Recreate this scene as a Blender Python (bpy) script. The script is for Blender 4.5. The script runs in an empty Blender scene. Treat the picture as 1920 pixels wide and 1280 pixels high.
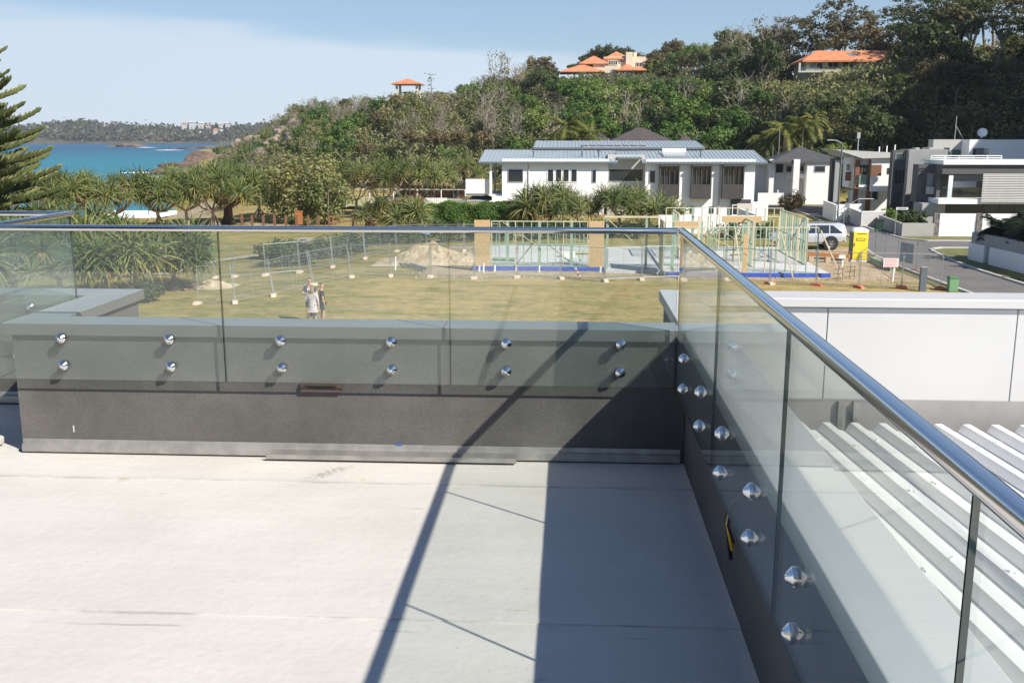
import bpy, bmesh, math, random
import numpy as np
from mathutils import Vector, Matrix, noise as mnoise

# ------------------------------------------------------------------ camera
scene = bpy.context.scene
col = scene.collection
F_PX = 1867.0                      # focal length in pixels of the 1920 wide photograph (35 mm on 36 mm)
PITCH = math.atan(382 / F_PX)
YAW = math.radians(3.27)
CAM_H = 7.4
cam_data = bpy.data.cameras.new('camera')
cam = bpy.data.objects.new('camera', cam_data)
col.objects.link(cam)
cam.location = (0, 0, CAM_H)
cam.rotation_euler = (math.pi / 2 - PITCH, 0, YAW)
cam_data.sensor_width = 36
cam_data.lens = 36 * F_PX / 1920
cam_data.clip_start = 0.05
cam_data.clip_end = 20000
scene.camera = cam

# ------------------------------------------------------------------ sky and sun
SUN_DIR = Vector((0.95, -0.72, 1.0)).normalized()       # towards the sun
SUN_EL = math.asin(SUN_DIR.z)
world = bpy.data.worlds.new('World')
scene.world = world
world.use_nodes = True
wn, wl = world.node_tree.nodes, world.node_tree.links
wn.clear()
w_out = wn.new('ShaderNodeOutputWorld')
w_bg = wn.new('ShaderNodeBackground')
w_bg.inputs['Strength'].default_value = 0.076
sky = wn.new('ShaderNodeTexSky')
sky.sky_type = 'NISHITA'
sky.sun_disc = False
sky.sun_elevation = SUN_EL
sky.sun_rotation = math.atan2(SUN_DIR.x, SUN_DIR.y)
sky.altitude = 0
sky.air_density = 1.0
sky.dust_density = 0.1
sky.ozone_density = 6.0
# a bank of thin high cloud low over the sea, with a soft ragged upper edge
tc = wn.new('ShaderNodeTexCoord')
sep = wn.new('ShaderNodeSeparateXYZ'); wl.new(tc.outputs['Generated'], sep.inputs[0])
mp = wn.new('ShaderNodeMapping'); mp.inputs['Scale'].default_value = (2.2, 2.2, 16.0)
wl.new(tc.outputs['Generated'], mp.inputs['Vector'])
nz = wn.new('ShaderNodeTexNoise'); nz.inputs['Scale'].default_value = 2.0; nz.inputs['Detail'].default_value = 5
wl.new(mp.outputs[0], nz.inputs['Vector'])
ma = wn.new('ShaderNodeMath'); ma.operation = 'MULTIPLY_ADD'          # z + noise*k
ma.inputs[1].default_value = 0.05
wl.new(nz.outputs['Fac'], ma.inputs[0]); wl.new(sep.outputs['Z'], ma.inputs[2])
mx = wn.new('ShaderNodeMath'); mx.operation = 'MULTIPLY_ADD'          # tilt of the bank along x
mx.inputs[1].default_value = 0.05
wl.new(sep.outputs['X'], mx.inputs[0]); wl.new(ma.outputs[0], mx.inputs[2])
mr = wn.new('ShaderNodeMapRange'); mr.interpolation_type = 'SMOOTHSTEP'
mr.inputs['From Min'].default_value = 0.094; mr.inputs['From Max'].default_value = 0.116
mr.inputs['To Min'].default_value = 0.88; mr.inputs['To Max'].default_value = 0.0
wl.new(mx.outputs[0], mr.inputs['Value'])
cm = wn.new('ShaderNodeMix'); cm.data_type = 'RGBA'
wl.new(mr.outputs[0], cm.inputs['Factor'])
wl.new(sky.outputs[0], cm.inputs['A'])
cm.inputs['B'].default_value = (6.8, 7.9, 9.0, 1)
wl.new(cm.outputs['Result'], w_bg.inputs['Color'])
wl.new(w_bg.outputs[0], w_out.inputs['Surface'])

sun_data = bpy.data.lights.new('sun', 'SUN')
sun_data.energy = 5.0
sun_data.angle = math.radians(0.53)
sun_data.color = (1.0, 0.93, 0.82)
sun = bpy.data.objects.new('sun', sun_data)
col.objects.link(sun)
sun.location = (60, -50, 80)
sun.rotation_euler = (-SUN_DIR).to_track_quat('-Z', 'Y').to_euler()

scene.cycles.max_bounces = 8
scene.cycles.diffuse_bounces = 3
scene.cycles.glossy_bounces = 4
scene.cycles.transparent_max_bounces = 16
scene.view_settings.view_transform = 'Standard'
scene.view_settings.look = 'None'
scene.view_settings.gamma = 1
scene.view_settings.use_curve_mapping = False
scene.view_settings.exposure = 0.7

# ------------------------------------------------------------------ ray helpers (a pixel of the photo and a real distance give a point)
_fw = np.array([-math.sin(YAW) * math.cos(PITCH), math.cos(YAW) * math.cos(PITCH), -math.sin(PITCH)])
_rt = np.array([math.cos(YAW), math.sin(YAW), 0.0])
_up = np.cross(_rt, _fw)
def _ray(x, y):
    d = _fw * F_PX + _rt * (x - 960) + _up * (640 - y)
    return d / np.linalg.norm(d)
def on_ground(x, y, z=0.0):
    d = _ray(x, y); t = (z - CAM_H) / d[2]
    return Vector((d[0] * t, d[1] * t, z))
def at_y(x, y, Y):
    d = _ray(x, y); t = Y / d[1]
    return Vector((d[0] * t, Y, CAM_H + d[2] * t))
def azimuth(px):
    d = _ray(px, 258); return math.atan2(d[0], d[1])

# ------------------------------------------------------------------ mesh builder
class MB:
    def __init__(self):
        self.v = []; self.f = []; self.m = []; self.cur = 0
    def add(self, vs, fs):
        o = len(self.v); self.v += [tuple(p) for p in vs]
        for f in fs:
            self.f.append(tuple(i + o for i in f)); self.m.append(self.cur)
        return self
    def box(self, x0, x1, y0, y1, z0, z1):
        vs = [(x, y, z) for z in (z0, z1) for y in (y0, y1) for x in (x0, x1)]
        return self.add(vs, [(0, 2, 3, 1), (4, 5, 7, 6), (0, 1, 5, 4), (2, 6, 7, 3), (0, 4, 6, 2), (1, 3, 7, 5)])
    def beam(self, p, q, w, h, up=(0, 0, 1)):
        p = Vector(p); q = Vector(q); d = (q - p).normalized(); u = Vector(up)
        s = d.cross(u)
        if s.length < 1e-4: s = d.cross(Vector((0, 1, 0)))
        s.normalize(); t = s.cross(d).normalized()
        vs = []
        for c in (p, q):
            for a, b in ((-1, -1), (1, -1), (1, 1), (-1, 1)):
                vs.append(c + s * a * w / 2 + t * b * h / 2)
        return self.add(vs, [(3, 2, 1, 0), (4, 5, 6, 7), (0, 1, 5, 4), (1, 2, 6, 5), (2, 3, 7, 6), (3, 0, 4, 7)])
    def tube(self, pts, r, n=8, caps=True):
        pts = [Vector(p) for p in pts]
        rs = r if isinstance(r, (list, tuple)) else [r] * len(pts)
        vs = []; fs = []; prev = None
        for i, p in enumerate(pts):
            d = (pts[min(i + 1, len(pts) - 1)] - pts[max(i - 1, 0)])
            d = d.normalized() if d.length > 1e-9 else Vector((0, 0, 1))
            if prev is None:
                s = d.cross(Vector((0, 0, 1)))
                if s.length < 1e-3: s = d.cross(Vector((0, 1, 0)))
            else:
                s = prev - d * prev.dot(d)
            s.normalize(); prev = s; t = d.cross(s)
            for k in range(n):
                a = 2 * math.pi * k / n
                vs.append(p + (s * math.cos(a) + t * math.sin(a)) * rs[i])
        for i in range(len(pts) - 1):
            for k in range(n):
                a = i * n + k; b = i * n + (k + 1) % n
                fs.append((a, b, b + n, a + n))
        if caps:
            fs.append(tuple(range(n - 1, -1, -1))); o = (len(pts) - 1) * n
            fs.append(tuple(range(o, o + n)))
        return self.add(vs, fs)
    def lathe(self, prof, c, axis=(0, 0, 1), n=20):
        ax = Vector(axis).normalized(); s = ax.orthogonal().normalized(); t = ax.cross(s); c = Vector(c)
        vs = []; fs = []
        for r, h in prof:
            for k in range(n):
                a = 2 * math.pi * k / n
                vs.append(c + ax * h + (s * math.cos(a) + t * math.sin(a)) * r)
        for i in range(len(prof) - 1):
            for k in range(n):
                a = i * n + k; b = i * n + (k + 1) % n
                fs.append((a, b, b + n, a + n))
        fs.append(tuple(range(n - 1, -1, -1))); o = (len(prof) - 1) * n; fs.append(tuple(range(o, o + n)))
        return self.add(vs, fs)
    def prism(self, poly, axis, a0, a1):
        """poly: 2-D outline in the plane across the given axis ('x': (y,z), 'y': (x,z), 'z': (x,y))"""
        def P(u, w, a):
            return (a, u, w) if axis == 'x' else ((u, a, w) if axis == 'y' else (u, w, a))
        n = len(poly)
        vs = [P(u, w, a0) for u, w in poly] + [P(u, w, a1) for u, w in poly]
        fs = [tuple(range(n)), tuple(range(2 * n - 1, n - 1, -1))]
        for i in range(n):
            j = (i + 1) % n; fs.append((i, i + n, j + n, j))
        return self.add(vs, fs)
    def quad(self, a, b, c, d):
        return self.add([a, b, c, d], [(0, 1, 2, 3)])

def wloc(o):
    L = Vector((0, 0, 0))
    while o is not None:
        L += o.location; o = o.parent
    return L
def mesh_of(name, vs, fs, mats, midx=None, smooth=False):
    me = bpy.data.meshes.new(name)
    me.from_pydata(vs, [], fs)
    for m in (mats if isinstance(mats, (list, tuple)) else [mats]): me.materials.append(m)
    if midx is not None and len(set(midx)) > 1: me.polygons.foreach_set('material_index', midx)
    if smooth: me.polygons.foreach_set('use_smooth', [True] * len(fs))
    me.update()
    return me
def put(name, me, parent=None, loc=(0, 0, 0), rz=0.0):
    o = bpy.data.objects.new(name, me); col.objects.link(o)
    o.location = loc; o.rotation_euler = (0, 0, rz)
    if parent is not None: o.parent = parent
    return o
def build(name, mb, mats, parent=None, origin=None, smooth=False, bevel=0.0, fix=True):
    """links the collected shapes as ONE mesh object; coordinates are world ones unless a rotated parent is used"""
    base = Vector(origin) if origin is not None else (wloc(parent) if parent is not None else Vector((0, 0, 0)))
    vs = [(p[0] - base.x, p[1] - base.y, p[2] - base.z) for p in mb.v]
    me = mesh_of(name, vs, mb.f, mats, mb.m, smooth)
    if fix:
        bm = bmesh.new(); bm.from_mesh(me); bmesh.ops.recalc_face_normals(bm, faces=bm.faces); bm.to_mesh(me); bm.free()
    o = put(name, me, parent, base if parent is None else (base - wloc(parent)))
    if bevel:
        md = o.modifiers.new('bevel', 'BEVEL'); md.width = bevel; md.segments = 2; md.limit_method = 'ANGLE'
    return o
def lbuild(name, mb, mats, parent, smooth=False, bevel=0.0):
    """same, in the parent's local coordinates"""
    me = mesh_of(name, mb.v, mb.f, mats, mb.m, smooth)
    bm = bmesh.new(); bm.from_mesh(me); bmesh.ops.recalc_face_normals(bm, faces=bm.faces); bm.to_mesh(me); bm.free()
    o = put(name, me, parent)
    if bevel:
        md = o.modifiers.new('bevel', 'BEVEL'); md.width = bevel; md.segments = 2; md.limit_method = 'ANGLE'
    return o
def tag(o, label, cat, group=None):
    o['label'] = label; o['category'] = cat
    if group: o['group'] = group
    return o
def thing(name, label, cat, loc=(0, 0, 0), rz=0.0, group=None):
    o = bpy.data.objects.new(name, None); col.objects.link(o)
    o.location = loc; o.rotation_euler = (0, 0, rz); o.empty_display_size = 0.3
    return tag(o, label, cat, group)
def structure(o): o['kind'] = 'structure'; return o
def stuff(o): o['kind'] = 'stuff'; return o
def copy_tree(o, parent=None):
    c = o.copy(); col.objects.link(c); c.parent = parent
    for k in o.children: copy_tree(k, c)
    return c

# ------------------------------------------------------------------ materials
MATS = {}
def new_mat(name):
    m = bpy.data.materials.new(name); m.use_nodes = True
    nt = m.node_tree; b = nt.nodes['Principled BSDF']
    MATS[name] = m
    return m, nt, b
def mat(name, c, rough=0.6, c2=None, scale=6.0, detail=4.0, bump=0.0, bscale=None, metal=0.0, spec=0.5, stretch=None, lo=0.35, hi=0.65):
    m, nt, b = new_mat(name)
    N, L = nt.nodes, nt.links
    b.inputs['Base Color'].default_value = (*c, 1); b.inputs['Roughness'].default_value = rough
    b.inputs['Metallic'].default_value = metal; b.inputs['Specular IOR Level'].default_value = spec
    if c2 is not None or bump:
        t = N.new('ShaderNodeTexCoord'); src = t.outputs['Object']
        if stretch:
            mpn = N.new('ShaderNodeMapping'); mpn.inputs['Scale'].default_value = stretch
            L.new(src, mpn.inputs['Vector']); src = mpn.outputs[0]
    if c2 is not None:
        n = N.new('ShaderNodeTexNoise'); n.inputs['Scale'].default_value = scale; n.inputs['Detail'].default_value = detail
        n.inputs['Roughness'].default_value = 0.65
        L.new(src, n.inputs['Vector'])
        r = N.new('ShaderNodeValToRGB')
        r.color_ramp.elements[0].position = lo; r.color_ramp.elements[0].color = (*c, 1)
        r.color_ramp.elements[1].position = hi; r.color_ramp.elements[1].color = (*c2, 1)
        L.new(n.outputs['Fac'], r.inputs['Fac']); L.new(r.outputs[0], b.inputs['Base Color'])
    if bump:
        n2 = N.new('ShaderNodeTexNoise'); n2.inputs['Scale'].default_value = bscale or scale * 4; n2.inputs['Detail'].default_value = 3
        L.new(src, n2.inputs['Vector'])
        bp = N.new('ShaderNodeBump'); bp.inputs['Strength'].default_value = bump; bp.inputs['Distance'].default_value = 0.02
        L.new(n2.outputs['Fac'], bp.inputs['Height']); L.new(bp.outputs[0], b.inputs['Normal'])
    return m
def leaf_mat(name, c, c2, c3=None, scale=0.5, trans=0.3, rnd=0.35):
    """leaf colours drift over a crown and from plant to plant; light passes through thin leaves"""
    m, nt, b = new_mat(name); N, L = nt.nodes, nt.links
    t = N.new('ShaderNodeTexCoord'); n = N.new('ShaderNodeTexNoise')
    n.inputs['Scale'].default_value = scale; n.inputs['Detail'].default_value = 6; n.inputs['Roughness'].default_value = 0.8
    oi = N.new('ShaderNodeObjectInfo')
    L.new(t.outputs['Object'], n.inputs['Vector'])
    a = N.new('ShaderNodeMath'); a.operation = 'MULTIPLY_ADD'; a.inputs[1].default_value = rnd; a.inputs[2].default_value = -rnd / 2
    L.new(oi.outputs['Random'], a.inputs[0])
    s = N.new('ShaderNodeMath'); s.operation = 'ADD'; L.new(a.outputs[0], s.inputs[0]); L.new(n.outputs['Fac'], s.inputs[1])
    r = N.new('ShaderNodeValToRGB'); e = r.color_ramp.elements
    e[0].position = 0.3; e[0].color = (*c, 1); e[1].position = 0.68; e[1].color = (*(c3 or c2), 1)
    k = e.new(0.5); k.color = (*c2, 1)
    L.new(s.outputs[0], r.inputs['Fac'])
    b.inputs['Roughness'].default_value = 0.55; b.inputs['Specular IOR Level'].default_value = 0.35
    L.new(r.outputs[0], b.inputs['Base Color'])
    tr = N.new('ShaderNodeBsdfTranslucent'); L.new(r.outputs[0], tr.inputs['Color'])
    mxs = N.new('ShaderNodeMixShader'); mxs.inputs['Fac'].default_value = trans
    out = N['Material Output']
    L.new(b.outputs[0], mxs.inputs[1]); L.new(tr.outputs[0], mxs.inputs[2]); L.new(mxs.outputs[0], out.inputs['Surface'])
    return m
def glass_mat(name, tint, refl=1.0, haze_mix=0.0):
    """thin clear sheet: mirror reflection after Schlick, the rest passes straight through with the glass's tint"""
    m, nt, b = new_mat(name); N, L = nt.nodes, nt.links
    N.remove(b)
    lw = N.new('ShaderNodeLayerWeight'); lw.inputs['Blend'].default_value = 0.5
    p = N.new('ShaderNodeMath'); p.operation = 'POWER'; p.inputs[1].default_value = 5.0
    L.new(lw.outputs['Facing'], p.inputs[0])
    q = N.new('ShaderNodeMath'); q.operation = 'MULTIPLY_ADD'; q.inputs[1].default_value = 0.957 * refl; q.inputs[2].default_value = 0.043 * refl
    L.new(p.outputs[0], q.inputs[0])
    tr = N.new('ShaderNodeBsdfTransparent'); tr.inputs['Color'].default_value = (*tint, 1)
    g = N.new('ShaderNodeBsdfGlossy'); g.inputs['Roughness'].default_value = 0.0; g.inputs['Color'].default_value = (1, 1, 1, 1)
    mxs = N.new('ShaderNodeMixShader')
    L.new(q.outputs[0], mxs.inputs['Fac']); L.new(tr.outputs[0], mxs.inputs[1]); L.new(g.outputs[0], mxs.inputs[2])
    last = mxs.outputs[0]
    if haze_mix:                                  # thin diffuse film painting in the glass's milky reflected haze
        tn = N.new('ShaderNodeTexNoise'); tn.inputs['Scale'].default_value = 3.5; tn.inputs['Detail'].default_value = 6
        tcn = N.new('ShaderNodeTexCoord'); L.new(tcn.outputs['Object'], tn.inputs['Vector'])
        mrn = N.new('ShaderNodeMapRange'); mrn.inputs['From Min'].default_value = 0.3; mrn.inputs['From Max'].default_value = 0.7; mrn.inputs['To Min'].default_value = haze_mix * 0.7; mrn.inputs['To Max'].default_value = haze_mix * 1.3
        L.new(tn.outputs['Fac'], mrn.inputs['Value'])
        df = N.new('ShaderNodeBsdfDiffuse'); df.inputs['Color'].default_value = (0.62, 0.70, 0.66, 1)
        m2 = N.new('ShaderNodeMixShader'); L.new(mrn.outputs[0], m2.inputs['Fac']); L.new(last, m2.inputs[1]); L.new(df.outputs[0], m2.inputs[2]); last = m2.outputs[0]
    L.new(last, N['Material Output'].inputs['Surface'])
    return m

M = {}
M['glass'] = glass_mat('balustrade_glass', (0.925, 0.955, 0.94), 1.15, 0.030)
M['glass_edge'] = mat('glass_edge', (0.005, 0.016, 0.014), 0.45, spec=0.15)
M['steel'] = mat('polished_steel', (0.72, 0.72, 0.72), 0.07, metal=1.0)
M['rubber'] = mat('black_rubber', (0.015, 0.015, 0.016), 0.6)
M['render_dark'] = mat('charcoal_render', (0.082, 0.077, 0.072), 0.85, c2=(0.110, 0.104, 0.098), scale=3.0, bump=0.28, bscale=190.0)
def streak_render():
    # charcoal render with fine grain, faint rain streaks and patches of dust
    m = mat('charcoal_render_streaked', (0.082, 0.077, 0.072), 0.85, c2=(0.110, 0.104, 0.098), scale=3.0, bump=0.28, bscale=190.0)
    N, L = m.node_tree.nodes, m.node_tree.links; b = N['Principled BSDF']; src = b.inputs['Base Color'].links[0].from_socket
    t = N.new('ShaderNodeTexCoord'); out = src
    for st, sc, lo_, hi_, c0, c1 in (((4, 4, 0.6), 1.6, 0.36, 0.64, 0.95, 1.05), ((1, 1, 2.0), 1.6, 0.50, 0.72, 1.0, 1.22), ((1, 1, 1), 60.0, 0.30, 0.62, 0.90, 1.06)):
        mp_ = N.new('ShaderNodeMapping'); mp_.inputs['Scale'].default_value = st; L.new(t.outputs['Object'], mp_.inputs[0])
        n_ = N.new('ShaderNodeTexNoise'); n_.inputs['Scale'].default_value = sc; n_.inputs['Detail'].default_value = 6; L.new(mp_.outputs[0], n_.inputs['Vector'])
        r_ = N.new('ShaderNodeMapRange'); r_.inputs['From Min'].default_value = lo_; r_.inputs['From Max'].default_value = hi_; r_.inputs['To Min'].default_value = c0; r_.inputs['To Max'].default_value = c1; L.new(n_.outputs['Fac'], r_.inputs['Value'])
        x_ = N.new('ShaderNodeVectorMath'); x_.operation = 'SCALE'; L.new(out, x_.inputs[0]); L.new(r_.outputs[0], x_.inputs['Scale']); out = x_.outputs[0]
    L.new(out, b.inputs['Base Color']); return m
M['render_dark'] = streak_render()
M['cap_grey'] = mat('grey_capping_metal', (0.215, 0.235, 0.25), 0.42, c2=(0.245, 0.265, 0.28), scale=2.0)
M['cap_face'] = mat('grey_capping_fascia', (0.13, 0.13, 0.128), 0.5)
M['cap_pale'] = mat('pale_capping_metal', (0.44, 0.46, 0.47), 0.45, c2=(0.48, 0.50, 0.51), scale=1.5)
M['flash'] = mat('zinc_flashing', (0.30, 0.29, 0.275), 0.38, c2=(0.42, 0.41, 0.385), scale=9.0, metal=0.55)
M['white_panel'] = mat('white_wall_panel', (0.47, 0.47, 0.47), 0.5, c2=(0.50, 0.50, 0.50), scale=1.2)
M['joint'] = mat('panel_joint', (0.22, 0.22, 0.23), 0.7)
M['roof_white'] = mat('white_roof_sheet', (0.74, 0.745, 0.74), 0.4, c2=(0.79, 0.795, 0.79), scale=2.5)
M['grey_upstand'] = mat('grey_upstand', (0.25, 0.24, 0.24), 0.6, c2=(0.30, 0.29, 0.29), scale=4)
M['brown_plastic'] = mat('brown_plastic', (0.085, 0.060, 0.048), 0.5)
M['yellow'] = mat('yellow_cable', (0.75, 0.45, 0.02), 0.4)
M['house_wall'] = mat('pale_house_wall', (0.62, 0.60, 0.56), 0.8, c2=(0.66, 0.64, 0.60), scale=2)

# white roof membrane: faint mottling, dirt flecks, rust coloured spots and lapped seams
def membrane():
    m, nt, b = new_mat('roof_membrane'); N, L = nt.nodes, nt.links
    t = N.new('ShaderNodeTexCoord')
    def noise(scale, detail=4, stretch=None):
        n = N.new('ShaderNodeTexNoise'); n.inputs['Scale'].default_value = scale; n.inputs['Detail'].default_value = detail
        if stretch:
            q = N.new('ShaderNodeMapping'); q.inputs['Scale'].default_value = stretch
            L.new(t.outputs['Object'], q.inputs[0]); L.new(q.outputs[0], n.inputs['Vector'])
        else: L.new(t.outputs['Object'], n.inputs['Vector'])
        return n.outputs['Fac']
    def ramp(src, p0, p1, c0, c1):
        r = N.new('ShaderNodeValToRGB'); e = r.color_ramp.elements
        e[0].position = p0; e[1].position = p1; e[0].color = (*c0, 1); e[1].color = (*c1, 1)
        L.new(src, r.inputs['Fac']); return r.outputs[0]
    def mix(kind, fac, a, c):
        x = N.new('ShaderNodeMix'); x.data_type = 'RGBA'; x.blend_type = kind
        if isinstance(fac, float): x.inputs['Factor'].default_value = fac
        else: L.new(fac, x.inputs['Factor'])
        L.new(a, x.inputs['A']); L.new(c, x.inputs['B']); return x.outputs['Result']
    base = ramp(noise(2.2, 5), 0.3, 0.7, (0.50, 0.478, 0.450), (0.555, 0.535, 0.505))
    streak = ramp(noise(3.0, 5, (0.7, 7.0, 1)), 0.30, 0.62, (0.962, 0.963, 0.965), (1.0, 1.0, 1.0))
    c = mix('MULTIPLY', 1.0, base, streak)
    fine = ramp(noise(42, 3, (0.6, 2.2, 1)), 0.30, 0.55, (0.965, 0.965, 0.96), (1, 1, 1))
    c = mix('MULTIPLY', 1.0, c, fine)
    fleck = ramp(noise(70, 2), 0.235, 0.265, (0.45, 0.38, 0.30), (1, 1, 1))
    gate = ramp(noise(1.1, 2), 0.42, 0.62, (1, 1, 1), (0, 0, 0))
    white = N.new('ShaderNodeRGB'); white.outputs[0].default_value = (1, 1, 1, 1)
    c = mix('MULTIPLY', 0.9, c, mix('MIX', gate, fleck, white.outputs[0]))
    rust = ramp(noise(5.5, 3), 0.715, 0.76, (1, 1, 1), (1.0, 0.82, 0.55))
    c = mix('MULTIPLY', 1.0, c, rust)
    dirt = ramp(noise(6.0, 5, (1.0, 3.0, 1)), 0.70, 0.80, (1, 1, 1), (0.72, 0.74, 0.76))
    c = mix('MULTIPLY', 1.0, c, dirt)
    sx = N.new('ShaderNodeSeparateXYZ'); L.new(t.outputs['Object'], sx.inputs[0])
    def mth(op, a, b_, c_=None):
        q = N.new('ShaderNodeMath'); q.operation = op
        for i_, v_ in enumerate((a, b_, c_)):
            if v_ is None: continue
            if isinstance(v_, (int, float)): q.inputs[i_].default_value = v_
            else: L.new(v_, q.inputs[i_])
        return q.outputs[0]
    def shade(mask, cc, col_):
        rgb = N.new('ShaderNodeRGB'); rgb.outputs[0].default_value = (*col_, 1); return mix('MULTIPLY', mask, cc, rgb.outputs[0])
    def band(v, half):                        # 1 on the line, 0 beyond half
        r_ = N.new('ShaderNodeMapRange'); r_.inputs['From Min'].default_value = half * 0.4; r_.inputs['From Max'].default_value = half; r_.inputs['To Min'].default_value = 1; r_.inputs['To Max'].default_value = 0
        L.new(mth('ABSOLUTE', v, 0), r_.inputs['Value']); return r_.outputs[0]
    wob = mth('MULTIPLY_ADD', noise(2.5, 4), 0.03, -0.015)
    gateN = N.new('ShaderNodeMapRange'); gateN.inputs['From Min'].default_value = 0.46; gateN.inputs['From Max'].default_value = 0.58; L.new(noise(2.8, 4, (1.0, 0.4, 1)), gateN.inputs['Value'])
    for ys in (4.44, 3.10, 3.02, 1.72):
        ln_ = mth('MULTIPLY', band(mth('SUBTRACT', mth('ADD', sx.outputs['Y'], wob), ys), 0.009), gateN.outputs[0])
        c = shade(mth('MULTIPLY', ln_, 0.75), c, (0.62, 0.64, 0.66))
    # smear left by a boot near the flashing: along a short slanting line
    ca_, sa_ = 0.62, 0.78; cx_, cy_ = -1.17, 4.58
    dx_ = mth('SUBTRACT', sx.outputs['X'], cx_); dy_ = mth('SUBTRACT', sx.outputs['Y'], cy_)
    u_ = mth('ADD', mth('MULTIPLY', dx_, ca_), mth('MULTIPLY', dy_, sa_)); v_ = mth('SUBTRACT', mth('MULTIPLY', dy_, ca_), mth('MULTIPLY', dx_, sa_))
    gs = N.new('ShaderNodeMapRange'); gs.inputs['From Min'].default_value = 0.44; gs.inputs['From Max'].default_value = 0.54; L.new(noise(38, 3), gs.inputs['Value'])
    c = shade(mth('MULTIPLY', mth('MULTIPLY', band(u_, 0.19), band(v_, 0.05)), gs.outputs[0]), c, (0.66, 0.66, 0.65))
    L.new(c, b.inputs['Base Color']); b.inputs['Roughness'].default_value = 0.75
    bp = N.new('ShaderNodeBump'); bp.inputs['Strength'].default_value = 0.25; bp.inputs['Distance'].default_value = 0.01
    L.new(noise(26, 4), bp.inputs['Height']); L.new(bp.outputs[0], b.inputs['Normal'])
    return m
M['membrane'] = membrane()
M['dirt_streak'] = mat('dirt_streak', (0.44, 0.44, 0.435), 0.8, c2=(0.56, 0.55, 0.53), scale=30)
# ================================================================== the terrace we stand on
DECK = 5.80
CAP = 6.48
X_IN, Y_IN = 0.588, 4.829             # inner wall faces (right parapet, front parapet)
XL = -2.86                           # left end of the front parapet, where it turns away
Y_FAR = 5.75                         # inner face of the parapet beyond, on the left
rnd = random.Random(4)

# the body of the building below the deck
mb = MB(); mb.box(-14, 0.75, -9, 5.03, 0, DECK - 0.12); mb.box(-14, -2.64, 5.03, 5.98, 0, DECK - 0.12)
mb.box(0.75, 9, -9, 6.12, 0, 5.55)
own = build('terrace_building', mb, M['render_dark'])
tag(own, 'dark rendered building body under the white roof terrace', 'building')
# ledge outside the front parapet
mb = MB(); mb.box(-2.63, 0.55, 5.05, 5.62, 5.86, 6.02)
tag(build('roof_ledge', mb, M['cap_face'], bevel=0.01), 'dark grey ledge outside the terrace parapet above the lawn', 'ledge')

deck = MB(); deck.box(-14, X_IN, -9, Y_IN, DECK - 0.12, DECK - 0.012); deck.box(-14, XL, Y_IN, Y_FAR, DECK - 0.12, DECK - 0.012)
deck = structure(build('roof_deck', deck, M['membrane']))
def sheet(x0, x1, y0, y1, z, nx, ny, amp, seed):
    g = MB(); vs = []; fs = []
    for j in range(ny + 1):
        for i in range(nx + 1):
            x = x0 + (x1 - x0) * i / nx; y = y0 + (y1 - y0) * j / ny
            h = mnoise.noise(Vector((x * 0.9, y * 2.4, seed))) * amp
            t = min(1, (j / ny) / 0.12)
            lap = 0.0045 * (1 - t) if y0 > -1 else 0
            vs.append((x, y, z + h + lap))
    for j in range(ny):
        for i in range(nx):
            a = j * (nx + 1) + i; fs.append((a, a + 1, a + nx + 2, a + nx + 1))
    n0 = len(vs)                                            # the thickness of the lapped edge towards us
    for i in range(nx + 1): vs.append((vs[i][0], vs[i][1] - 0.001, z - 0.010))
    for i in range(nx): fs.append((n0 + i, n0 + i + 1, i + 1, i))
    g.add(vs, fs); return g
seams = [-9, -4.2, -2.6, -1.0, 0.35, 1.72, 3.10, 4.44, Y_IN]
for i in range(len(seams) - 1):
    big = seams[i] > -1.1
    build('membrane_sheet', sheet(-13.9 if not big else -9, X_IN, seams[i], seams[i + 1] + (0.0 if i == len(seams) - 2 else 0.05), DECK - 0.006 - 0.0 * i, 90 if big else 8, 14 if big else 3, 0.0022, i * 3.1), M['membrane'], deck, smooth=False, fix=False)
build('membrane_sheet', sheet(-9, XL, Y_IN + 0.002, Y_FAR, DECK - 0.007, 30, 8, 0.002, 44.0), M['membrane'], deck, fix=False)
# ---- parapets
def parapet(name, label, wall_boxes, caps, face_boxes, flash_profiles, capmat, facemat):
    c = wall_boxes[0]; root = thing(name, label, 'parapet', ((c[0] + c[1]) / 2, (c[2] + c[3]) / 2, DECK))
    w = MB()
    for b in wall_boxes: w.box(*b)
    build('wall', w, M['render_dark'], root)
    for b in caps:
        k = MB(); k.box(*b); o = build('capping', k, [capmat, facemat], root, bevel=0.004)
        for p in o.data.polygons:
            if abs(p.normal.z) < 0.5: p.material_index = 1
    for b in face_boxes:
        k = MB(); k.box(*b); build('capping_joint', k, M['joint'], root)
    return root
XR_OUT = 0.775
front = parapet('parapet_wall', 'charcoal rendered parapet with brown slot vent facing the white deck', [(XL + 0.03, X_IN - 0.004, Y_IN, 5.0, DECK - 0.1, CAP - 0.02)],
                [(XL - 0.01, -0.62, 4.805, 5.02, CAP - 0.062, CAP), (-0.617, 0.545, 4.805, 5.02, CAP - 0.062, CAP - 0.0005)],
                [], None, M['cap_grey'], M['cap_face'])
k = MB(); k.prism([(Y_IN - 0.002, DECK + 0.068), (Y_IN - 0.006, DECK + 0.068), (Y_IN - 0.010, DECK + 0.046), (Y_IN - 0.022, DECK + 0.040), (Y_IN - 0.026, DECK + 0.004), (Y_IN - 0.002, DECK + 0.004)], 'x', XL + 0.035, X_IN - 0.02)
build('flashing', k, M['flash'], front)
k = MB(); k.prism([(4.745, DECK + 0.006), (4.800, DECK + 0.006), (4.800, DECK + 0.012), (4.752, DECK + 0.012), (4.752, DECK + 0.030), (4.745, DECK + 0.030)], 'x', -1.52, -0.25)
tag(build('metal_angle', k, M['flash']), 'loose pale metal angle lying along the foot of the charcoal parapet', 'metal strip')
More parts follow.
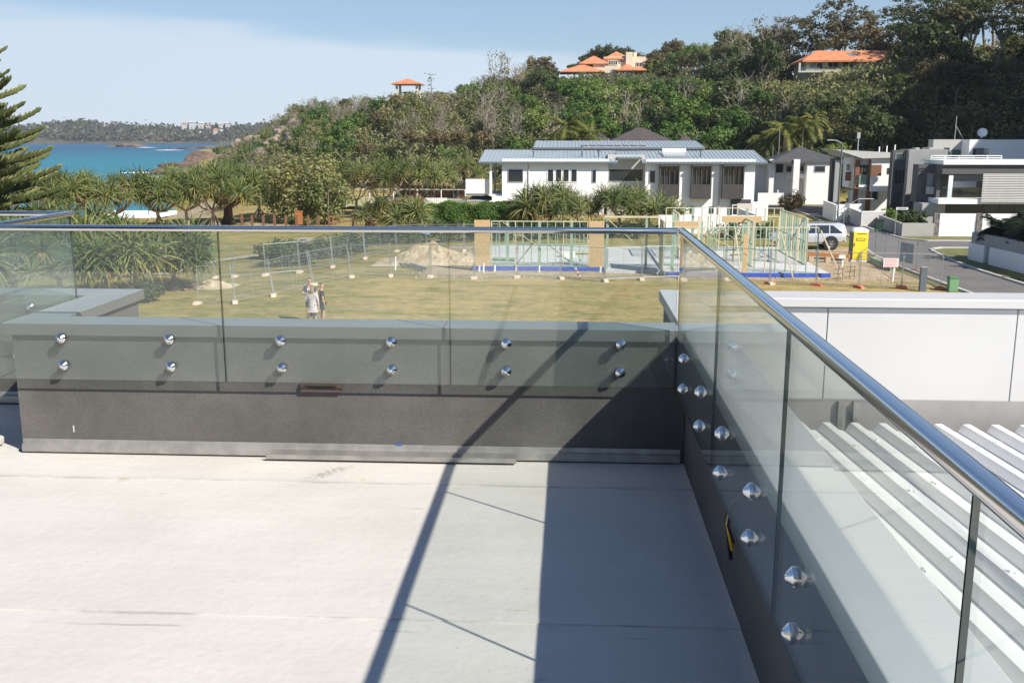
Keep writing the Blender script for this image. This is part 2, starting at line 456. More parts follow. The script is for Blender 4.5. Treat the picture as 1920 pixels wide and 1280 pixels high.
# overflow slot
vx, vz = -1.24, 6.168
k = MB(); k.prism([(vx - 0.105, vz - 0.027), (vx + 0.105, vz - 0.027), (vx + 0.105, vz + 0.022), (vx - 0.105, vz + 0.022)], 'y', 4.806, Y_IN + 0.01)
ov = build('overflow_vent', k, M['brown_plastic'], front, bevel=0.004)
k = MB(); k.prism([(vx - 0.07, vz - 0.003), (vx, vz - 0.008), (vx + 0.07, vz - 0.003), (vx + 0.07, vz + 0.001), (vx - 0.07, vz + 0.001)], 'y', 4.8035, 4.8055)
build('slot', k, M['rubber'], ov)
k = MB(); k.prism([(vx - 0.085, vz + 0.012), (vx, vz + 0.004), (vx + 0.085, vz + 0.012), (vx, vz + 0.017)], 'y', 4.797, 4.8055)
build('lip', k, M['brown_plastic'], ov)
k = MB(); k.box(-2.555, -2.548, Y_IN - 0.0015, Y_IN + 0.001, 5.905, 5.94)
build('paint_mark', k, M['white_panel'], front)
M['blue_tape'] = mat('blue_tape', (0.03, 0.12, 0.45), 0.5)
k = MB(); k.box(-0.865, -0.835, Y_IN - 0.012, Y_IN - 0.004, DECK + 0.075, DECK + 0.0685)
build('tape_scrap', k, M['blue_tape'], front)

right = parapet('parapet_wall', 'charcoal parapet with wide pale capping along the ribbed white roof', [(X_IN, XR_OUT - 0.02, -9, 6.10, DECK - 0.3, CAP - 0.02)],
                [(0.558, XR_OUT, -9, 2.9, CAP - 0.061, CAP), (0.558, XR_OUT, 2.902, 6.13, CAP - 0.061, CAP + 0.0005)],
                [], None, M['cap_pale'], M['cap_pale'])
k = MB(); k.prism([(X_IN - 0.002, DECK + 0.068), (X_IN - 0.006, DECK + 0.068), (X_IN - 0.010, DECK + 0.046), (X_IN - 0.032, DECK + 0.040), (X_IN - 0.036, DECK + 0.004), (X_IN - 0.002, DECK + 0.004)], 'y', -8.9, Y_IN - 0.02)
M['cap_face_brown'] = mat('brown_base_strip', (0.075, 0.062, 0.056), 0.7)
k2 = MB(); k2.box(0.552, 0.562, -8.9, Y_IN - 0.045, DECK + 0.004, DECK + 0.15)
for z, yy in ((6.33, 5.3), (6.33, 5.62), (6.33, 5.95)):
    q = MB(); q.lathe([(0.012, 0), (0.012, 0.012), (0.006, 0.018)], (X_IN + 0.001, yy, z), (-1, 0, 0), 8); build('rivet', q, M['steel'], right)
ret = parapet('parapet_wall', 'charcoal parapet return with grey capping running out towards the pandanus', [(XL + 0.03, -2.66, 5.002, 5.95, DECK - 0.1, CAP - 0.02)],
              [(XL - 0.01, -2.63, 5.022, 5.72, CAP - 0.062, CAP - 0.001)], [], None, M['cap_grey'], M['cap_face'])
farl = parapet('parapet_wall', 'charcoal parapet beyond the deck corner with grey capping under the pandanus', [(-14, XL + 0.028, Y_FAR + 0.02, 5.95, DECK - 0.1, CAP - 0.02)],
               [(-14, -2.63, 5.722, 5.98, CAP - 0.062, CAP)], [], None, M['cap_grey'], M['cap_face'])
k = MB(); k.prism([(Y_FAR + 0.018, DECK + 0.068), (Y_FAR + 0.01, DECK + 0.05), (Y_FAR - 0.012, DECK + 0.045), (Y_FAR - 0.016, DECK + 0.004), (Y_FAR + 0.018, DECK + 0.004)], 'x', -13.9, XL - 0.02)
build('flashing', k, M['flash'], farl)
# turned-up corner of membrane at the left
k = MB(); pts = [(-3.55, 4.60), (-3.12, 4.66), (-2.97, 4.83), (-2.99, 4.93), (-3.12, 5.01), (-3.6, 5.05)]
k.prism(pts, 'z', DECK + 0.012, DECK + 0.046)
tag(build('insulation_board', k, M['membrane'], bevel=0.006), 'loose pale board lying on the deck at the parapet corner', 'board')

# cable poking out of the right parapet
hc = Vector((0.60, 3.26, 6.12))
cab = thing('electrical_cable', 'yellow and black cable ends poking out of the shaded parapet', 'cable', hc)
for off, m_, r_ in ((0.0, M['yellow'], 0.006), (0.014, M['rubber'], 0.007), (-0.012, M['rubber'], 0.005)):
    q = MB(); q.tube([hc + Vector((0.02, off, 0.10)), hc + Vector((-0.035, off, 0.06)), hc + Vector((-0.05, off * 1.4 - 0.02, -0.01)), hc + Vector((-0.035, off * 1.6 - 0.06, -0.09 - off * 3))], r_, 8)
    build('wire', q, m_, cab, smooth=True)

# ---- balustrade: panes held by polished standoff buttons, slotted handrail on top
RAIL_Z = 6.965
def standoff(parent, c, n):
    """c on the outer (deck side) face of the pane, n towards the deck"""
    q = MB(); q.lathe([(0.0255, 0.0), (0.0255, 0.005), (0.0245, 0.009), (0.011, 0.022), (0.0055, 0.025)], c, n, 24)
    b = build('standoff_button', q, M['steel'], parent)
    q = MB(); q.lathe([(0.0235, -0.0005), (0.0235, -0.0025)], Vector(c) + Vector(n) * 0.0025, n, 20)
    build('gasket', q, M['rubber'], b)
    q = MB(); q.lathe([(0.021, -0.012 - 0.006), (0.021, -0.055)], c, n, 20)
    build('stem', q, M['steel'], b)
def pane(label, x0, x1, y0, y1, z0, z1, bolts, n, group='clear glass balustrade panels'):
    root = thing('glass_balustrade', label, 'balustrade', ((x0 + x1) / 2, (y0 + y1) / 2, z0), 0, group)
    q = MB(); q.box(x0, x1, y0, y1, z0, z1)
    o = build('pane', q, [M['glass'], M['glass_edge']], root)
    thick = 1 if abs(y1 - y0) < 0.05 else 0
    for p in o.data.polygons:
        if abs(p.normal[thick]) < 0.5: p.material_index = 1
    for b in bolts: standoff(root, b, n)
    return root
GZ0 = 6.195
YG = 4.776; XG = 0.528
ZB = (6.412, 6.272)
fj = [(-2.895, -1.7155), (-1.7105, -0.5805), (-0.5755, 0.522)]
fb = [(-2.545, -1.99), (-1.425, -0.87), (-0.30, 0.26)]
fl = ['clear glass panel on the charcoal parapet at its free end beside the pandanus', 'clear glass panel bolted above the brown slot vent in the charcoal parapet', 'clear glass panel on the charcoal parapet at the corner with the pale capped parapet']
for (a, b), bx, lb in zip(fj, fb, fl):
    pane(lb, a, b, YG, YG + 0.010, GZ0, RAIL_Z - 0.015, [(x, YG, z) for x in bx for z in ZB], (0, -1, 0))
rj = [(3.5325, 4.765), (2.3925, 3.5275), (1.2625, 2.3875), (0.1175, 1.2575), (-1.0225, 0.1125), (-2.2, -1.0275)]
rb = [(4.465, 3.865), (3.30, 2.73), (2.165, 1.55), (0.98, 0.4), (-0.15, -0.75), (-1.3, -1.9)]
rl = ['clear glass panel along the pale capped parapet at the corner with the front parapet', 'clear glass panel in front of the yellow and black cable ends', 'clear glass panel beside the ribbed white roof, next after the one by the cable ends',
      'clear glass panel beside the ribbed white roof, second after the one by the cable ends', 'clear glass panel beside the ribbed white roof, third after the one by the cable ends', 'clear glass panel beside the ribbed white roof, nearest the house wall']
for (a, b), by, lb in zip(rj, rb, rl):
    pane(lb, XG, XG + 0.010, a, b, GZ0, RAIL_Z - 0.015, [(XG, y, z) for y in by for z in ZB], (-1, 0, 0))
pane('clear glass panel on the parapet return running out towards the pandanus', -2.912, -2.900, 4.79, 5.672, GZ0, RAIL_Z - 0.015, [(-2.912, y, z) for y in (5.0, 5.45) for z in ZB], (-1, 0, 0))
pane('clear glass panel on the far parapet beside the deck corner', -4.0, -2.92, 5.686, 5.698, GZ0, RAIL_Z - 0.015, [(x, 5.686, z) for x in (-3.75, -3.2) for z in ZB], (0, -1, 0))
pane('clear glass panel on the far parapet out beyond the deck corner', -5.2, -4.01, 5.686, 5.698, GZ0, RAIL_Z - 0.015, [(x, 5.686, z) for x in (-4.95, -4.3) for z in ZB], (0, -1, 0))

def rail_prof(w=0.034, h=0.029, r=0.008, n=4):
    pts = []
    for cx, cz, a0 in ((w / 2 - r, h / 2 - r, 0), (-w / 2 + r, h / 2 - r, 90), (-w / 2 + r, -h / 2 + r, 180), (w / 2 - r, -h / 2 + r, 270)):
        for k in range(n + 1):
            a = math.radians(a0 + 90 * k / n); pts.append((cx + r * math.cos(a), cz + r * math.sin(a)))
    return pts
def rail(label, p, q, joints=()):
    p = Vector(p); q = Vector(q)
    root = thing('handrail', label, 'handrail', p, 0, 'polished steel handrails')
    along = 'x' if abs(q.x - p.x) > abs(q.y - p.y) else 'y'
    pr = [(u + (p.y if along == 'x' else p.x), w + p.z) for u, w in rail_prof()]
    stops = sorted([p.x if along == 'x' else p.y, q.x if along == 'x' else q.y] + list(joints))
    for a, b in zip(stops[:-1], stops[1:]):
        m = MB(); m.prism(pr, along, a + 0.0006, b - 0.0006)
        o = build('rail_length', m, M['steel'], root)
        for f in o.data.polygons: f.use_smooth = len(f.vertices) == 4
        md = o.modifiers.new('edge', 'EDGE_SPLIT'); md.split_angle = math.radians(35)
    return root
rail('polished steel handrail over the charcoal parapet facing the lawn', (-2.925, YG + 0.006, RAIL_Z), (XG - 0.013, YG + 0.006, RAIL_Z), (-0.27,))
rail('polished steel handrail along the pale capping beside the ribbed roof', (XG + 0.006, -2.2, RAIL_Z), (XG + 0.006, YG + 0.024, RAIL_Z), (2.6,))
rail('short polished steel handrail on the parapet return towards the pandanus', (-2.906, YG + 0.026, RAIL_Z), (-2.906, 5.71, RAIL_Z))
rail('polished steel handrail over the far parapet under the tall pine', (-5.2, 5.692, RAIL_Z), (-2.926, 5.692, RAIL_Z), (-3.25,))

# ---- the lower roof on the right, its ribbed sheets and the white parapet round it
YW = 5.88
wp = thing('parapet_wall', 'white panelled parapet at the end of the ribbed white roof', 'parapet', (4.5, 6.0, 5.6))
mb = MB(); mb.box(XR_OUT - 0.018, 9, YW + 0.012, 6.09, 5.3, CAP - 0.02); build('core', mb, M['joint'], wp)
edges = [XR_OUT, 1.53, 2.62, 3.71, 4.8, 5.9, 7.0, 9.0]
for a, b in zip(edges[:-1], edges[1:]):
    mb = MB(); mb.box(a + 0.003, b - 0.003, YW, YW + 0.0115, 5.865, CAP - 0.063); build('panel', mb, M['white_panel'], wp, bevel=0.002)
mb = MB(); mb.box(XR_OUT + 0.003, 9, YW - 0.03, 6.13, CAP - 0.055, CAP - 0.0005); build('capping', mb, M['white_panel'], wp, bevel=0.006)
mb = MB(); mb.box(XR_OUT - 0.01, 9, YW - 0.012, YW - 0.001, 5.55, 5.868); build('upstand', mb, M['grey_upstand'], wp)

ra = math.radians(5.3)                       # the ribs run a few degrees off the parapet line
rd = Vector((-math.sin(ra), math.cos(ra), 0)); rs_ = Vector((math.cos(ra), math.sin(ra), 0))
roofz = 5.715
rr = thing('ribbed_roof', 'white ribbed metal roof below the side balustrade', 'roof', (3.0, 2.0, roofz))
mb = MB(); mb.box(XR_OUT - 0.015, 9, -9, YW - 0.14, roofz - 0.04, roofz - 0.002); build('roof_pan', mb, M['roof_white'], rr)
pitch = 0.162
rib_me = None; scr_me = None
for i in range(-2, 46):
    xe = 1.20 + i * pitch
    far = Vector((xe, YW - 0.13, roofz))
    L0 = 0.0; L1 = 14.0
    # stop where the rib meets the pale parapet
    if far.x < XR_OUT + 0.03: 
        L0 = 99
    tcut = (far.x - XR_OUT - 0.0) / math.sin(ra) if False else 0
    rise, wb, wt = 0.044, 0.036, 0.021
    n = 26
    vs = []; fs = []
    pa = far; pb = far - rd * 14.0
    if pa.x < XR_OUT + 0.05:                                   # starts where it clears the parapet
        s = (XR_OUT + 0.05 - pa.x) / (-rd.x * -1 if False else math.sin(ra)); pa = pa - rd * s
    if (pb - pa).dot(-rd) < 0.5: continue
    for k in range(n + 1):
        c = pa.lerp(pb, k / n)
        j = 0.0022 * mnoise.noise(Vector((i * 3.3, k * 0.8, 0)))
        prof = [(-wb - 0.012, 0.0), (-wt, rise + j), (wt, rise + j), (wb + 0.012, 0.0)]
        for u, h in prof: vs.append(c + rs_ * u + Vector((0, 0, h)))
    for k in range(n):
        for a in range(3):
            q = k * 4 + a; fs.append((q, q + 1, q + 5, q + 4))
    fs.append((0, 1, 2, 3))
    g = MB(); g.add(vs, fs)
    rib = build('rib', g, M['roof_white'], rr, fix=True)
    if i < 22:
        for dd in (0.35, 1.05, 1.95, 2.9):
            d0 = dd + (0.0 if i % 2 else 0.12)
            if d0 > (pb - pa).length: continue
            c = pa - rd * d0 + Vector((0, 0, rise))
            if scr_me is None:
                g = MB(); g.lathe([(0.011, 0), (0.011, 0.004), (0.006, 0.005), (0.006, 0.010)], (0, 0, 0), (0, 0, 1), 6)
                g.beam((-0.022, 0, 0.003), (0.022, 0, 0.003), 0.007, 0.005)
                scr_me = mesh_of('screw', g.v, g.f, M['roof_white'])
            put('screw', scr_me, rib, c - wloc(rib), rnd.uniform(0, 3))
# white outlet pipes between roof and upstand
for x in (1.63, 1.72):
    mb = MB(); mb.box(x - 0.014, x + 0.014, YW - 0.04, YW - 0.013, 5.70, 5.86)
    build('downpipe_strap', mb, M['flash'], wp)

# unseen house wall added behind the terrace for reflections in the panes
hb = thing('unseen_house', 'unseen pale upper storey added behind the white deck for reflections', 'house', (-5, -6.5, DECK))
mb = MB(); mb.box(-13, -0.06, -9, -5.0, DECK - 0.004, DECK + 3.1); build('wall', mb, M['house_wall'], hb)
mb = MB(); mb.box(-13.2, 0.1, -9, -4.6, DECK + 3.1, DECK + 3.3); build('roof', mb, M['cap_grey'], hb)
M['dark_glass'] = mat('window_glass', (0.03, 0.036, 0.042), 0.06, spec=0.8)
for a in (-11.5, -8.2):
    mb = MB(); mb.box(a, a + 2.4, -5.0 + 0.0005, -4.96, DECK + 0.1, DECK + 2.3); w = build('sliding_door', mb, M['cap_face'], hb)
    for s in (0.06, 1.23):
        mb = MB(); mb.box(a + s, a + s + 1.11, -4.958, -4.95, DECK + 0.16, DECK + 2.24); build('pane', mb, M['dark_glass'], w)
# ================================================================== land, sea and road
SEA = -3.0
_PX  = [-900, 380, 430, 480, 560, 660, 760, 860, 1000, 1100, 1200, 1300, 1400, 1450, 1500, 1600, 1750, 1920, 2100, 2400, 2900, 3600]
_DB  = [500, 460, 330, 205, 160, 145, 137, 132, 130, 130, 132, 130, 128, 125, 122, 120, 124, 124, 110, 92, 78, 80]
_DR  = [560, 540, 490, 420, 340, 270, 215, 245, 268, 270, 285, 262, 235, 205, 180, 178, 186, 186, 168, 140, 125, 120]
_ZR  = [0, 0, 1.5, 8, 15, 14, 16.6, 16.5, 21, 24, 26, 25, 23.5, 20.5, 17.5, 19.5, 21, 22, 34, 48, 14, 0]  # ridge heights; the right-hand spur out of view is raised to cast shade
_AZ = [azimuth(p) if p < 2600 else azimuth(2600) + (p - 2600) * 0.0004 for p in _PX]
def hill(x, y):
    r = math.hypot(x, y); a = math.atan2(x, y)
    db = np.interp(a, _AZ, _DB); dr = np.interp(a, _AZ, _DR); zr = np.interp(a, _AZ, _ZR)
    if a < _AZ[0] or a > _AZ[-1]: return 0.0
    t = (r - db) / (dr - db)
    if t <= 0: return 0.0
    steep = np.interp(a, [azimuth(500), azimuth(1300), azimuth(1500)], [1.25, 1.25, 1.9])
    if t < 1: z = zr * (1 - (1 - t) ** steep) * min(1, t * 6) ** 0.5
    else: z = zr * (1 - 0.05 * (t - 1) ** 2) - (t - 1) * 1.5 if t < 2.5 else zr * 0.85 - 2.2
    return z
BENCH = [(36, 57, 160, 182, 14.2), (-3, 22, 258, 284, 20.5), (20, 32, 252, 268, 22.0), (66, 80, 172, 186, 19.0), (66, 78, 142, 156, 9.5), (-38, -30, 210, 219, 16.2)]
def smooth01(a, b, x):
    t = min(1, max(0, (x - a) / (b - a))); return t * t * (3 - 2 * t)
def seaness(x, y):
    return min(y - 112, (-0.375 * y - 9) - x)
def height(x, y):
    h = hill(x, y)
    m = seaness(x, y)
    w = min(1, max(0, (m + 16) / 26)); w = w * w * (3 - 2 * w)
    z = h * (1 - min(1, max(0, (m + 6) / 12))) - 7.0 * w
    # soft undulation of the lawn towards the left
    if h == 0 and m < -5:
        u = min(1, max(0, (-8 - x) / 14)) * min(1, max(0, (y - 34) / 12))
        z += -0.35 * u + 0.10 * mnoise.noise(Vector((x * 0.08, y * 0.08, 3.0))) * min(1, max(0, (abs(x - 4) - 3) / 6 + max(0, (50 - y) / 10)))
    for bx0, bx1, by0, by1, zm in BENCH:
        d = max(bx0 - x, x - bx1, by0 - y, y - by1)
        if d < 7:
            w2 = smooth01(7, 0, d); z = z + (min(z, zm) - z) * w2
    if h > 0.5: z += 0.9 * mnoise.noise(Vector((x * 0.05, y * 0.05, 0.5))) * min(1, h / 4)
    return z

def ground_mat():
    m, nt, b = new_mat('ground_cover'); N, L = nt.nodes, nt.links
    t = N.new('ShaderNodeTexCoord')
    at = N.new('ShaderNodeAttribute'); at.attribute_name = 'cover'
    sp = N.new('ShaderNodeSeparateColor'); L.new(at.outputs['Color'], sp.inputs[0])
    def noise(s, d=5, rough=0.65, stretch=None):
        n = N.new('ShaderNodeTexNoise'); n.inputs['Scale'].default_value = s; n.inputs['Detail'].default_value = d; n.inputs['Roughness'].default_value = rough
        src = t.outputs['Object']
        if stretch:
            q = N.new('ShaderNodeMapping'); q.inputs['Scale'].default_value = stretch; L.new(src, q.inputs[0]); src = q.outputs[0]
        L.new(src, n.inputs['Vector']); return n.outputs['Fac']
    def ramp(s, els):
        r = N.new('ShaderNodeValToRGB'); e = r.color_ramp.elements
        e[0].position, e[0].color = els[0][0], (*els[0][1], 1); e[1].position, e[1].color = els[-1][0], (*els[-1][1], 1)
        for p, c in els[1:-1]:
            k = e.new(p); k.color = (*c, 1)
        L.new(s, r.inputs['Fac']); return r.outputs[0]
    def mixc(f, a, c, kind='MIX'):
        x = N.new('ShaderNodeMix'); x.data_type = 'RGBA'; x.blend_type = kind
        if isinstance(f, float): x.inputs['Factor'].default_value = f
        else: L.new(f, x.inputs['Factor'])
        L.new(a, x.inputs['A']); L.new(c, x.inputs['B']); return x.outputs['Result']
    def edge(ch, k=0.9):                      # ragged edge between covers
        a = N.new('ShaderNodeMath'); a.operation = 'MULTIPLY_ADD'; a.inputs[1].default_value = k; L.new(noise(0.9, 6, 0.75), a.inputs[0])
        L.new(sp.outputs[ch], a.inputs[2])
        r = N.new('ShaderNodeMapRange'); r.inputs['From Min'].default_value = 0.80; r.inputs['From Max'].default_value = 1.06
        L.new(a.outputs[0], r.inputs['Value']); return r.outputs[0]
    green = ramp(noise(1.3, 6, 0.8), [(0.30, (0.135, 0.145, 0.040)), (0.5, (0.23, 0.210, 0.066)), (0.70, (0.32, 0.265, 0.105))])
    dry = ramp(noise(1.1, 6, 0.8), [(0.28, (0.27, 0.215, 0.085)), (0.5, (0.39, 0.305, 0.140)), (0.72, (0.48, 0.38, 0.19))])
    c = mixc(edge('Red'), green, dry)
    fine = ramp(noise(4.5, 6, 0.85, (0.45, 1.3, 1)), [(0.30, (0.42, 0.44, 0.36)), (0.46, (0.92, 0.92, 0.90)), (0.66, (1.24, 1.20, 1.13))])
    c = mixc(1.0, c, fine, 'MULTIPLY')
    patch = ramp(noise(0.55, 7, 0.8, (0.5, 1.1, 1)), [(0.36, (0.55, 0.68, 0.50)), (0.50, (1.0, 1.0, 1.0)), (0.66, (1.20, 1.10, 1.02))])
    c = mixc(1.0, c, patch, 'MULTIPLY')
    sand = ramp(noise(0.9, 7, 0.8), [(0.30, (0.27, 0.20, 0.125)), (0.5, (0.43, 0.34, 0.225)), (0.72, (0.55, 0.46, 0.33))])
    c = mixc(edge('Green'), c, sand)
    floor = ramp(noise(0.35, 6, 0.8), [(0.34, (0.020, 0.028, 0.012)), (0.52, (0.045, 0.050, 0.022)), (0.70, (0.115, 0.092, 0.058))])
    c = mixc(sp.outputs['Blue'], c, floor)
    L.new(c, b.inputs['Base Color']); b.inputs['Roughness'].default_value = 0.95; b.inputs['Specular IOR Level'].default_value = 0.1
    bp = N.new('ShaderNodeBump'); bp.inputs['Strength'].default_value = 0.8; bp.inputs['Distance'].default_value = 0.12
    L.new(noise(5.5, 6, 0.8), bp.inputs['Height']); L.new(bp.outputs[0], b.inputs['Normal'])
    return m
M['ground'] = ground_mat()
def smooth01(a, b, x):
    t = min(1, max(0, (x - a) / (b - a))); return t * t * (3 - 2 * t)
def boxmask(x, y, x0, x1, y0, y1, s):
    d = max(x0 - x, x - x1, y0 - y, y - y1)
    return 1 - smooth01(-s, s, d)
def cover(x, y):
    r = math.hypot(x, y)
    dry = smooth01(-13, -3, x) * (1 - smooth01(53, 56, y)) * 0.55 + 0.45
    dry = max(dry, boxmask(x, y, -16, -10, 52, 66, 3) * 0.5) if y > 48 else dry
    if y > 75 and x < 5: dry = 0.55
    sandy = boxmask(x, y, -8.2, 19.3, 53.2, 70, 1.6) * 0.95
    sandy = max(sandy, boxmask(x, y, -8.0, 18.8, 51.0, 54, 1.5) * 0.42)
    m = seaness(x, y)
    sandy = max(sandy, smooth01(-15, -6, m) if y < 135 else smooth01(-6, -2, m))
    sandy = max(sandy, 0.5 * boxmask(x, y, -40, -24, 84, 95, 4))
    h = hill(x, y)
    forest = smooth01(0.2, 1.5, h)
    # bare rocky bluff where the headland meets the sea
    if forest > 0 and m > -26 and r > 170: forest *= 0.35; sandy = max(sandy, 0.8)
    return dry, sandy, forest
az_list = sorted(set([round(-42 + 0.3 * k, 3) for k in range(int(104 / 0.3) + 1)] + [-180 + 6 * k for k in range(23)] + [66 + 6 * k for k in range(20)]))
rad = [0.0]; r = 3.0
while r < 900: rad.append(r); r *= 1.024
vs = []; cl = []; fs = []
nA = len(az_list)
for R in rad:
    for a in az_list:
        x = R * math.sin(math.radians(a)); y = R * math.cos(math.radians(a))
        vs.append((x, y, height(x, y))); cl.append(cover(x, y))
for i in range(len(rad) - 1):
    for k in range(nA):
        a = i * nA + k; b = i * nA + (k + 1) % nA
        fs.append((a, b, b + nA, a + nA))
me = mesh_of('ground', vs, fs, M['ground'], smooth=True)
ca = me.color_attributes.new('cover', 'FLOAT_COLOR', 'POINT')
ca.data.foreach_set('color', np.array([(*c, 1) for c in cl], dtype=np.float32).ravel())
bm = bmesh.new(); bm.from_mesh(me); bmesh.ops.remove_doubles(bm, verts=[v for v in bm.verts if v.co.xy.length < 0.01], dist=0.01); bmesh.ops.recalc_face_normals(bm, faces=bm.faces); bm.to_mesh(me); bm.free()
ground = structure(put('ground', me))
if ground.data.polygons[len(ground.data.polygons) // 2].normal.z < 0: ground.data.flip_normals()

# ---- sea
def sea_mat():
    m, nt, b = new_mat('sea_water'); N, L = nt.nodes, nt.links
    t = N.new('ShaderNodeTexCoord')
    ln = N.new('ShaderNodeVectorMath'); ln.operation = 'LENGTH'; L.new(t.outputs['Object'], ln.inputs[0])
    n = N.new('ShaderNodeTexNoise'); n.inputs['Scale'].default_value = 0.006; n.inputs['Detail'].default_value = 5
    mpn = N.new('ShaderNodeMapping'); mpn.inputs['Scale'].default_value = (0.45, 1.8, 1); L.new(t.outputs['Object'], mpn.inputs[0]); L.new(mpn.outputs[0], n.inputs['Vector'])
    a = N.new('ShaderNodeMath'); a.operation = 'MULTIPLY_ADD'; a.inputs[1].default_value = 520; L.new(n.outputs['Fac'], a.inputs[0]); L.new(ln.outputs['Value'], a.inputs[2])
    r = N.new('ShaderNodeMapRange'); r.inputs['From Min'].default_value = 380; r.inputs['From Max'].default_value = 1300; L.new(a.outputs[0], r.inputs['Value'])
    cr = N.new('ShaderNodeValToRGB'); e = cr.color_ramp.elements
    e[0].position = 0.0; e[0].color = (0.040, 0.215, 0.27, 1); e[1].position = 1.0; e[1].color = (0.012, 0.085, 0.17, 1)
    k = e.new(0.45); k.color = (0.022, 0.17, 0.235, 1)
    L.new(r.outputs[0], cr.inputs['Fac'])
    # white water scattered in bands near the shore
    n3 = N.new('ShaderNodeTexNoise'); n3.inputs['Scale'].default_value = 0.05; n3.inputs['Detail'].default_value = 6; n3.inputs['Roughness'].default_value = 0.75
    mp3 = N.new('ShaderNodeMapping'); mp3.inputs['Scale'].default_value = (0.6, 2.6, 1); L.new(t.outputs['Object'], mp3.inputs[0]); L.new(mp3.outputs[0], n3.inputs['Vector'])
    fr = N.new('ShaderNodeMapRange'); fr.inputs['From Min'].default_value = 0.70; fr.inputs['From Max'].default_value = 0.74; L.new(n3.outputs['Fac'], fr.inputs['Value'])
    mx_ = N.new('ShaderNodeMix'); mx_.data_type = 'RGBA'; L.new(fr.outputs[0], mx_.inputs['Factor']); L.new(cr.outputs[0], mx_.inputs['A']); mx_.inputs['B'].default_value = (0.7, 0.75, 0.76, 1)
    L.new(mx_.outputs['Result'], b.inputs['Base Color'])
    b.inputs['Roughness'].default_value = 0.45; b.inputs['Specular IOR Level'].default_value = 0.25
    n2 = N.new('ShaderNodeTexNoise'); n2.inputs['Scale'].default_value = 0.35; n2.inputs['Detail'].default_value = 6
    mp2 = N.new('ShaderNodeMapping'); mp2.inputs['Scale'].default_value = (0.5, 1.6, 1); L.new(t.outputs['Object'], mp2.inputs[0]); L.new(mp2.outputs[0], n2.inputs['Vector'])
    bp = N.new('ShaderNodeBump'); bp.inputs['Strength'].default_value = 0.7; bp.inputs['Distance'].default_value = 0.6
    L.new(n2.outputs['Fac'], bp.inputs['Height']); L.new(bp.outputs[0], b.inputs['Normal'])
    return m
M['sea'] = sea_mat()
mb = MB(); n = 64
mb.add([(9000 * math.sin(2 * math.pi * k / n), 9000 * math.cos(2 * math.pi * k / n), SEA) for k in range(n)], [tuple(range(n - 1, -1, -1))])
structure(build('sea', mb, M['sea'], fix=False))
M['foam'] = mat('sea_foam', (0.72, 0.75, 0.76), 0.7, c2=(0.80, 0.82, 0.82), scale=0.8)
def foam(px, py, length, wid, seed, rz=0.0):
    c = on_ground(px, py, SEA); rr_ = random.Random(seed)
    k = MB(); vs = []; fs = []; n = 26
    for i in range(n + 1):
        t = i / n; x = (t - 0.5) * length
        w = wid * (math.sin(math.pi * t) ** 0.6) * rr_.uniform(0.35, 1.2); y0 = 1.5 * mnoise.noise(Vector((x * 0.15, seed, 0))) * wid
        h = 0.15 + 0.45 * math.sin(math.pi * t) * rr_.uniform(0.4, 1.0)
        vs += [(x, y0 - w, 0.03), (x, y0, h), (x, y0 + w, 0.03)]
    for i in range(n):
        for q in (0, 1): fs.append((i * 3 + q, i * 3 + 3 + q, i * 3 + 4 + q, i * 3 + 1 + q))
    k.add(vs, fs)
    me = mesh_of('breaking_wave', k.v, k.f, M['foam'], smooth=True)
    o = put('breaking_wave', me, None, c, rz)
    return o
for i, (px, py, L_, w_, rz_, lb) in enumerate((
        (240, 347, 9, 1.6, 0.1, 'white breaker curling in towards the beach behind the pandanus'),
        (316, 282, 24, 4.0, 0.0, 'small white breaker on the reef in the middle of the bay'),
        (275, 277, 20, 2.6, 0.0, 'thin streak of white water beside the low reef in the bay'),
        (262, 325, 12, 0.9, 0.05, 'faint broken foam streak off the dark rocks'),
        (372, 316, 16, 1.3, 0.05, 'white wash at the foot of the domed dark rocks'),
        (297, 333, 10, 0.7, 0.05, 'short foam streak beside the low dark rocks'))):
    tag(foam(px, py, L_, w_, i * 5.3, rz_), lb, 'wave', 'white water in the bay')
# wash on the sand between the pandanus trunks
mb = MB(); pts = [on_ground(px, py, SEA) for px, py in ((180, 398), (330, 398), (345, 404), (290, 413), (240, 419), (175, 421))]
mb.add([(p.x, p.y, SEA + 0.25) for p in pts], [tuple(range(len(pts)))])
tag(build('wave_wash', mb, M['foam']), 'bright white sheet of wave wash on the beach behind the pandanus trunks', 'wave')

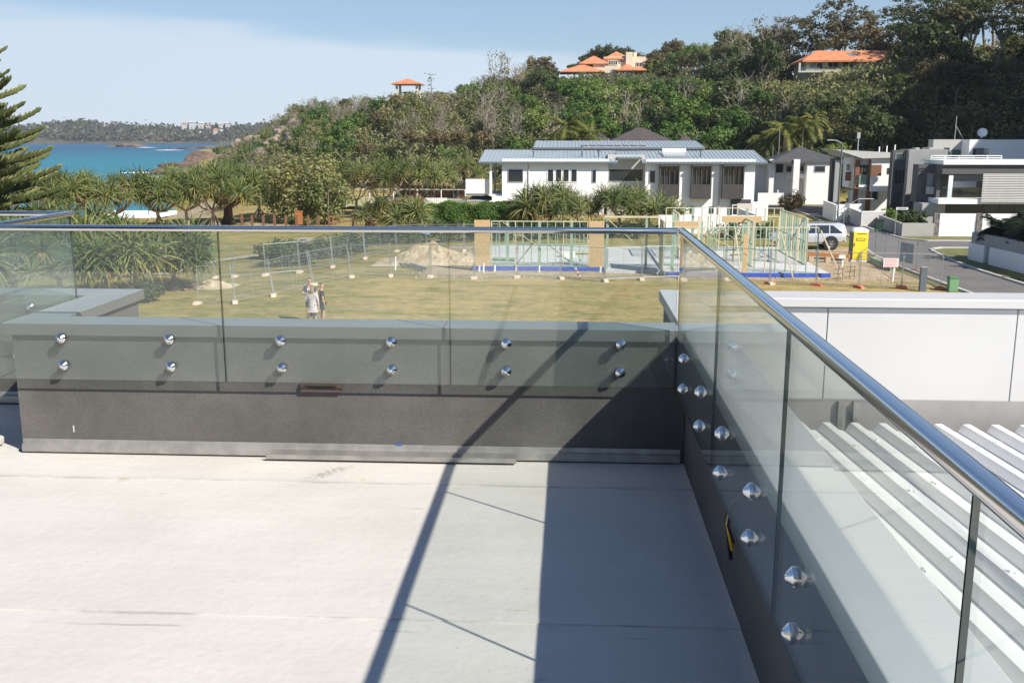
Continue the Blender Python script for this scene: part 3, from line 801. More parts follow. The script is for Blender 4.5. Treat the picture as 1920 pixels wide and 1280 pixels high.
# ---- rocks at the point and reefs in the bay
M['rock'] = mat('brown_rock', (0.075, 0.052, 0.040), 0.9, c2=(0.20, 0.145, 0.11), scale=0.5, detail=7, bump=0.9, bscale=1.5)
M['rock_pale'] = mat('pale_rock', (0.17, 0.13, 0.10), 0.9, c2=(0.36, 0.29, 0.23), scale=0.35, detail=7, bump=0.9, bscale=1.2)
def rock_mesh(seed, sub=3):
    bm = bmesh.new(); bmesh.ops.create_icosphere(bm, subdivisions=sub, radius=1.0)
    for v in bm.verts:
        n_ = mnoise.fractal(v.co * 1.4 + Vector((seed * 7.1, 0, 0)), 0.9, 2.1, 4)
        v.co *= 1 + 0.38 * n_
    me = bpy.data.meshes.new('rock'); bm.to_mesh(me); bm.free(); me.materials.append(M['rock']); return me
rocks = [rock_mesh(i) for i in range(5)]
rk = [(385, 310, 7.0, 4, 5.2, 0, 'domed dark rock, tallest of the rocks off the headland'), (366, 313, 6, 3.5, 3.2, 1, 'dark rock shoulder beside the domed rock off the headland'),
      (330, 318, 9, 4, 2.6, 2, 'broad low dark rock off the headland'), (345, 317, 6, 4, 2.2, 3, 'flat dark rock next to the broad low rock off the headland'),
      (300, 326, 6, 3, 1.5, 4, 'lowest dark rock nearest the beach in the bay'), (240, 275, 26, 10, 3.6, 1, 'long brown reef standing in the middle of the bay'),
      (345, 279, 22, 8, 1.4, 2, 'flat brown reef awash near the white breaker'), (425, 277, 40, 10, 2.2, 3, 'brown reef reaching out from the tip of the headland'),
      (447, 296, 7, 6, 5.5, 0, 'craggy rock at the tip of the headland'), (468, 300, 9, 6, 6.0, 4, 'large craggy rock under the headland bluff')]
for px, py, sx, sy, sz, i, lb in rk:
    p = on_ground(px, py, SEA); o = put('rock', rocks[i], None, p, i * 1.3); o.scale = (sx, sy, sz); tag(o, lb, 'rock', 'rocks in the bay')
# bluff of bare rock on the seaward slope
bl = [(500, 318, 250), (520, 305, 262), (545, 300, 250), (560, 285, 270), (485, 300, 330), (470, 290, 370), (530, 290, 285), (575, 300, 240), (455, 283, 400)]
for k, (px, py, Dd) in enumerate(bl):
    a = azimuth(px); x, y = Dd * math.sin(a), Dd * math.cos(a)
    o = put('rock', rocks[k % 5], None, (x, y, height(x, y) + 0.2), k * 0.9); s = Dd / 130
    o.scale = (s * 1.5, s, s * 0.95); o.data.materials.clear() if False else None
    tag(o, 'pale bare rock outcrop on the seaward slope of the headland', 'rock', 'bare outcrops on the headland bluff')
    o.material_slots[0].link = 'OBJECT'; o.material_slots[0].material = M['rock_pale']

# ---- the far side of the bay
FAR_D = 1850.0
def far_top(px):
    xs = [-500, 0, 60, 110, 160, 200, 250, 300, 350, 420, 470, 520, 700]; ys = [236, 240, 236, 228, 225, 232, 233, 236, 236, 235, 232, 228, 228]
    return float(np.interp(px, xs, ys)) 
M['far_land'] = mat('far_wooded_land', (0.030, 0.042, 0.024), 0.95, c2=(0.10, 0.085, 0.055), scale=0.02, detail=8)
M['far_leaf'] = leaf_mat('far_leaf', (0.022, 0.034, 0.020), (0.045, 0.055, 0.030), (0.085, 0.080, 0.050), scale=0.012, trans=0.1)
mb = MB(); vs = []; fs = []; cols = 150
for i in range(cols + 1):
    px = -520 + 1220 * i / cols; a = azimuth(px)
    ztop = CAM_H + FAR_D * math.tan(math.atan((640 - far_top(px)) / F_PX) - PITCH) - 7
    for j, (dd, f) in enumerate(((-30, -0.25), (0, 0.06), (25, 0.22), (110, 0.62), (230, 1.0), (900, 0.9))):
        dd2 = dd + 40 * mnoise.noise(Vector((px * 0.013, 1.7, 0)))
        R = FAR_D + dd2; zz = SEA + (ztop - SEA) * f + (3.0 * mnoise.noise(Vector((px * 0.05, dd * 0.02, 0))) if j > 1 else 0)
        vs.append((R * math.sin(a), R * math.cos(a), zz))
for i in range(cols):
    for j in range(5):
        q = i * 6 + j; fs.append((q, q + 6, q + 7, q + 1))
mb.add(vs, fs); structure(build('far_shore', mb, M['far_land'], smooth=True))
rng = np.random.default_rng(5)
def leaf_quads(C, Nrm, size, rng, aspect=0.55):
    """one small diamond-shaped leaf (or leaf spray) per centre"""
    n = len(C)
    t = rng.normal(size=(n, 3)); t -= (t * Nrm).sum(1, keepdims=True) * Nrm; t /= np.linalg.norm(t, axis=1, keepdims=True) + 1e-9
    b = np.cross(Nrm, t); s = size * rng.uniform(0.6, 1.35, (n, 1))
    V = np.stack([C - t * s, C - b * s * aspect, C + t * s, C + b * s * aspect], 1).reshape(-1, 3)
    Fc = np.arange(n * 4).reshape(-1, 4)
    return V, Fc
def unit(v): return v / (np.linalg.norm(v, axis=1, keepdims=True) + 1e-9)
C = []
for k in range(5200):
    px = rng.uniform(-500, 560); a = azimuth(px); dd = rng.uniform(15, 235)
    ztop = CAM_H + FAR_D * math.tan(math.atan((640 - far_top(px)) / F_PX) - PITCH) - 7
    R = FAR_D + dd + 40 * mnoise.noise(Vector((px * 0.013, 1.7, 0)))
    f = np.interp(dd, [0, 25, 110, 230], [0.06, 0.22, 0.62, 1.0])
    if mnoise.noise(Vector((px * 0.02, dd * 0.01, 9))) > 0.42 and dd < 60: continue
    s = rng.uniform(3, 8) * (1.25 if dd > 190 and rng.random() < 0.25 else 1)
    base = np.array([R * math.sin(a), R * math.cos(a), SEA + (ztop - SEA) * f + s * 0.5])
    C.append(base + rng.normal(size=(9, 3)) * np.array([s * 0.6, s * 0.6, s * 0.5]))
C = np.concatenate(C); V, Fc = leaf_quads(C, unit(rng.normal(size=C.shape) + np.array([0, -0.6, 0.8])), 3.2, rng, 0.8)
o = put('far_forest', mesh_of('far_forest', V.tolist(), Fc.tolist(), M['far_leaf'])); stuff(o); tag(o, 'hazy dark woodland covering the far shore of the bay', 'woodland')
M['white_wall'] = mat('white_rendered_wall', (0.76, 0.76, 0.75), 0.75, c2=(0.80, 0.80, 0.79), scale=0.7)
M['far_sand'] = mat('far_sand', (0.60, 0.47, 0.30), 0.9)
mb = MB(); 
pts = [on_ground(px, py, SEA + 1.0) for px, py in ((300, 268.6), (345, 267.6), (395, 267.8), (392, 265.9), (350, 265.6))]
mb.add([p for p in pts], [tuple(range(len(pts)))]); structure(build('far_beach', mb, M['far_sand']))
M['far_wall'] = mat('far_house_wall', (0.42, 0.42, 0.41), 0.8)
M['tile_far'] = mat('terracotta_far', (0.42, 0.20, 0.12), 0.8)
for k, (px, py, w, h) in enumerate(((200, 238, 15, 8), (347, 233, 16, 9), (362, 230, 20, 10), (378, 232, 16, 9), (391, 236, 15, 8), (415, 233, 14, 8), (428, 232, 14, 8), (405, 244, 14, 7), (416, 246, 11, 7), (378, 249, 12, 7))):
    a = azimuth(px); R = FAR_D + (150 if py < 240 else 60); z = CAM_H + R * math.tan(math.atan((640 - py) / F_PX) - PITCH)
    root = thing('house', 'tiny pale house among the trees on the far shore of the bay', 'house', (R * math.sin(a), R * math.cos(a), z - h * 0.7), -a, 'houses across the bay')
    w *= 0.62; h *= 0.6
    mb = MB(); mb.box(-w / 2, w / 2, -5, 5, -8, h); lbuild('wall', mb, M['far_wall'], root)
    mb = MB(); mb.add([(-w / 2 - 1, -6, h), (w / 2 + 1, -6, h), (w / 2 + 1, 6, h), (-w / 2 - 1, 6, h), (-w / 4, 0, h + 3), (w / 4, 0, h + 3)], [(0, 1, 5, 4), (1, 2, 5), (2, 3, 4, 5), (3, 0, 4)]); lbuild('roof', mb, M['tile_far'] if k % 3 == 1 else M['cap_pale'], root)

# ---- distant blue mountain behind the right hand hill
M['mountain'] = mat('mountain_bush', (0.03, 0.06, 0.045), 0.95, c2=(0.05, 0.08, 0.05), scale=0.004)
mb = MB(); vs = []; fs = []
for i in range(41):
    px = 1500 + 1500 * i / 40; a = azimuth(px); R = 2600
    zt = 40 + (350 - 40) * math.exp(-((px - 2350) / 330.0) ** 2) + 30 * mnoise.noise(Vector((px * 0.01, 0, 0)))
    for rr_, f in ((R - 500, 0), (R - 200, 0.55), (R, 1.0), (R + 400, 0.4)): vs.append((rr_ * math.sin(a), rr_ * math.cos(a), -5 + zt * f))
for i in range(40):
    for j in range(3):
        q = i * 4 + j; fs.append((q, q + 4, q + 5, q + 1))
mb.add(vs, fs); structure(build('mountain', mb, M['mountain'], smooth=True))

# ---- road, kerbs, path
M['asphalt'] = mat('asphalt', (0.115, 0.108, 0.105), 0.9, c2=(0.155, 0.146, 0.14), scale=0.6, detail=8, bump=0.5, bscale=30)
M['concrete'] = mat('concrete', (0.40, 0.385, 0.36), 0.85, c2=(0.47, 0.455, 0.43), scale=1.2, detail=6)
M['verge'] = mat('verge_grass', (0.085, 0.105, 0.028), 0.95, c2=(0.19, 0.17, 0.06), scale=1.1, detail=7, bump=0.8, bscale=6)
M['path'] = mat('gravel_path', (0.30, 0.27, 0.21), 0.95, c2=(0.38, 0.34, 0.27), scale=1.5)
ROAD_L = [(20.6, 22), (19.9, 40), (19.45, 50), (19.4, 53), (19.3, 58.7), (19.6, 64.8), (21.4, 77), (23.0, 95), (23.8, 107)]
ROAD_R = [(24.2, 22), (23.6, 40), (23.2, 50), (23.1, 57), (23.3, 62), (23.9, 67), (24.6, 80), (24.9, 89), (26.3, 101), (27.6, 107)]
def strip(L, R, z):
    g = MB(); poly = [(x, y) for x, y in L] + [(x, y) for x, y in reversed(R)]
    g.add([(x, y, z) for x, y in poly], [tuple(range(len(poly)))]); return g
# the verge lawns, then the carriageway with its two side streets as one outline
vg = MB(); vg.add([(x, y, 0.012) for x, y in ((23.0, 40), (23.05, 57), (23.3, 62), (23.8, 66.4), (25.2, 69.3), (60, 69.3), (60, 40))], [tuple(range(7))])
vg.add([(x, y, 0.012) for x, y in ((24.3, 75), (60, 74.0), (60, 108), (27.0, 106.8), (26.3, 101), (24.9, 89), (24.6, 80))], [tuple(range(7))])
vg.add([(x, y, 0.012) for x, y in ((19.5, 40), (19.5, 53), (19.4, 58.7), (19.7, 64.8), (18.2, 64.8), (18.6, 53), (18.6, 40))], [tuple(range(7))])
structure(build('verge', vg, M['verge'], fix=False))
outline = ROAD_L + [(14, 107.5), (14, 114), (60, 114), (60, 107.2)] + [(27.6, 107)] + list(reversed([p for p in ROAD_R if 75 < p[1] < 107])) + [(24.7, 75.2), (26.0, 74.0), (60, 73.9), (60, 69.4), (25.2, 69.4), (24.2, 68.4)] + list(reversed([p for p in ROAD_R if p[1] < 67.5]))
g = MB(); g.add([(x, y, 0.02) for x, y in outline], [tuple(range(len(outline)))])
road = structure(build('road', g, M['asphalt'], fix=False))
bm = bmesh.new(); bm.from_mesh(road.data); bmesh.ops.triangulate(bm, faces=bm.faces); bmesh.ops.recalc_face_normals(bm, faces=bm.faces)
for f in bm.faces:
    if f.normal.z < 0: f.normal_flip()
bm.to_mesh(road.data); bm.free()
def kerb(pts, w=0.22, h=0.11):
    g = MB()
    for a, b in zip(pts[:-1], pts[1:]): g.beam((a[0], a[1], h / 2), (b[0], b[1], h / 2), w, h)
    structure(build('kerb', g, M['concrete'], bevel=0.02))
kerb([(x - 0.12, y) for x, y in ROAD_L]); kerb([(x + 0.12, y) for x, y in ROAD_R if y < 67.5] + [(24.35, 68.5), (25.3, 69.3), (60, 69.3)])
kerb([(60, 74.05), (26.0, 74.1), (24.85, 75.2)] + [(x + 0.12, y) for x, y in ROAD_R if y > 76])
# foot path through the park on the left
g = MB(); P = [on_ground(px, py, 0) for px, py in ((300, 505), (400, 481), (440, 476), (500, 471), (560, 455), (575, 440))]
for a, b in zip(P[:-1], P[1:]): 
    s = Vector((-(b - a).y, (b - a).x, 0)).normalized() * 0.55
    g.quad((a.x - s.x, a.y - s.y, height(a.x, a.y) + 0.06), (b.x - s.x, b.y - s.y, height(b.x, b.y) + 0.06), (b.x + s.x, b.y + s.y, height(b.x, b.y) + 0.06), (a.x + s.x, a.y + s.y, height(a.x, a.y) + 0.06))
structure(build('footpath', g, M['path']))
# ================================================================== houses
M['white_clad'] = mat('white_cladding', (0.83, 0.83, 0.83), 0.6, c2=(0.86, 0.86, 0.86), scale=0.8)
M['offwhite'] = mat('off_white_render', (0.45, 0.445, 0.43), 0.8, c2=(0.49, 0.48, 0.465), scale=0.8)
M['warm_grey'] = mat('warm_grey_render', (0.34, 0.33, 0.31), 0.8, c2=(0.38, 0.37, 0.35), scale=0.8)
M['roof_blue'] = mat('blue_grey_roof_metal', (0.30, 0.35, 0.385), 0.38, c2=(0.34, 0.385, 0.42), scale=0.7)
M['gutter'] = mat('slate_gutter', (0.11, 0.14, 0.155), 0.45)
M['charcoal'] = mat('charcoal_cladding', (0.055, 0.052, 0.052), 0.6, c2=(0.07, 0.066, 0.065), scale=2)
M['dark_render'] = mat('dark_grey_render', (0.085, 0.085, 0.088), 0.8, c2=(0.10, 0.10, 0.102), scale=2.5)
M['mid_grey'] = mat('grey_cladding', (0.28, 0.285, 0.29), 0.7, c2=(0.31, 0.315, 0.32), scale=1.5)
M['brown_timber'] = mat('brown_timber', (0.16, 0.075, 0.042), 0.7, c2=(0.21, 0.105, 0.06), scale=3, stretch=(1, 1, 6))
M['slate_tile'] = mat('slate_roof_tile', (0.058, 0.060, 0.066), 0.7, c2=(0.082, 0.084, 0.09), scale=1.5, bump=0.6, bscale=5)
M['brown_tile'] = mat('brown_roof_tile', (0.060, 0.050, 0.050), 0.8, c2=(0.085, 0.072, 0.072), scale=1.5, bump=0.6, bscale=5)
M['terracotta'] = mat('terracotta_tile', (0.46, 0.165, 0.075), 0.8, c2=(0.60, 0.26, 0.13), scale=1.0, detail=6, bump=0.6, bscale=4)
M['cream'] = mat('cream_wall', (0.62, 0.55, 0.42), 0.8, c2=(0.68, 0.61, 0.48), scale=0.6)
M['beige'] = mat('beige_wall', (0.40, 0.37, 0.27), 0.8, c2=(0.44, 0.41, 0.30), scale=0.6)
M['stone'] = mat('ledge_stone', (0.10, 0.09, 0.085), 0.9, c2=(0.27, 0.25, 0.23), scale=3.5, detail=6, bump=0.8, bscale=9)
M['thatch'] = mat('thatch', (0.20, 0.165, 0.13), 0.95, c2=(0.28, 0.235, 0.19), scale=2, bump=0.8, bscale=12)
M['alu'] = mat('aluminium', (0.55, 0.56, 0.57), 0.35, metal=0.7)
M['court_green'] = mat('court_fence_green', (0.03, 0.12, 0.09), 0.7)
M['clear'] = glass_mat('thin_clear_glass', (0.85, 0.92, 0.90))
M['curtain'] = mat('green_curtain', (0.05, 0.14, 0.09), 0.8)

def blk(root, name, px0, py0, px1, py1, Y0, Y1, m, z0=None, bevel=0.0):
    a = at_y(px0, py0, Y0); b = at_y(px1, py1, Y0)
    k = MB(); k.box(min(a.x, b.x), max(a.x, b.x), Y0, Y1, z0 if z0 is not None else min(a.z, b.z), max(a.z, b.z))
    return build(name, k, m, root, bevel=bevel)
def win(root, px0, py0, px1, py1, Y, fm=None, pm=None, mull=0, d=0.05, fr=0.07, name='window'):
    """frame with its pane set back inside it"""
    a = at_y(px0, py0, Y); b = at_y(px1, py1, Y)
    x0, x1, z1, z0 = a.x, b.x, a.z, b.z
    k = MB()
    k.box(x0, x1, Y - d, Y - 0.004, z1 - fr, z1); k.box(x0, x1, Y - d, Y - 0.004, z0, z0 + fr)
    k.box(x0, x0 + fr, Y - d, Y - 0.004, z0 + fr, z1 - fr); k.box(x1 - fr, x1, Y - d, Y - 0.004, z0 + fr, z1 - fr)
    xs = [x0 + fr + (x1 - x0 - 2 * fr) * (q + 1) / (mull + 1) for q in range(mull)]
    for x in xs: k.box(x - fr / 2, x + fr / 2, Y - d, Y - 0.004, z0 + fr, z1 - fr)
    w = build(name, k, fm or M['alu'], root)
    ed = [x0 + fr] + xs + [x1 - fr]
    for q in range(mull + 1):
        k = MB(); k.box(ed[q] + (fr / 2 if q else 0), ed[q + 1] - (fr / 2 if q < mull else 0), Y - 0.018, Y - 0.006, z0 + fr, z1 - fr); build('pane', k, pm or M['dark_glass'], w)
    return w
def side_win(root, X, y0, y1, z0, z1, m=None, fm=None, sgn=-1):
    k = MB(); k.box(min(X, X + sgn * 0.04), max(X, X + sgn * 0.04), y0, y1, z0, z1); w = build('window', k, fm or M['charcoal'], root)
    k = MB(); k.box(min(X + sgn * 0.041, X + sgn * 0.05), max(X + sgn * 0.041, X + sgn * 0.05), y0 + 0.08, y1 - 0.08, z0 + 0.08, z1 - 0.08); build('pane', k, m or M['dark_glass'], w)
    return w
def metal_roof(root, x0, x1, y0, z0, y1, z1, name='roof', pitch=0.38, thick=0.09):
    k = MB()
    k.add([(x0, y0, z0 - thick), (x1, y0, z0 - thick), (x1, y1, z1 - thick), (x0, y1, z1 - thick), (x0, y0, z0), (x1, y0, z0), (x1, y1, z1), (x0, y1, z1)], [(0, 3, 2, 1), (4, 5, 6, 7), (0, 1, 5, 4), (1, 2, 6, 5), (2, 3, 7, 6), (3, 0, 4, 7)])
    x = x0 + pitch / 2
    while x < x1:
        k.beam((x, y0 - 0.01, z0 + 0.018), (x, y1 + 0.01, z1 + 0.018), 0.06, 0.05); x += pitch
    r = build(name, k, M['roof_blue'], root)
    g = MB(); g.box(x0, x1, y0 - 0.11, y0 - 0.012, z0 - 0.2, z0 - 0.02); build('gutter', g, M['gutter'], r)
    return r
def hip(root, x0, x1, y0, y1, z, h, m, name='roof', over=0.5, th=0.18):
    x0 -= over; x1 += over; y0 -= over; y1 += over
    d = min((y1 - y0) / 2, (x1 - x0) / 2 - 0.2); yc = (y0 + y1) / 2
    k = MB(); k.add([(x0, y0, z), (x1, y0, z), (x1, y1, z), (x0, y1, z), (x0 + d, yc, z + h), (x1 - d, yc, z + h), (x0, y0, z - th), (x1, y0, z - th), (x1, y1, z - th), (x0, y1, z - th)],
                    [(0, 1, 5, 4), (1, 2, 5), (2, 3, 4, 5), (3, 0, 4), (6, 9, 8, 7), (0, 6, 7, 1), (1, 7, 8, 2), (2, 8, 9, 3), (3, 9, 6, 0)])
    return build(name, k, m, root)

# ---- the long white house in the middle
W = 97.0
h = thing('white_house', 'long white two storey house with blue grey ribbed roof and three dark window boxes', 'house', (5, 102, 0))
X = lambda px: at_y(px, 340, W).x
zE = 5.12
k = MB(); k.box(X(918) + 1.2, X(1140), W, 106, 1.42, zE + 0.25); k.box(X(918), X(918) + 0.22, W, W + 0.22, 1.42, zE); k.box(X(918), X(918) + 1.2, W, 106, 1.10, 1.85); k.box(X(945), X(1140) - 0.3, W + 1.3, 105.5, 0, 1.42)
k.box(X(930), X(938), W + 0.05, W + 0.5, 0, 1.10)
build('wall', k, M['white_clad'], h)
k = MB(); k.box(X(1140) + 0.002, X(1210) - 0.002, W + 1.25, 105.8, 0, 5.75); build('recess_wall', k, M['offwhite'], h)
k = MB(); k.box(X(1210), X(1415), W + 0.001, 106, 0, zE + 0.25); build('wall', k, M['white_clad'], h)
rA = metal_roof(h, X(898), X(1157), W - 0.42, zE + 0.02, 104.2, 6.16)
rB = metal_roof(h, X(1203), X(1436), W - 0.42, zE + 0.0, 104.2, 6.14)
metal_roof(h, X(1157) + 0.01, X(1203) - 0.01, W + 0.5, zE + 0.42, 104.2, 6.10)
# upper roof behind, with skylights
k = MB(); k.box(X(990), X(1330), 104.3, 109.5, 5.4, 6.28); build('upper_wall', k, M['white_clad'], h)
k = MB(); k.box(X(905), X(1010), 104.25, 104.32, 5.9, 6.25); build('dark_band', k, M['charcoal'], h)
rU = metal_roof(h, at_y(1000, 270, 104).x, at_y(1322, 270, 104).x, 103.9, 6.42, 111.5, 7.05, 'upper_roof')
for q in range(8):
    x = at_y(1092 + q * 15.5, 275, 105.2).x; k = MB(); k.box(x, x + 0.62, 105.2, 106.3, 6.62, 6.78); build('skylight', k, M['alu'], rU)
k = MB(); k.tube([(at_y(1240, 345, 101.6).x, 101.6, 6.05), (at_y(1240, 345, 101.6).x + 2.3, 101.6, 6.05)], 0.30, 18)
hw = thing('water_heater', 'white solar water tank lying on the blue grey ribbed roof', 'water heater', (at_y(1262, 345, 101.6).x, 101.6, 5.75))
build('tank', k, M['white_clad'], hw, smooth=False)
xa = at_y(1240, 345, 101.6).x
k = MB(); k.add([(xa - 0.05, 99.4, 5.62), (xa + 2.35, 99.4, 5.62), (xa + 2.35, 101.3, 5.92), (xa - 0.05, 101.3, 5.92), (xa - 0.05, 99.4, 5.55), (xa + 2.35, 99.4, 5.55), (xa + 2.35, 101.3, 5.83), (xa - 0.05, 101.3, 5.83)], [(0, 1, 2, 3), (4, 7, 6, 5), (0, 4, 5, 1), (1, 5, 6, 2), (2, 6, 7, 3), (3, 7, 4, 0)])
build('collector', k, M['alu'], hw)
for px, hh in ((1091, 0.95), (1123, 0.5), (1315, 0.5), (1000, 0.4)):
    x = at_y(px, 290, 99).x; k = MB(); k.tube([(x, 99.5, 5.45), (x, 99.5, 5.6 + hh)], 0.07, 8); k.tube([(x, 99.5, 5.6 + hh), (x, 99.5, 5.68 + hh)], 0.13, 8); build('vent_pipe', k, M['gutter'], rA if px < 1200 else rB)
win(h, 952, 317, 981, 342, W)
for a in (1026, 1041, 1055, 1070): win(h, a, 317, a + 12.5, 342, W, M['white_clad'])
win(h, 1110, 318, 1118, 343, W)
win(h, 1141, 316, 1206, 341, W + 1.25)
win(h, 1217, 319, 1229, 344, W + 0.001)
for a, b in ((1237, 1273), (1297, 1333), (1356, 1394)):
    p = at_y(a, 312, W - 0.6); q = at_y(b, 373, W - 0.6); zs = at_y(a, 346, W - 0.6).z
    k = MB(); k.box(p.x, q.x, W - 0.6, W, q.z, zs); k.box(p.x, p.x + 0.12, W - 0.6, W, zs, p.z); k.box(q.x - 0.12, q.x, W - 0.6, W, zs, p.z); k.box(p.x, q.x, W - 0.75, W, p.z, p.z + 0.16)
    bay = build('window_box', k, M['charcoal'], h)
    for zz in np.linspace(q.z + 0.12, zs - 0.12, 6):
        g = MB(); g.box(p.x - 0.01, q.x + 0.01, W - 0.615, W - 0.602, zz - 0.015, zz + 0.015); build('board', g, M['charcoal'], bay)
    g = MB(); g.box(p.x + 0.12, q.x - 0.12, W - 0.10, W - 0.05, zs, p.z); build('pane', g, M['dark_glass'], bay)
    for t in (0.25, 0.5, 0.75):
        x = p.x + (q.x - p.x) * t; g = MB(); g.box(x - 0.03, x + 0.03, W - 0.5, W - 0.44, zs, p.z); build('mullion', g, M['charcoal'], bay)
for a in (1294, 1330): win(h, a, 387, a + 8, 400, W + 0.001, M['charcoal'])
win(h, 937, 377, 982, 392, W + 1.3, M['charcoal'], mull=1)
blk(h, 'door_surround', 1371, 374, 1407, 404, W - 0.25, W, M['charcoal'], z0=0)
win(h, 1373, 384, 1404, 404, W - 0.255, M['white_clad'], mull=1, name='sliding_door')
for px in (991, 1349):
    x = X(px); k = MB(); k.tube([(x, W - 0.07, zE - 0.15), (x, W - 0.07, 1.5 if px < 1000 else 0.1)], 0.05, 8); build('downpipe', k, M['offwhite'], h)
# balcony on its seaward end
k = MB(); xb0, xb1 = X(872), X(918)
k.box(xb0, xb1 - 0.05, W + 0.4, W + 0.5, 2.05, 3.45); bal = build('balcony_screen', k, M['white_clad'], h)
for q in range(14):
    x = xb0 + (xb1 - xb0) * (q + 0.5) / 14; g = MB(); g.box(x - 0.035, x + 0.035, W + 0.375, W + 0.399, 2.07, 3.43); build('batten', g, M['white_clad'], bal)
k = MB(); k.box(xb0, xb1 + 1.1, W + 0.5, 104, 1.86, 2.02); build('balcony_floor', k, M['offwhite'], h)
k = MB(); k.add([(xb0 + 0.1, W + 0.2, 1.35), (xb1 + 0.2, W + 0.2, 1.35), (xb1 + 0.2, W + 3, 1.8), (xb0 + 0.5, W + 3, 1.8)], [(0, 1, 2, 3)]); build('awning', k, M['roof_blue'], h)
for px in (920, 935):
    x = X(px) + 0.1; k = MB(); k.box(x - 0.1, x + 0.1, 101, 101.2, 1.85, zE + 0.3); build('post', k, M['offwhite'], h)
k = MB(); k.box(X(931), X(945), 97.9, 97.96, 1.86, 2.95); build('balcony_rail', k, M['clear'], h)

# low white walls round its garden
def wall_run(label, pts, z, t, m, capm=None, name='garden_wall', base=0.0):
    root = thing(name, label, 'wall', (*pts[0], base))
    for a, b in zip(pts[:-1], pts[1:]):
        k = MB(); k.beam((a[0], a[1], base + z / 2), (b[0], b[1], base + z / 2), t, z); build('wall', k, m, root)
        if capm:
            k = MB(); k.beam((a[0], a[1], base + z + 0.03), (b[0], b[1], base + z + 0.03), t + 0.06, 0.06); build('coping', k, capm, root)
    return root
nb = wall_run('long white garden wall with a black number nine behind the timber frames', [(7.0, 79), (at_y(1424, 400, 79).x, 79), (at_y(1424, 400, 79).x - 0.2, 87)], 1.45, 0.2, M['white_clad'], name='garden_wall')
# the number on it
k = MB(); c = at_y(1416, 424, 78.88); R0 = 0.11
k.tube([(c.x + R0 * math.cos(a), 78.885, c.z + 0.07 + R0 * math.sin(a)) for a in np.linspace(0, 2 * math.pi, 17)], 0.028, 6)
k.tube([(c.x + R0, 78.885, c.z + 0.07), (c.x + R0 * 0.8, 78.885, c.z - 0.08), (c.x - 0.01, 78.885, c.z - 0.20)], 0.028, 6)
build('number', k, M['rubber'], nb)
wall_run('short white wall beside the red leaved shrub at the white house', [(at_y(1412, 345, 92).x, 92), (at_y(1442, 345, 92).x, 92)], 1.7, 0.2, M['white_clad'])
wall_run('pale pink garden wall by the white house door', [(at_y(1384, 345, 95).x, 95), (at_y(1411, 345, 95).x, 95)], 1.35, 0.2, mat('pale_pink', (0.6, 0.54, 0.53), 0.8))

# white slatted fence and posts beyond the hedge
sf = thing('slat_fence', 'low white vertical slat fence between hedge and lawn court', 'fence', (at_y(830, 345, 99).x, 99, 0))
xa, xb = at_y(798, 345, 99).x, at_y(915, 345, 99).x
for q in range(34):
    x = xa + (xb - xa) * q / 34; k = MB(); k.box(x, x + 0.11, 99, 99.03, 0.05, 1.55); build('slat', k, M['white_clad'], sf)
k = MB(); k.box(xa, xb, 99.035, 99.08, 1.35, 1.45); k.box(xa, xb, 99.035, 99.08, 0.3, 0.4); build('rail', k, M['white_clad'], sf)
def court_fence(label, px0, px1, Y, z1, m, step, group):
    r_ = thing('court_fence', label, 'fence', (at_y(px0, 345, Y).x, Y, 0), 0, group)
    x0, x1 = at_y(px0, 345, Y).x, at_y(px1, 345, Y).x
    n = max(1, int((x1 - x0) / step))
    for q in range(n + 1):
        x = x0 + (x1 - x0) * q / n; k = MB(); k.tube([(x, Y, 0), (x, Y, z1)], 0.05, 6); build('post', k, m, r_)
    k = MB(); k.tube([(x0, Y, z1), (x1, Y, z1)], 0.035, 6); k.tube([(x0, Y, z1 * 0.5), (x1, Y, z1 * 0.5)], 0.02, 6); build('rail', k, m, r_)
court_fence('white post and rail fence round the pale lawn court', 648, 872, 108, 1.9, M['white_clad'], 2.6, 'fences round the court')
court_fence('green mesh fence post line in front of the thatched roofs', 800, 900, 122, 2.2, M['court_green'], 2.2, 'fences round the court')
k = MB(); k.box(at_y(640, 345, 110).x, at_y(910, 345, 110).x, 109, 121, 0.0, 0.05); structure(build('lawn_court', k, mat('pale_lawn', (0.30, 0.29, 0.14), 0.95, c2=(0.36, 0.34, 0.18), scale=0.3)))
for lb, px, w_, Y_, hh in (('thatched hut with white finial beyond the court', 823, 7.5, 127, 2.0), ('smaller thatched hut tucked behind the pandanus by the court', 777, 4.5, 129, 2.4), ('low thatched hut joined behind the finial hut', 802, 6, 132, 1.2)):
    x = at_y(px, 345, Y_).x; r_ = thing('thatched_hut', lb, 'hut', (x, Y_, 0))
    zb = 1.75 if hh < 2.3 else 2.1
    k = MB(); k.box(x - w_ / 2 + 0.6, x + w_ / 2 - 0.6, Y_ - 2, Y_ + 2, 0, zb); build('wall', k, M['brown_timber'], r_)
    hip(r_, x - w_ / 2, x + w_ / 2, Y_ - 3, Y_ + 3, zb, hh, M['thatch'], over=0.2)
    if hh == 2.0:
        k = MB(); k.lathe([(0.12, 0), (0.2, 0.2), (0.05, 0.5)], (x, Y_, zb + hh - 0.05), (0, 0, 1), 8); build('finial', k, M['white_clad'], r_)

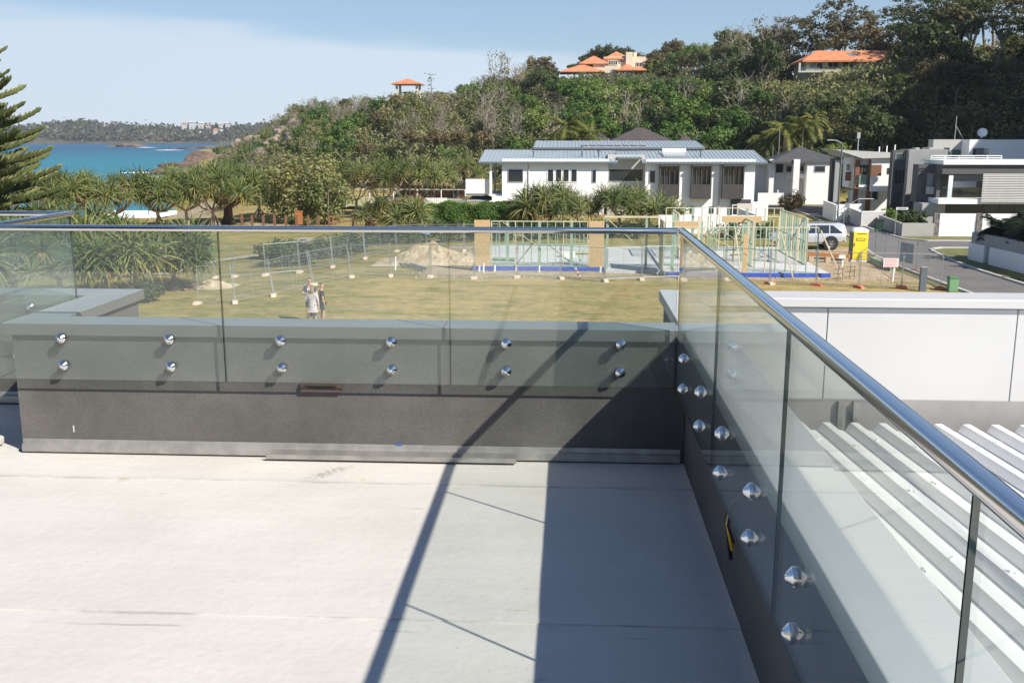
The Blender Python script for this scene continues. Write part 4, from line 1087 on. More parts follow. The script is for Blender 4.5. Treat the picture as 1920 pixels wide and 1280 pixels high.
# ---- grey hip roofed house, behind on the right of the white one
g_ = thing('hip_roof_house', 'white house with dark grey hip roof behind the street trees', 'house', (26, 118, 0))
Y0 = 115.0
k = MB(); k.box(at_y(1512, 345, Y0).x, at_y(1570, 345, Y0).x, Y0, 124, 0, 4.8); k.box(at_y(1448, 345, 117).x, at_y(1512, 345, Y0).x, 117, 124, 0, 4.6); k.box(at_y(1410, 345, 122).x, at_y(1450, 345, 122).x, 121, 126, 0, 4.3); build('wall', k, M['white_wall'], g_)
hip(g_, at_y(1448, 345, 116).x, at_y(1572, 345, 116).x, 115.3, 124, 4.75, 1.55, M['slate_tile'])
hip(g_, at_y(1420, 345, 121).x, at_y(1470, 345, 121).x, 120.5, 127, 4.5, 1.15, M['slate_tile'])
for a, b in ((1489, 1498),):
    blk(g_, 'pillar', a, 299, b, 345, Y0 - 0.4, Y0 + 0.6, M['white_wall'], z0=0)
blk(g_, 'pillar', 1444, 299, 1452, 345, 116, 117, M['white_wall'], z0=0)
win(g_, 1527, 311, 1547, 323, Y0); win(g_, 1474, 311, 1488, 323, 117); win(g_, 1499, 311, 1508, 322, 117); win(g_, 1455, 308, 1468, 324, 117, M['charcoal'])
blk(g_, 'balcony_wall', 1474, 326, 1511, 335, 116.2, 116.4, M['white_wall'])
k = MB(); k.tube([(at_y(1457, 345, 118).x, 118, 5.5), (at_y(1457, 345, 118).x, 118, 8.3)], 0.04, 6); build('aerial', k, M['alu'], g_)
wall_run('low white wall at the back of the side street', [(at_y(1422, 345, 114.5).x, 114.5), (at_y(1470, 345, 114.5).x, 114.5)], 1.3, 0.25, M['white_wall'])

# ---- brown hip roofs rising behind the white house
b_ = thing('brown_roof_house', 'house under a wide brown hip roof behind the ribbed roof', 'house', (8, 128, 0))
k = MB(); k.box(2.6, 13.6, 126, 134, 0, 6.4); build('wall', k, M['beige'], b_)
hip(b_, 4.6, 13.2, 126, 134, 6.55, 2.1, M['brown_tile']); hip(b_, 2.0, 5.4, 127.5, 133, 6.5, 1.6, M['brown_tile'], over=0.2); hip(b_, 13.2, 16.0, 127.5, 133, 6.4, 1.2, M['brown_tile'], over=0.2)
for px in (1129, 1140):
    x = at_y(px, 345, 125).x; k = MB(); k.tube([(x, 125.8, 6.3), (x, 125.8, 7.9 if px < 1135 else 7.3)], 0.09, 8); build('flue', k, M['alu'], b_)

# ---- white modern house with skillion roof
c_ = thing('skillion_house', 'white modern house with brown shutters under a flat pale roof', 'house', (29, 103, 0))
xc = at_y(1632, 345, 98).x
k = MB(); k.box(xc, at_y(1690, 345, 98).x, 98, 108, 2.35, 5.9); build('upper_wall', k, M['white_clad'], c_)
k = MB(); k.box(xc - 1.6, xc - 0.002, 98.3, 99.6, 2.6, 5.55); k.cur = 0; build('box_wall', k, M['offwhite'], c_)
k = MB(); k.box(xc - 1.2, at_y(1690, 345, 98).x - 0.3, 99.6, 101, 0, 2.35); build('lower_wall', k, M['white_wall'], c_)
k = MB(); xr0 = at_y(1558, 345, 98.6).x
k.add([(xr0, 97.6, 6.28), (at_y(1680, 345, 98).x, 97.6, 5.98), (at_y(1680, 345, 98).x, 108, 5.98), (xr0 + 1.0, 108, 6.28), (xr0 + 2.6, 97.6, 5.45), (at_y(1680, 345, 98).x, 97.6, 5.55), (at_y(1680, 345, 98).x, 108, 5.55), (xr0 + 2.6, 108, 5.45)], [(0, 1, 2, 3), (4, 7, 6, 5), (0, 4, 5, 1), (1, 5, 6, 2), (2, 6, 7, 3), (3, 7, 4, 0)])
build('roof', k, M['offwhite'], c_)
win(c_, 1603, 309, 1629, 328, 98.3, M['brown_timber'], mull=1); blk(c_, 'balcony_glass', 1604, 329, 1628, 346, 98.1, 98.2, M['clear'])
blk(c_, 'shutter', 1635, 309, 1652, 330, 97.7, 97.78, M['brown_timber']); win(c_, 1664, 315, 1677, 326, 98, M['charcoal'])
blk(c_, 'louvre', 1588, 308, 1602, 320, 100.5, 100.6, M['offwhite']); blk(c_, 'timber_screen', 1586, 322, 1602, 339, 99.0, 99.1, M['brown_timber'])
k = MB(); k.box(xc - 3.1, xc - 2.2, 100.5, 101.3, 0, 5.4); build('recess_wall', k, M['dark_render'], c_)
for px in (1567, 1605, 1629):
    blk(c_, 'column', px, 300, px + 3, 378, 98.2, 98.4, M['mid_grey'] if px < 1600 else M['brown_timber'], z0=0)
win(c_, 1634, 358, 1646, 375, 99.6); blk(c_, 'soffit', 1605, 347, 1632, 351, 98.2, 99.6, M['white_clad'])
for px, hh in ((1644, 0.4), (1658, 0.5), (1673, 0.6)):
    x = at_y(px, 345, 103).x; k = MB(); k.tube([(x, 103, 5.9), (x, 103, 6.1 + hh)], 0.06, 6); build('vent_pipe', k, M['white_clad'], c_)
x = at_y(1604, 345, 104).x; k = MB(); k.tube([(x, 104, 5.9), (x, 104, 7.9)], 0.05, 6); k.box(x - 0.15, x + 0.15, 103.95, 104.05, 7.3, 7.9); build('aerial', k, M['alu'], c_)

# ---- grey clad house
d_ = thing('grey_house', 'tall grey clad house block with stone base beside the skillion house', 'house', (31, 97, 0))
xd = at_y(1700, 345, 93).x
k = MB(); k.box(xd, at_y(1772, 345, 93).x, 93, 95.5, 0, 6.35); build('wall', k, M['mid_grey'], d_)
for q in range(17):
    x = xd + 0.12 + q * 0.205; k = MB(); k.box(x, x + 0.025, 92.985, 92.999, 1.6, 6.3); build('seam', k, M['warm_grey'], d_)
k = MB(); k.box(xd - 1.15, xd - 0.002, 93.8, 94.6, 0, 6.28); build('side_wall', k, M['dark_render'], d_)
win(d_, 1679, 287, 1696, 299, 93.8, M['mid_grey'], M['clear']); win(d_, 1677, 317, 1697, 345, 93.8, M['dark_render'], mull=2)
blk(d_, 'stone_base', 1697, 362, 1710, 386, 92.9, 92.99, M['stone'], z0=0); win(d_, 1718, 319, 1724, 350, 93, M['white_clad'])
blk(d_, 'entry_door', 1676, 362, 1684, 392, 93.75, 93.79, M['charcoal'], z0=0); blk(d_, 'chimney', 1717, 277, 1724, 284, 95, 96, M['warm_grey'])
blk(d_, 'roof_box', 1743, 277, 1769, 285, 96, 98, M['offwhite'])

# ---- dark and white house with louvre screen
e_ = thing('louvre_house', 'dark and white house with horizontal louvre screen over a white balcony', 'house', (35, 90, 0))
E0 = 86.0; xe = at_y(1765, 345, E0).x; xz = 47.0
k = MB(); k.box(xe, xz, E0, 90.5, 4.42, 5.20); build('fascia', k, M['dark_render'], e_)
k = MB(); k.box(xe - 0.05, xz, E0 - 0.25, 90.6, 5.202, 5.55); build('roof_slab', k, M['white_clad'], e_)
k = MB(); k.box(xe + 0.3, xz, E0 + 2.2, 90.4, 2.4, 4.418); k.box(xe + 0.002, xe + 0.3, E0 + 1.0, 90.4, 2.4, 4.418); build('upper_wall', k, M['dark_render'], e_)
k = MB(); k.box(xe - 0.3, xz, E0 - 0.5, 90, 1.98, 2.40); build('balcony_slab', k, M['white_clad'], e_)
k = MB(); k.box(xe + 0.6, xz, E0 + 1.0, 94, 0, 1.978); build('lower_wall', k, M['charcoal'], e_)
k = MB(); k.box(xe - 1.3, xe + 0.6, E0 + 0.3, 88.5, 0, 1.976); build('garage_wall', k, M['warm_grey'], e_)
k = MB(); k.box(xe - 1.3, xe - 0.002, E0 + 2.0, 89.4, 1.98, 5.15); build('side_wing', k, M['dark_render'], e_)
blk(e_, 'side_window', 1739, 325, 1760, 349, E0 + 1.99, E0 + 1.995, M['mid_grey']); blk(e_, 'side_balustrade', 1737, 350, 1760, 364, E0 + 1.6, E0 + 1.66, M['offwhite'])
blk(e_, 'blind', 1784, 340, 1830, 352, E0 + 0.9, E0 + 0.95, M['offwhite']); blk(e_, 'window_head', 1786, 328, 1846, 340, E0 + 1.2, E0 + 1.3, M['mid_grey'])
win(e_, 1783, 352, 1846, 371, E0 + 2.19, M['charcoal'], mull=2, name='sliding_door')
blk(e_, 'balcony_glass', 1766, 351, 1846, 370, E0 - 0.35, E0 - 0.33, M['clear'])
blk(e_, 'corner_post', 1780, 328, 1784, 371, E0 + 0.1, E0 + 0.25, M['white_clad'])
ls = blk(e_, 'louvre_frame', 1848, 327, 1850, 377, E0 - 0.62, E0 - 0.52, M['offwhite'])
p0 = at_y(1848, 327, E0 - 0.6); p1 = at_y(1995, 378, E0 - 0.6)
for q in range(17):
    z = p0.z - (p0.z - p1.z) * q / 16.0; k = MB(); k.beam((p0.x - 0.2, E0 - 0.66, z), (p1.x, E0 - 0.66, z), 0.02, 0.085, up=(0, 0.5, 1)); build('louvre_blade', k, M['offwhite'], ls)
for x in (p0.x + 1.3, p0.x + 2.6, p0.x + 3.9): 
    k = MB(); k.box(x, x + 0.06, E0 - 0.6, E0 - 0.53, p1.z, p0.z); build('louvre_stay', k, M['offwhite'], ls)
win(e_, 1843, 384, 1990, 402, E0 + 1.0, M['charcoal'], mull=4)
rg = MB()
for z in (5.72, 5.90): rg.tube([(xe - 0.6, E0 + 1.2, z), (xe + 5.2, E0 + 1.2, z)], 0.035, 6)
for q in range(6): x = xe - 0.6 + q * 1.16; rg.tube([(x, E0 + 1.2, 5.55), (x, E0 + 1.2, 5.9)], 0.03, 6)
build('roof_rail', rg, M['white_clad'], e_)
blk(e_, 'clerestory', 1728, 296, 1766, 303, E0 + 3, E0 + 3.1, M['clear'])

# ---- white house on the rise behind it
f_ = thing('white_block_house', 'plain white flat roofed house rising behind the louvre house', 'house', (42, 108, 0))
F0 = 106.0; xf = at_y(1811, 345, F0).x
k = MB(); k.box(xf, xf + 0.4, F0, 114, 0, 7.2); k.box(xf + 0.4, at_y(1850, 345, F0).x, F0, F0 + 0.3, 6.35, 7.2); k.box(xf + 0.4, at_y(1850, 345, F0).x, F0, F0 + 0.3, 0, 5.0); k.box(at_y(1850, 345, F0).x, 60, F0, 114, 0, 7.19); build('wall', k, M['white_clad'], f_)
k = MB(); k.box(xf + 0.41, at_y(1850, 345, F0).x - 0.002, F0 + 1.6, 113, 0, 7.1); build('recess_wall', k, M['warm_grey'], f_)
k = MB(); k.box(xf - 2.9, xf - 0.003, F0 + 2.0, 109.5, 0, 7.2); build('side_wall', k, M['offwhite'], f_)
win(f_, 1786, 281, 1800, 295, F0 + 2.0, M['charcoal'], M['curtain'], mull=1); win(f_, 1770, 277, 1779, 292, F0 + 2.0, M['charcoal']); win(f_, 1819, 281, 1828, 295, F0 + 1.6, M['charcoal'], M['curtain'])
k = MB(); k.tube([(xf - 0.4, F0 + 3, 7.2), (xf - 0.4, F0 + 3, 9.6)], 0.04, 6); k.tube([(xf - 0.4, F0 + 3, 8.6), (xf + 0.5, F0 + 3, 7.2)], 0.03, 6); build('mast', k, M['alu'], f_)
k = MB(); k.lathe([(0.05, 0), (0.3, 0.06), (0.48, 0.18), (0.46, 0.19), (0.28, 0.09), (0.02, 0.04)], (at_y(1833, 345, 108).x, 108, 7.85), (-0.3, -0.9, 0.3), 16); k.tube([(at_y(1833, 345, 108).x, 108.1, 7.15), (at_y(1833, 345, 108).x, 108.1, 7.85)], 0.03, 6); build('satellite_dish', k, M['white_clad'], f_)

# ---- walls along the street
FY = 78.0
fw_ = thing('street_wall', 'tall white panel fence wall with grey stone piers below the louvre house', 'wall', (32, FY, 0))
xs = [at_y(px, 345, FY).x for px in (1768, 1838, 1849, 1915, 1926, 2010)]
for a, b in ((0, 1), (2, 3), (4, 5)):
    k = MB(); k.box(xs[a] + 0.002, xs[b] - 0.002, FY + 0.05, FY + 0.25, 0, 1.72); build('panel', k, M['white_clad'], fw_)
def pier(px0, px1):
    a = at_y(px0, 345, FY).x; b = at_y(px1, 345, FY).x; zz = 0; rr_ = random.Random(px0); 
    while zz < 1.72:
        hh = rr_.uniform(0.10, 0.20); x = a
        while x < b - 0.02:
            w_ = min(b - x, rr_.uniform(0.14, 0.34)); k = MB(); j = rr_.uniform(0, 0.035); k.box(x + 0.006, x + w_ - 0.006, FY - 0.02 - j, FY + 0.3, zz + 0.006, min(1.76, zz + hh) - 0.006); build('stone', k, M['stone'], fw_); x += w_
        zz += hh
pier(1757, 1768); pier(1838, 1849); pier(1915, 1926)
wall_run('low grey rendered corner wall in front of the shady hedge', [(at_y(1655, 345, 86).x, 86), (at_y(1697, 345, FY).x, FY), (at_y(1757, 345, FY).x, FY)], 1.0, 0.22, M['warm_grey'])
wall_run('white planter wall below the grey clad house', [(at_y(1594, 345, 92).x, 92), (at_y(1618, 345, 86).x, 86), (at_y(1663, 345, 86.4).x, 86.4)], 1.25, 0.22, M['offwhite'], M['white_clad'])
wall_run('white street wall beside the steps of the skillion house', [(at_y(1548, 345, 97).x, 97), (at_y(1570, 345, 91).x, 91), (at_y(1618, 345, 92).x, 92)], 1.55, 0.22, M['white_clad'])
st = thing('entry_stairs', 'pale entry steps with grey handrail rising beside the white street wall', 'stairs', (26.5, 91.5, 0))
for q in range(7):
    k = MB(); x = at_y(1574, 345, 90.5).x + q * 0.28; k.box(x, x + 0.29, 90.3, 91.4, 0, 0.17 * (q + 1)); build('step', k, M['concrete'], st)
k = MB(); x0 = at_y(1572, 345, 90).x
k.tube([(x0, 90.2, 0.95), (x0 + 1.9, 90.2, 2.1), (x0 + 3.2, 90.2, 2.1)], 0.035, 6)
for q in range(5): k.tube([(x0 + q * 0.5, 90.2, 0.15 * q), (x0 + q * 0.5, 90.2, 0.95 + 0.30 * q)], 0.025, 6)
build('handrail', k, M['alu'], st)
# retaining planter on the near right
rw = thing('retaining_wall', 'grey retaining wall with white lower panels holding dark cycads', 'wall', (25, 60, 0))
A = on_ground(1818, 486); B = Vector((25.6, 52.0, 0)); Cc = Vector((26.2, 44.0, 0))
k = MB(); k.beam((A.x + 0.15, A.y, 0.85), (B.x + 0.15, B.y, 0.85), 0.3, 1.7); k.beam((B.x + 0.15, B.y, 0.85), (Cc.x + 0.15, Cc.y, 0.85), 0.3, 1.7); k.beam((A.x + 0.3, A.y - 0.15, 0.85), (A.x + 14, A.y - 0.15, 0.85), 0.3, 1.7); build('wall', k, M['mid_grey'], rw)
d = (B - A)
for a, b in ((0.0, 0.18), (0.24, 0.62), (0.68, 0.99)):
    p = A + d * a; q = A + d * b; k = MB(); k.beam((p.x - 0.06, p.y, 0.52), (q.x - 0.06, q.y, 0.52), 0.14, 1.04); build('panel', k, M['white_wall'], rw)
k = MB(); k.add([(A.x + 0.2, A.y - 0.2, 1.55), (B.x + 0.2, B.y, 1.55), (Cc.x + 0.2, Cc.y, 1.55), (44, 44, 1.55), (44, A.y - 0.2, 1.55)], [(0, 1, 2, 3, 4)]); build('soil', k, M['rubber'] if False else mat('garden_soil', (0.03, 0.025, 0.018), 0.95), rw)

# ---- hillside houses
v_ = thing('hill_villa', 'rambling cream villa with stepped terracotta roofs high on the hill', 'villa', (9, 270, 20))
def V(px, py, Y=270.0): return at_y(px, py, Y)
def hipx(px0, px1, pyb, pyt, Y, dep, over=0.6, m='terracotta'):
    a = V(px0, pyb, Y); b = V(px1, pyb, Y); c = V(px0, pyt, Y)
    return hip(v_, a.x + over, b.x - over, Y, Y + dep, a.z, c.z - a.z + dep * 0.02, M[m], over=over, th=0.25)
def wallx(px0, px1, py0, py1, Y, dep, m='cream'):
    a = V(px0, py0, Y); b = V(px1, py1, Y); k = MB(); k.box(a.x, b.x, Y, Y + dep, b.z - 3, a.z); build('wall', k, M[m], v_)
wallx(1085, 1095, 136, 150, 267, 6); wallx(1112, 1155, 118, 140, 271, 8); wallx(1132, 1210, 107, 140, 274, 8); wallx(1160, 1190, 132, 148, 268, 4)
hipx(1050, 1134, 134, 121, 266, 9); hipx(1086, 1142, 119, 104, 271, 9); hipx(1132, 1182, 110, 96, 274, 9); hipx(1157, 1197, 131, 120, 266, 7); hipx(1182, 1221, 113, 105, 276, 8); hipx(1186, 1212, 131, 124, 268, 6)
blk(v_, 'chimney', 1174, 98, 1186, 124, 273, 274.5, M['cream'], z0=V(1175, 135, 273).z); blk(v_, 'chimney', 1188, 98, 1194, 108, 277, 278, M['cream'])
win(v_, 1141, 113, 1158, 123, 270.9, M['cream'], mull=3, fr=0.15); win(v_, 1162, 112, 1173, 119, 273.9, M['cream'], mull=1, fr=0.15); win(v_, 1113, 117, 1131, 121, 270.9, M['cream'], mull=2, fr=0.12); win(v_, 1146, 130, 1160, 146, 270.9, M['cream'], fr=0.12); win(v_, 1166, 133, 1184, 147, 267.9, M['cream'], mull=1, fr=0.15); win(v_, 1192, 117, 1204, 126, 273.9, M['cream'], mull=1, fr=0.15)
blk(v_, 'balcony_rail', 1134, 124, 1160, 129, 269.5, 269.8, M['cream'])
l_ = thing('hill_house', 'low terracotta roof half hidden by trees beside the villa', 'house', (26, 262, 22))
a = at_y(1272, 141, 258); b = at_y(1318, 141, 258)
k = MB(); k.box(a.x + 1, b.x - 1, 259, 265, a.z - 6, a.z); build('wall', k, M['cream'], l_); hip(l_, a.x, b.x, 258.5, 266, a.z, 1.9, M['terracotta'])
q_ = thing('hill_house', 'beige two storey hillside house with orange tiled roof and glass balcony', 'house', (44, 170, 12))
B0 = 170.0
a = at_y(1512, 113, B0); b = at_y(1690, 163, B0)
k = MB(); k.box(a.x, b.x, B0, B0 + 9, b.z - 8, a.z); build('wall', k, M['beige'], q_)
k = MB(); e0 = at_y(1505, 113, B0 - 0.8); e1 = at_y(1760, 113, B0 - 0.8); r1 = at_y(1532, 95, B0 + 4)
k.add([(e0.x, B0 - 0.8, e0.z), (e1.x, B0 - 0.8, e0.z), (e1.x, B0 + 4.5, r1.z), (r1.x, B0 + 4.5, r1.z), (e0.x, B0 + 9.8, e0.z), (e1.x, B0 + 9.8, e0.z), (e0.x, B0 - 0.8, e0.z - 0.3), (e1.x, B0 - 0.8, e0.z - 0.3), (e0.x, B0 + 9.8, e0.z - 0.3)], [(0, 1, 2, 3), (0, 3, 4), (3, 2, 5, 4), (0, 6, 7, 1), (0, 4, 8, 6)])
build('roof', k, M['terracotta'], q_)
for a_, b_2, c1, c2 in ((1517, 1543, 117, 131), (1552, 1572, 116, 127), (1580, 1600, 115, 131), (1515, 1528, 138, 155), (1549, 1568, 138, 149)): win(q_, a_, c1, b_2, c2, B0, M['beige'], fr=0.12, mull=1)
blk(q_, 'balcony_floor', 1497, 133, 1552, 136, B0 - 1.6, B0 - 0.01, M['offwhite']); blk(q_, 'balcony_glass', 1499, 126, 1551, 133, B0 - 1.5, B0 - 1.45, M['clear'])
blk(q_, 'post', 1498, 118, 1501, 133, B0 - 1.6, B0 - 1.3, M['offwhite'])
for t in (0, 1): 
    p = at_y(1590 + t * 9, 101, B0 + 2); k = MB(); k.add([(p.x, B0 + 1.3, p.z - 0.45), (p.x + 0.75, B0 + 1.3, p.z - 0.45), (p.x + 0.75, B0 + 2.8, p.z + 0.13), (p.x, B0 + 2.8, p.z + 0.13)], [(0, 1, 2, 3)]); build('solar_panel', k, M['alu'], q_)
o_ = thing('hill_house', 'orange roofed house glimpsed through tall trunks on the ridge', 'house', (75, 178, 18))
a = at_y(1840, 100, 176); b = at_y(1905, 100, 176); k = MB(); k.box(a.x, b.x, 177, 184, a.z - 6, a.z); build('wall', k, M['cream'], o_); hip(o_, a.x, b.x, 177, 184, a.z, 1.6, M['terracotta'])
s_ = thing('hill_house', 'grey house edge with deck rail among dark trees on the slope', 'house', (70, 150, 10))
a = at_y(1912, 134, 148); k = MB(); k.box(a.x, a.x + 9, 148, 156, 6, a.z); build('wall', k, M['mid_grey'], s_); win(s_, 1914, 142, 1960, 165, 148, M['white_clad'], mull=2, fr=0.15); blk(s_, 'deck_rail', 1898, 164, 1960, 172, 146.5, 146.6, M['offwhite'])
# gazebo on the headland
gz = thing('gazebo', 'open lookout shelter with orange pyramid roof on the headland ridge', 'shelter', (-34.2, 215, 16.5))
zb, ze = 16.3, 18.45
for dx in (-2.1, 2.1):
    for dy in (-2.1, 2.1):
        k = MB(); k.box(-34.2 + dx - 0.22, -34.2 + dx + 0.22, 215 + dy - 0.22, 215 + dy + 0.22, zb - 1.5, ze); build('post', k, M['cream'], gz)
hip(gz, -36.9, -31.5, 212.4, 217.6, ze, 1.05, M['terracotta'], over=0.4, th=0.22)
k = MB(); k.box(-35.2, -33.4, 214.6, 215.4, zb - 0.5, zb + 0.55); build('table', k, M['brown_timber'], gz)
# little lookout deck in the trees
ld = thing('timber_deck', 'small grey timber lookout deck with railing among the trees', 'deck', (at_y(1033, 190, 215).x, 215, 12))
a = at_y(1019, 190, 215); b = at_y(1047, 181, 215)
k = MB(); k.box(a.x, b.x, 215, 218, a.z - 0.15, a.z); build('floor', k, M['thatch'], ld)
for q in range(9):
    x = a.x + (b.x - a.x) * q / 8; k = MB(); k.box(x - 0.04, x + 0.04, 215, 215.08, a.z, b.z); build('baluster', k, M['thatch'], ld)
k = MB(); k.box(a.x, b.x, 214.98, 215.1, b.z, b.z + 0.1); build('handrail', k, M['thatch'], ld)
for x in (a.x + 0.2, b.x - 0.2):
    k = MB(); k.box(x - 0.1, x + 0.1, 215.4, 215.6, a.z - 6, a.z - 0.15); build('post', k, M['thatch'], ld)
# ================================================================== building site
M['pine_green'] = mat('treated_green_pine', (0.22, 0.33, 0.25), 0.8, c2=(0.30, 0.40, 0.31), scale=2, stretch=(1, 1, 5))
M['pine_pale'] = mat('pale_pine', (0.50, 0.46, 0.32), 0.8, c2=(0.56, 0.51, 0.37), scale=2)
M['osb'] = mat('strand_board', (0.40, 0.26, 0.12), 0.85, c2=(0.62, 0.46, 0.26), scale=9, detail=5, stretch=(1, 1, 3), lo=0.3, hi=0.7)
M['blue_film'] = mat('blue_slab_film', (0.03, 0.075, 0.42), 0.45, c2=(0.04, 0.10, 0.50), scale=3, bump=0.6, bscale=6)
M['slab'] = mat('new_concrete', (0.47, 0.475, 0.47), 0.85, c2=(0.55, 0.555, 0.55), scale=0.6, detail=6)
M['galv'] = mat('galvanised_tube', (0.30, 0.31, 0.32), 0.45, metal=0.35)
M['mesh_wire'] = mat('fence_wire', (0.34, 0.35, 0.36), 0.5, metal=0.3)
M['foot_cream'] = mat('cream_fence_foot', (0.62, 0.45, 0.35), 0.8, c2=(0.70, 0.55, 0.45), scale=6)
M['foot_orange'] = mat('orange_fence_foot', (0.55, 0.13, 0.06), 0.7, c2=(0.62, 0.19, 0.10), scale=6)
M['pvc'] = mat('white_pvc', (0.78, 0.78, 0.75), 0.4)
M['orange_beam'] = mat('orange_beam', (0.68, 0.28, 0.10), 0.6)
SL = 0.26
YS = 56.0
slab = thing('house_slab', 'fresh grey concrete house slab with blue film edges', 'slab', (4, 60, 0))
def slab_piece(name, x0, x1, y0, y1, z1, m):
    k = MB(); k.box(x0, x1, y0, y1, -0.05, z1); return build(name, k, m, slab)
slab_piece('slab_top', -5.4, 2.05, YS, 67.5, SL, M['slab'])
slab_piece('slab_top', 2.052, 5.2, YS - 0.6, 67.4, SL - 0.12, M['slab'])
slab_piece('slab_top', 5.202, 14.0, 54.0, 67.3, SL, M['slab'])
for x0, x1, y in ((-5.45, 2.04, YS), (5.25, 14.05, 54.0)):
    k = MB(); n = 40; vs = []; fs = []
    for q in range(n + 1):
        x = x0 + (x1 - x0) * q / n; w = 0.012 * mnoise.noise(Vector((x * 2.3, 0, 1)))
        vs += [(x, y - 0.02 - w * 2, 0.03), (x, y - 0.03 + w, SL - 0.015), (x, y - 0.002, SL + 0.002)]
    for q in range(n):
        for a in (0, 1): fs.append((q * 3 + a, q * 3 + 3 + a, q * 3 + 4 + a, q * 3 + 1 + a))
    k.add(vs, fs); build('blue_film', k, M['blue_film'], slab)
stud_me = {}
def stud(parent, p, q, w=0.09, h=0.045, m='pine_green', name='stud'):
    k = MB(); k.beam(p, q, w, h, up=(0, 1, 0) if abs(p[2] - q[2]) > 0.3 else (0, 0, 1)); return build(name, k, M[m], parent)
rf = random.Random(12)
def frame_wall(label, p0, p1, z0, z1, spacing=0.5, thick=(), brace=True, nog=True, lean=0.0, skip=(), m='pine_green', top='pine_pale'):
    p0 = Vector((*p0, 0)); p1 = Vector((*p1, 0)); L = (p1 - p0).length; d = (p1 - p0) / L
    r_ = thing('wall_frame', label, 'wall frame', (p0.x, p0.y, z0), 0, 'timber wall frames')
    k = MB(); k.beam((p0.x, p0.y, z1 - 0.022), (p1.x, p1.y, z1 - 0.022), 0.09, 0.045); build('top_plate', k, M[top], r_)
    k = MB(); k.beam((p0.x, p0.y, z0 + 0.022), (p1.x, p1.y, z0 + 0.022), 0.09, 0.045); build('bottom_plate', k, M[m], r_)
    n = max(2, int(round(L / spacing)))
    for q in range(n + 1):
        t = q / n
        if any(a < t < b for a, b in skip): continue
        p = p0 + d * L * t
        wide = 0.16 if q in thick else 0.05
        k = MB(); k.box(-wide / 2, wide / 2, -0.045, 0.045, z0 + 0.045, z1 - 0.045)
        me_key = (round(wide, 2), round(z0, 2), round(z1, 2), m, q % 3)
        if me_key not in stud_me:
            stud_me[me_key] = mesh_of('stud', [(v[0], v[1], v[2] - z0) for v in k.v], k.f, M[m if q % 3 else ('pine_pale' if rf.random() < 0.5 else m)])
        put('stud', stud_me[me_key], r_, p - Vector((p0.x, p0.y, 0)), math.atan2(d.y, d.x))
    if nog:
        zn = z0 + (z1 - z0) * 0.5
        k = MB(); k.beam((p0.x, p0.y, zn), (p1.x, p1.y, zn), 0.07, 0.04); build('nogging', k, M[m], r_)
    if brace:
        a = p0 + d * L * 0.12; b = p0 + d * L * 0.55
        k = MB(); k.beam((a.x, a.y - 0.055, z1 - 0.08), (b.x, b.y - 0.055, z0 + (z1 - z0) * 0.35), 0.02, 0.09, up=(0, 1, 0)); build('brace', k, M['pine_pale'], r_)
    return r_
Z1 = 2.82
frame_wall('front wall frame standing between two strand board panels', (-4.35, YS + 0.05), (1.05, YS + 0.05), SL, Z1, 0.45, thick=(2, 6, 10))
def osb(label, x0, x1, y0, y1, z0, z1):
    k = MB(); k.box(x0, x1, y0, y1, z0, z1); tag(build('strand_board', k, M['osb']), label, 'board', 'strand boards on the frames')
osb('tan strand board panel at the free end of the front wall frame', -5.32, -4.42, YS - 0.02, YS, SL, Z1 + 0.05)
osb('tan strand board panel beside the open garage bay', 1.12, 1.97, YS - 0.02, YS, SL, Z1 + 0.02)
osb('tan strand board bracing seen edge on across the garage bay', 5.10, 5.12, YS - 1.6, YS + 0.6, SL, Z1 + 0.15)
gb = thing('garage_beam', 'pale timber beam on green posts spanning the open garage bay', 'beam', (2.0, YS, 0))
for x in (2.08, 4.25):
    k = MB(); k.box(x, x + 0.14, YS, YS + 0.1, 0.14, 3.02); build('post', k, M['pine_green'], gb)
k = MB(); k.box(1.95, 5.1, YS - 0.02, YS + 0.1, 3.022, 3.12); build('beam', k, M['pine_pale'], gb)
k = MB(); k.beam((2.2, YS - 0.05, 2.9), (3.55, YS - 0.05, 1.75), 0.03, 0.12, up=(0, 1, 0)); build('brace', k, M['pine_pale'], gb)
frame_wall('front wall frame nearest the road corner with blue film below', (5.6, 54.1), (13.3, 54.1), SL, Z1 - 0.1, 0.55, thick=(0,), skip=((0.02, 0.16),))
frame_wall('cross wall frame beside the edge on strand board', (5.3, 56.4), (8.0, 56.4), SL, Z1, 0.5, thick=(0, 3))
frame_wall('inner wall frame in the middle of the slab', (7.6, 59.0), (12.2, 59.0), SL, Z1 + 0.1, 0.5, thick=(0, 5))
frame_wall('rear wall frame in front of the white garden wall', (6.2, 64.6), (13.6, 64.6), SL, Z1 + 0.2, 0.55, thick=(3, 9))
frame_wall('end wall frame facing the parked white car', (13.5, 57.6), (13.5, 65.0), SL, Z1 + 0.1, 0.6, thick=(0, 1, 12), nog=True)
frame_wall('short partition frame behind the cross wall frame', (6.6, 60.6), (6.6, 64.2), SL, Z1 + 0.1, 0.5, thick=(0,))
frame_wall('short partition frame at the middle of the slab', (10.3, 56.4), (10.3, 59.0), SL, Z1, 0.5)
frame_wall('back wall frame behind the open front frame', (-4.9, 67.2), (1.6, 67.2), SL, 1.25, 0.6, brace=False, nog=False)
for lb, x0, x1, Y, za, zb in (('strand board lintel over the inner wall frame', 8.9, 11.2, 58.93, 2.55, 2.88), ('strand board lintel with red crayon marks on the cross frame', 5.9, 7.2, 56.33, 2.42, 2.80)):
    osb(lb, x0, x1, Y - 0.02, Y, za, zb)
osb('upright brown board propped in the road side wall frame', 9.35, 9.6, 54.02, 54.04, SL, 2.35)
k = MB(); k.beam((7.6, 53.9, 0.05), (7.1, 54.0, 2.3), 0.05, 0.09, up=(0, 1, 0))
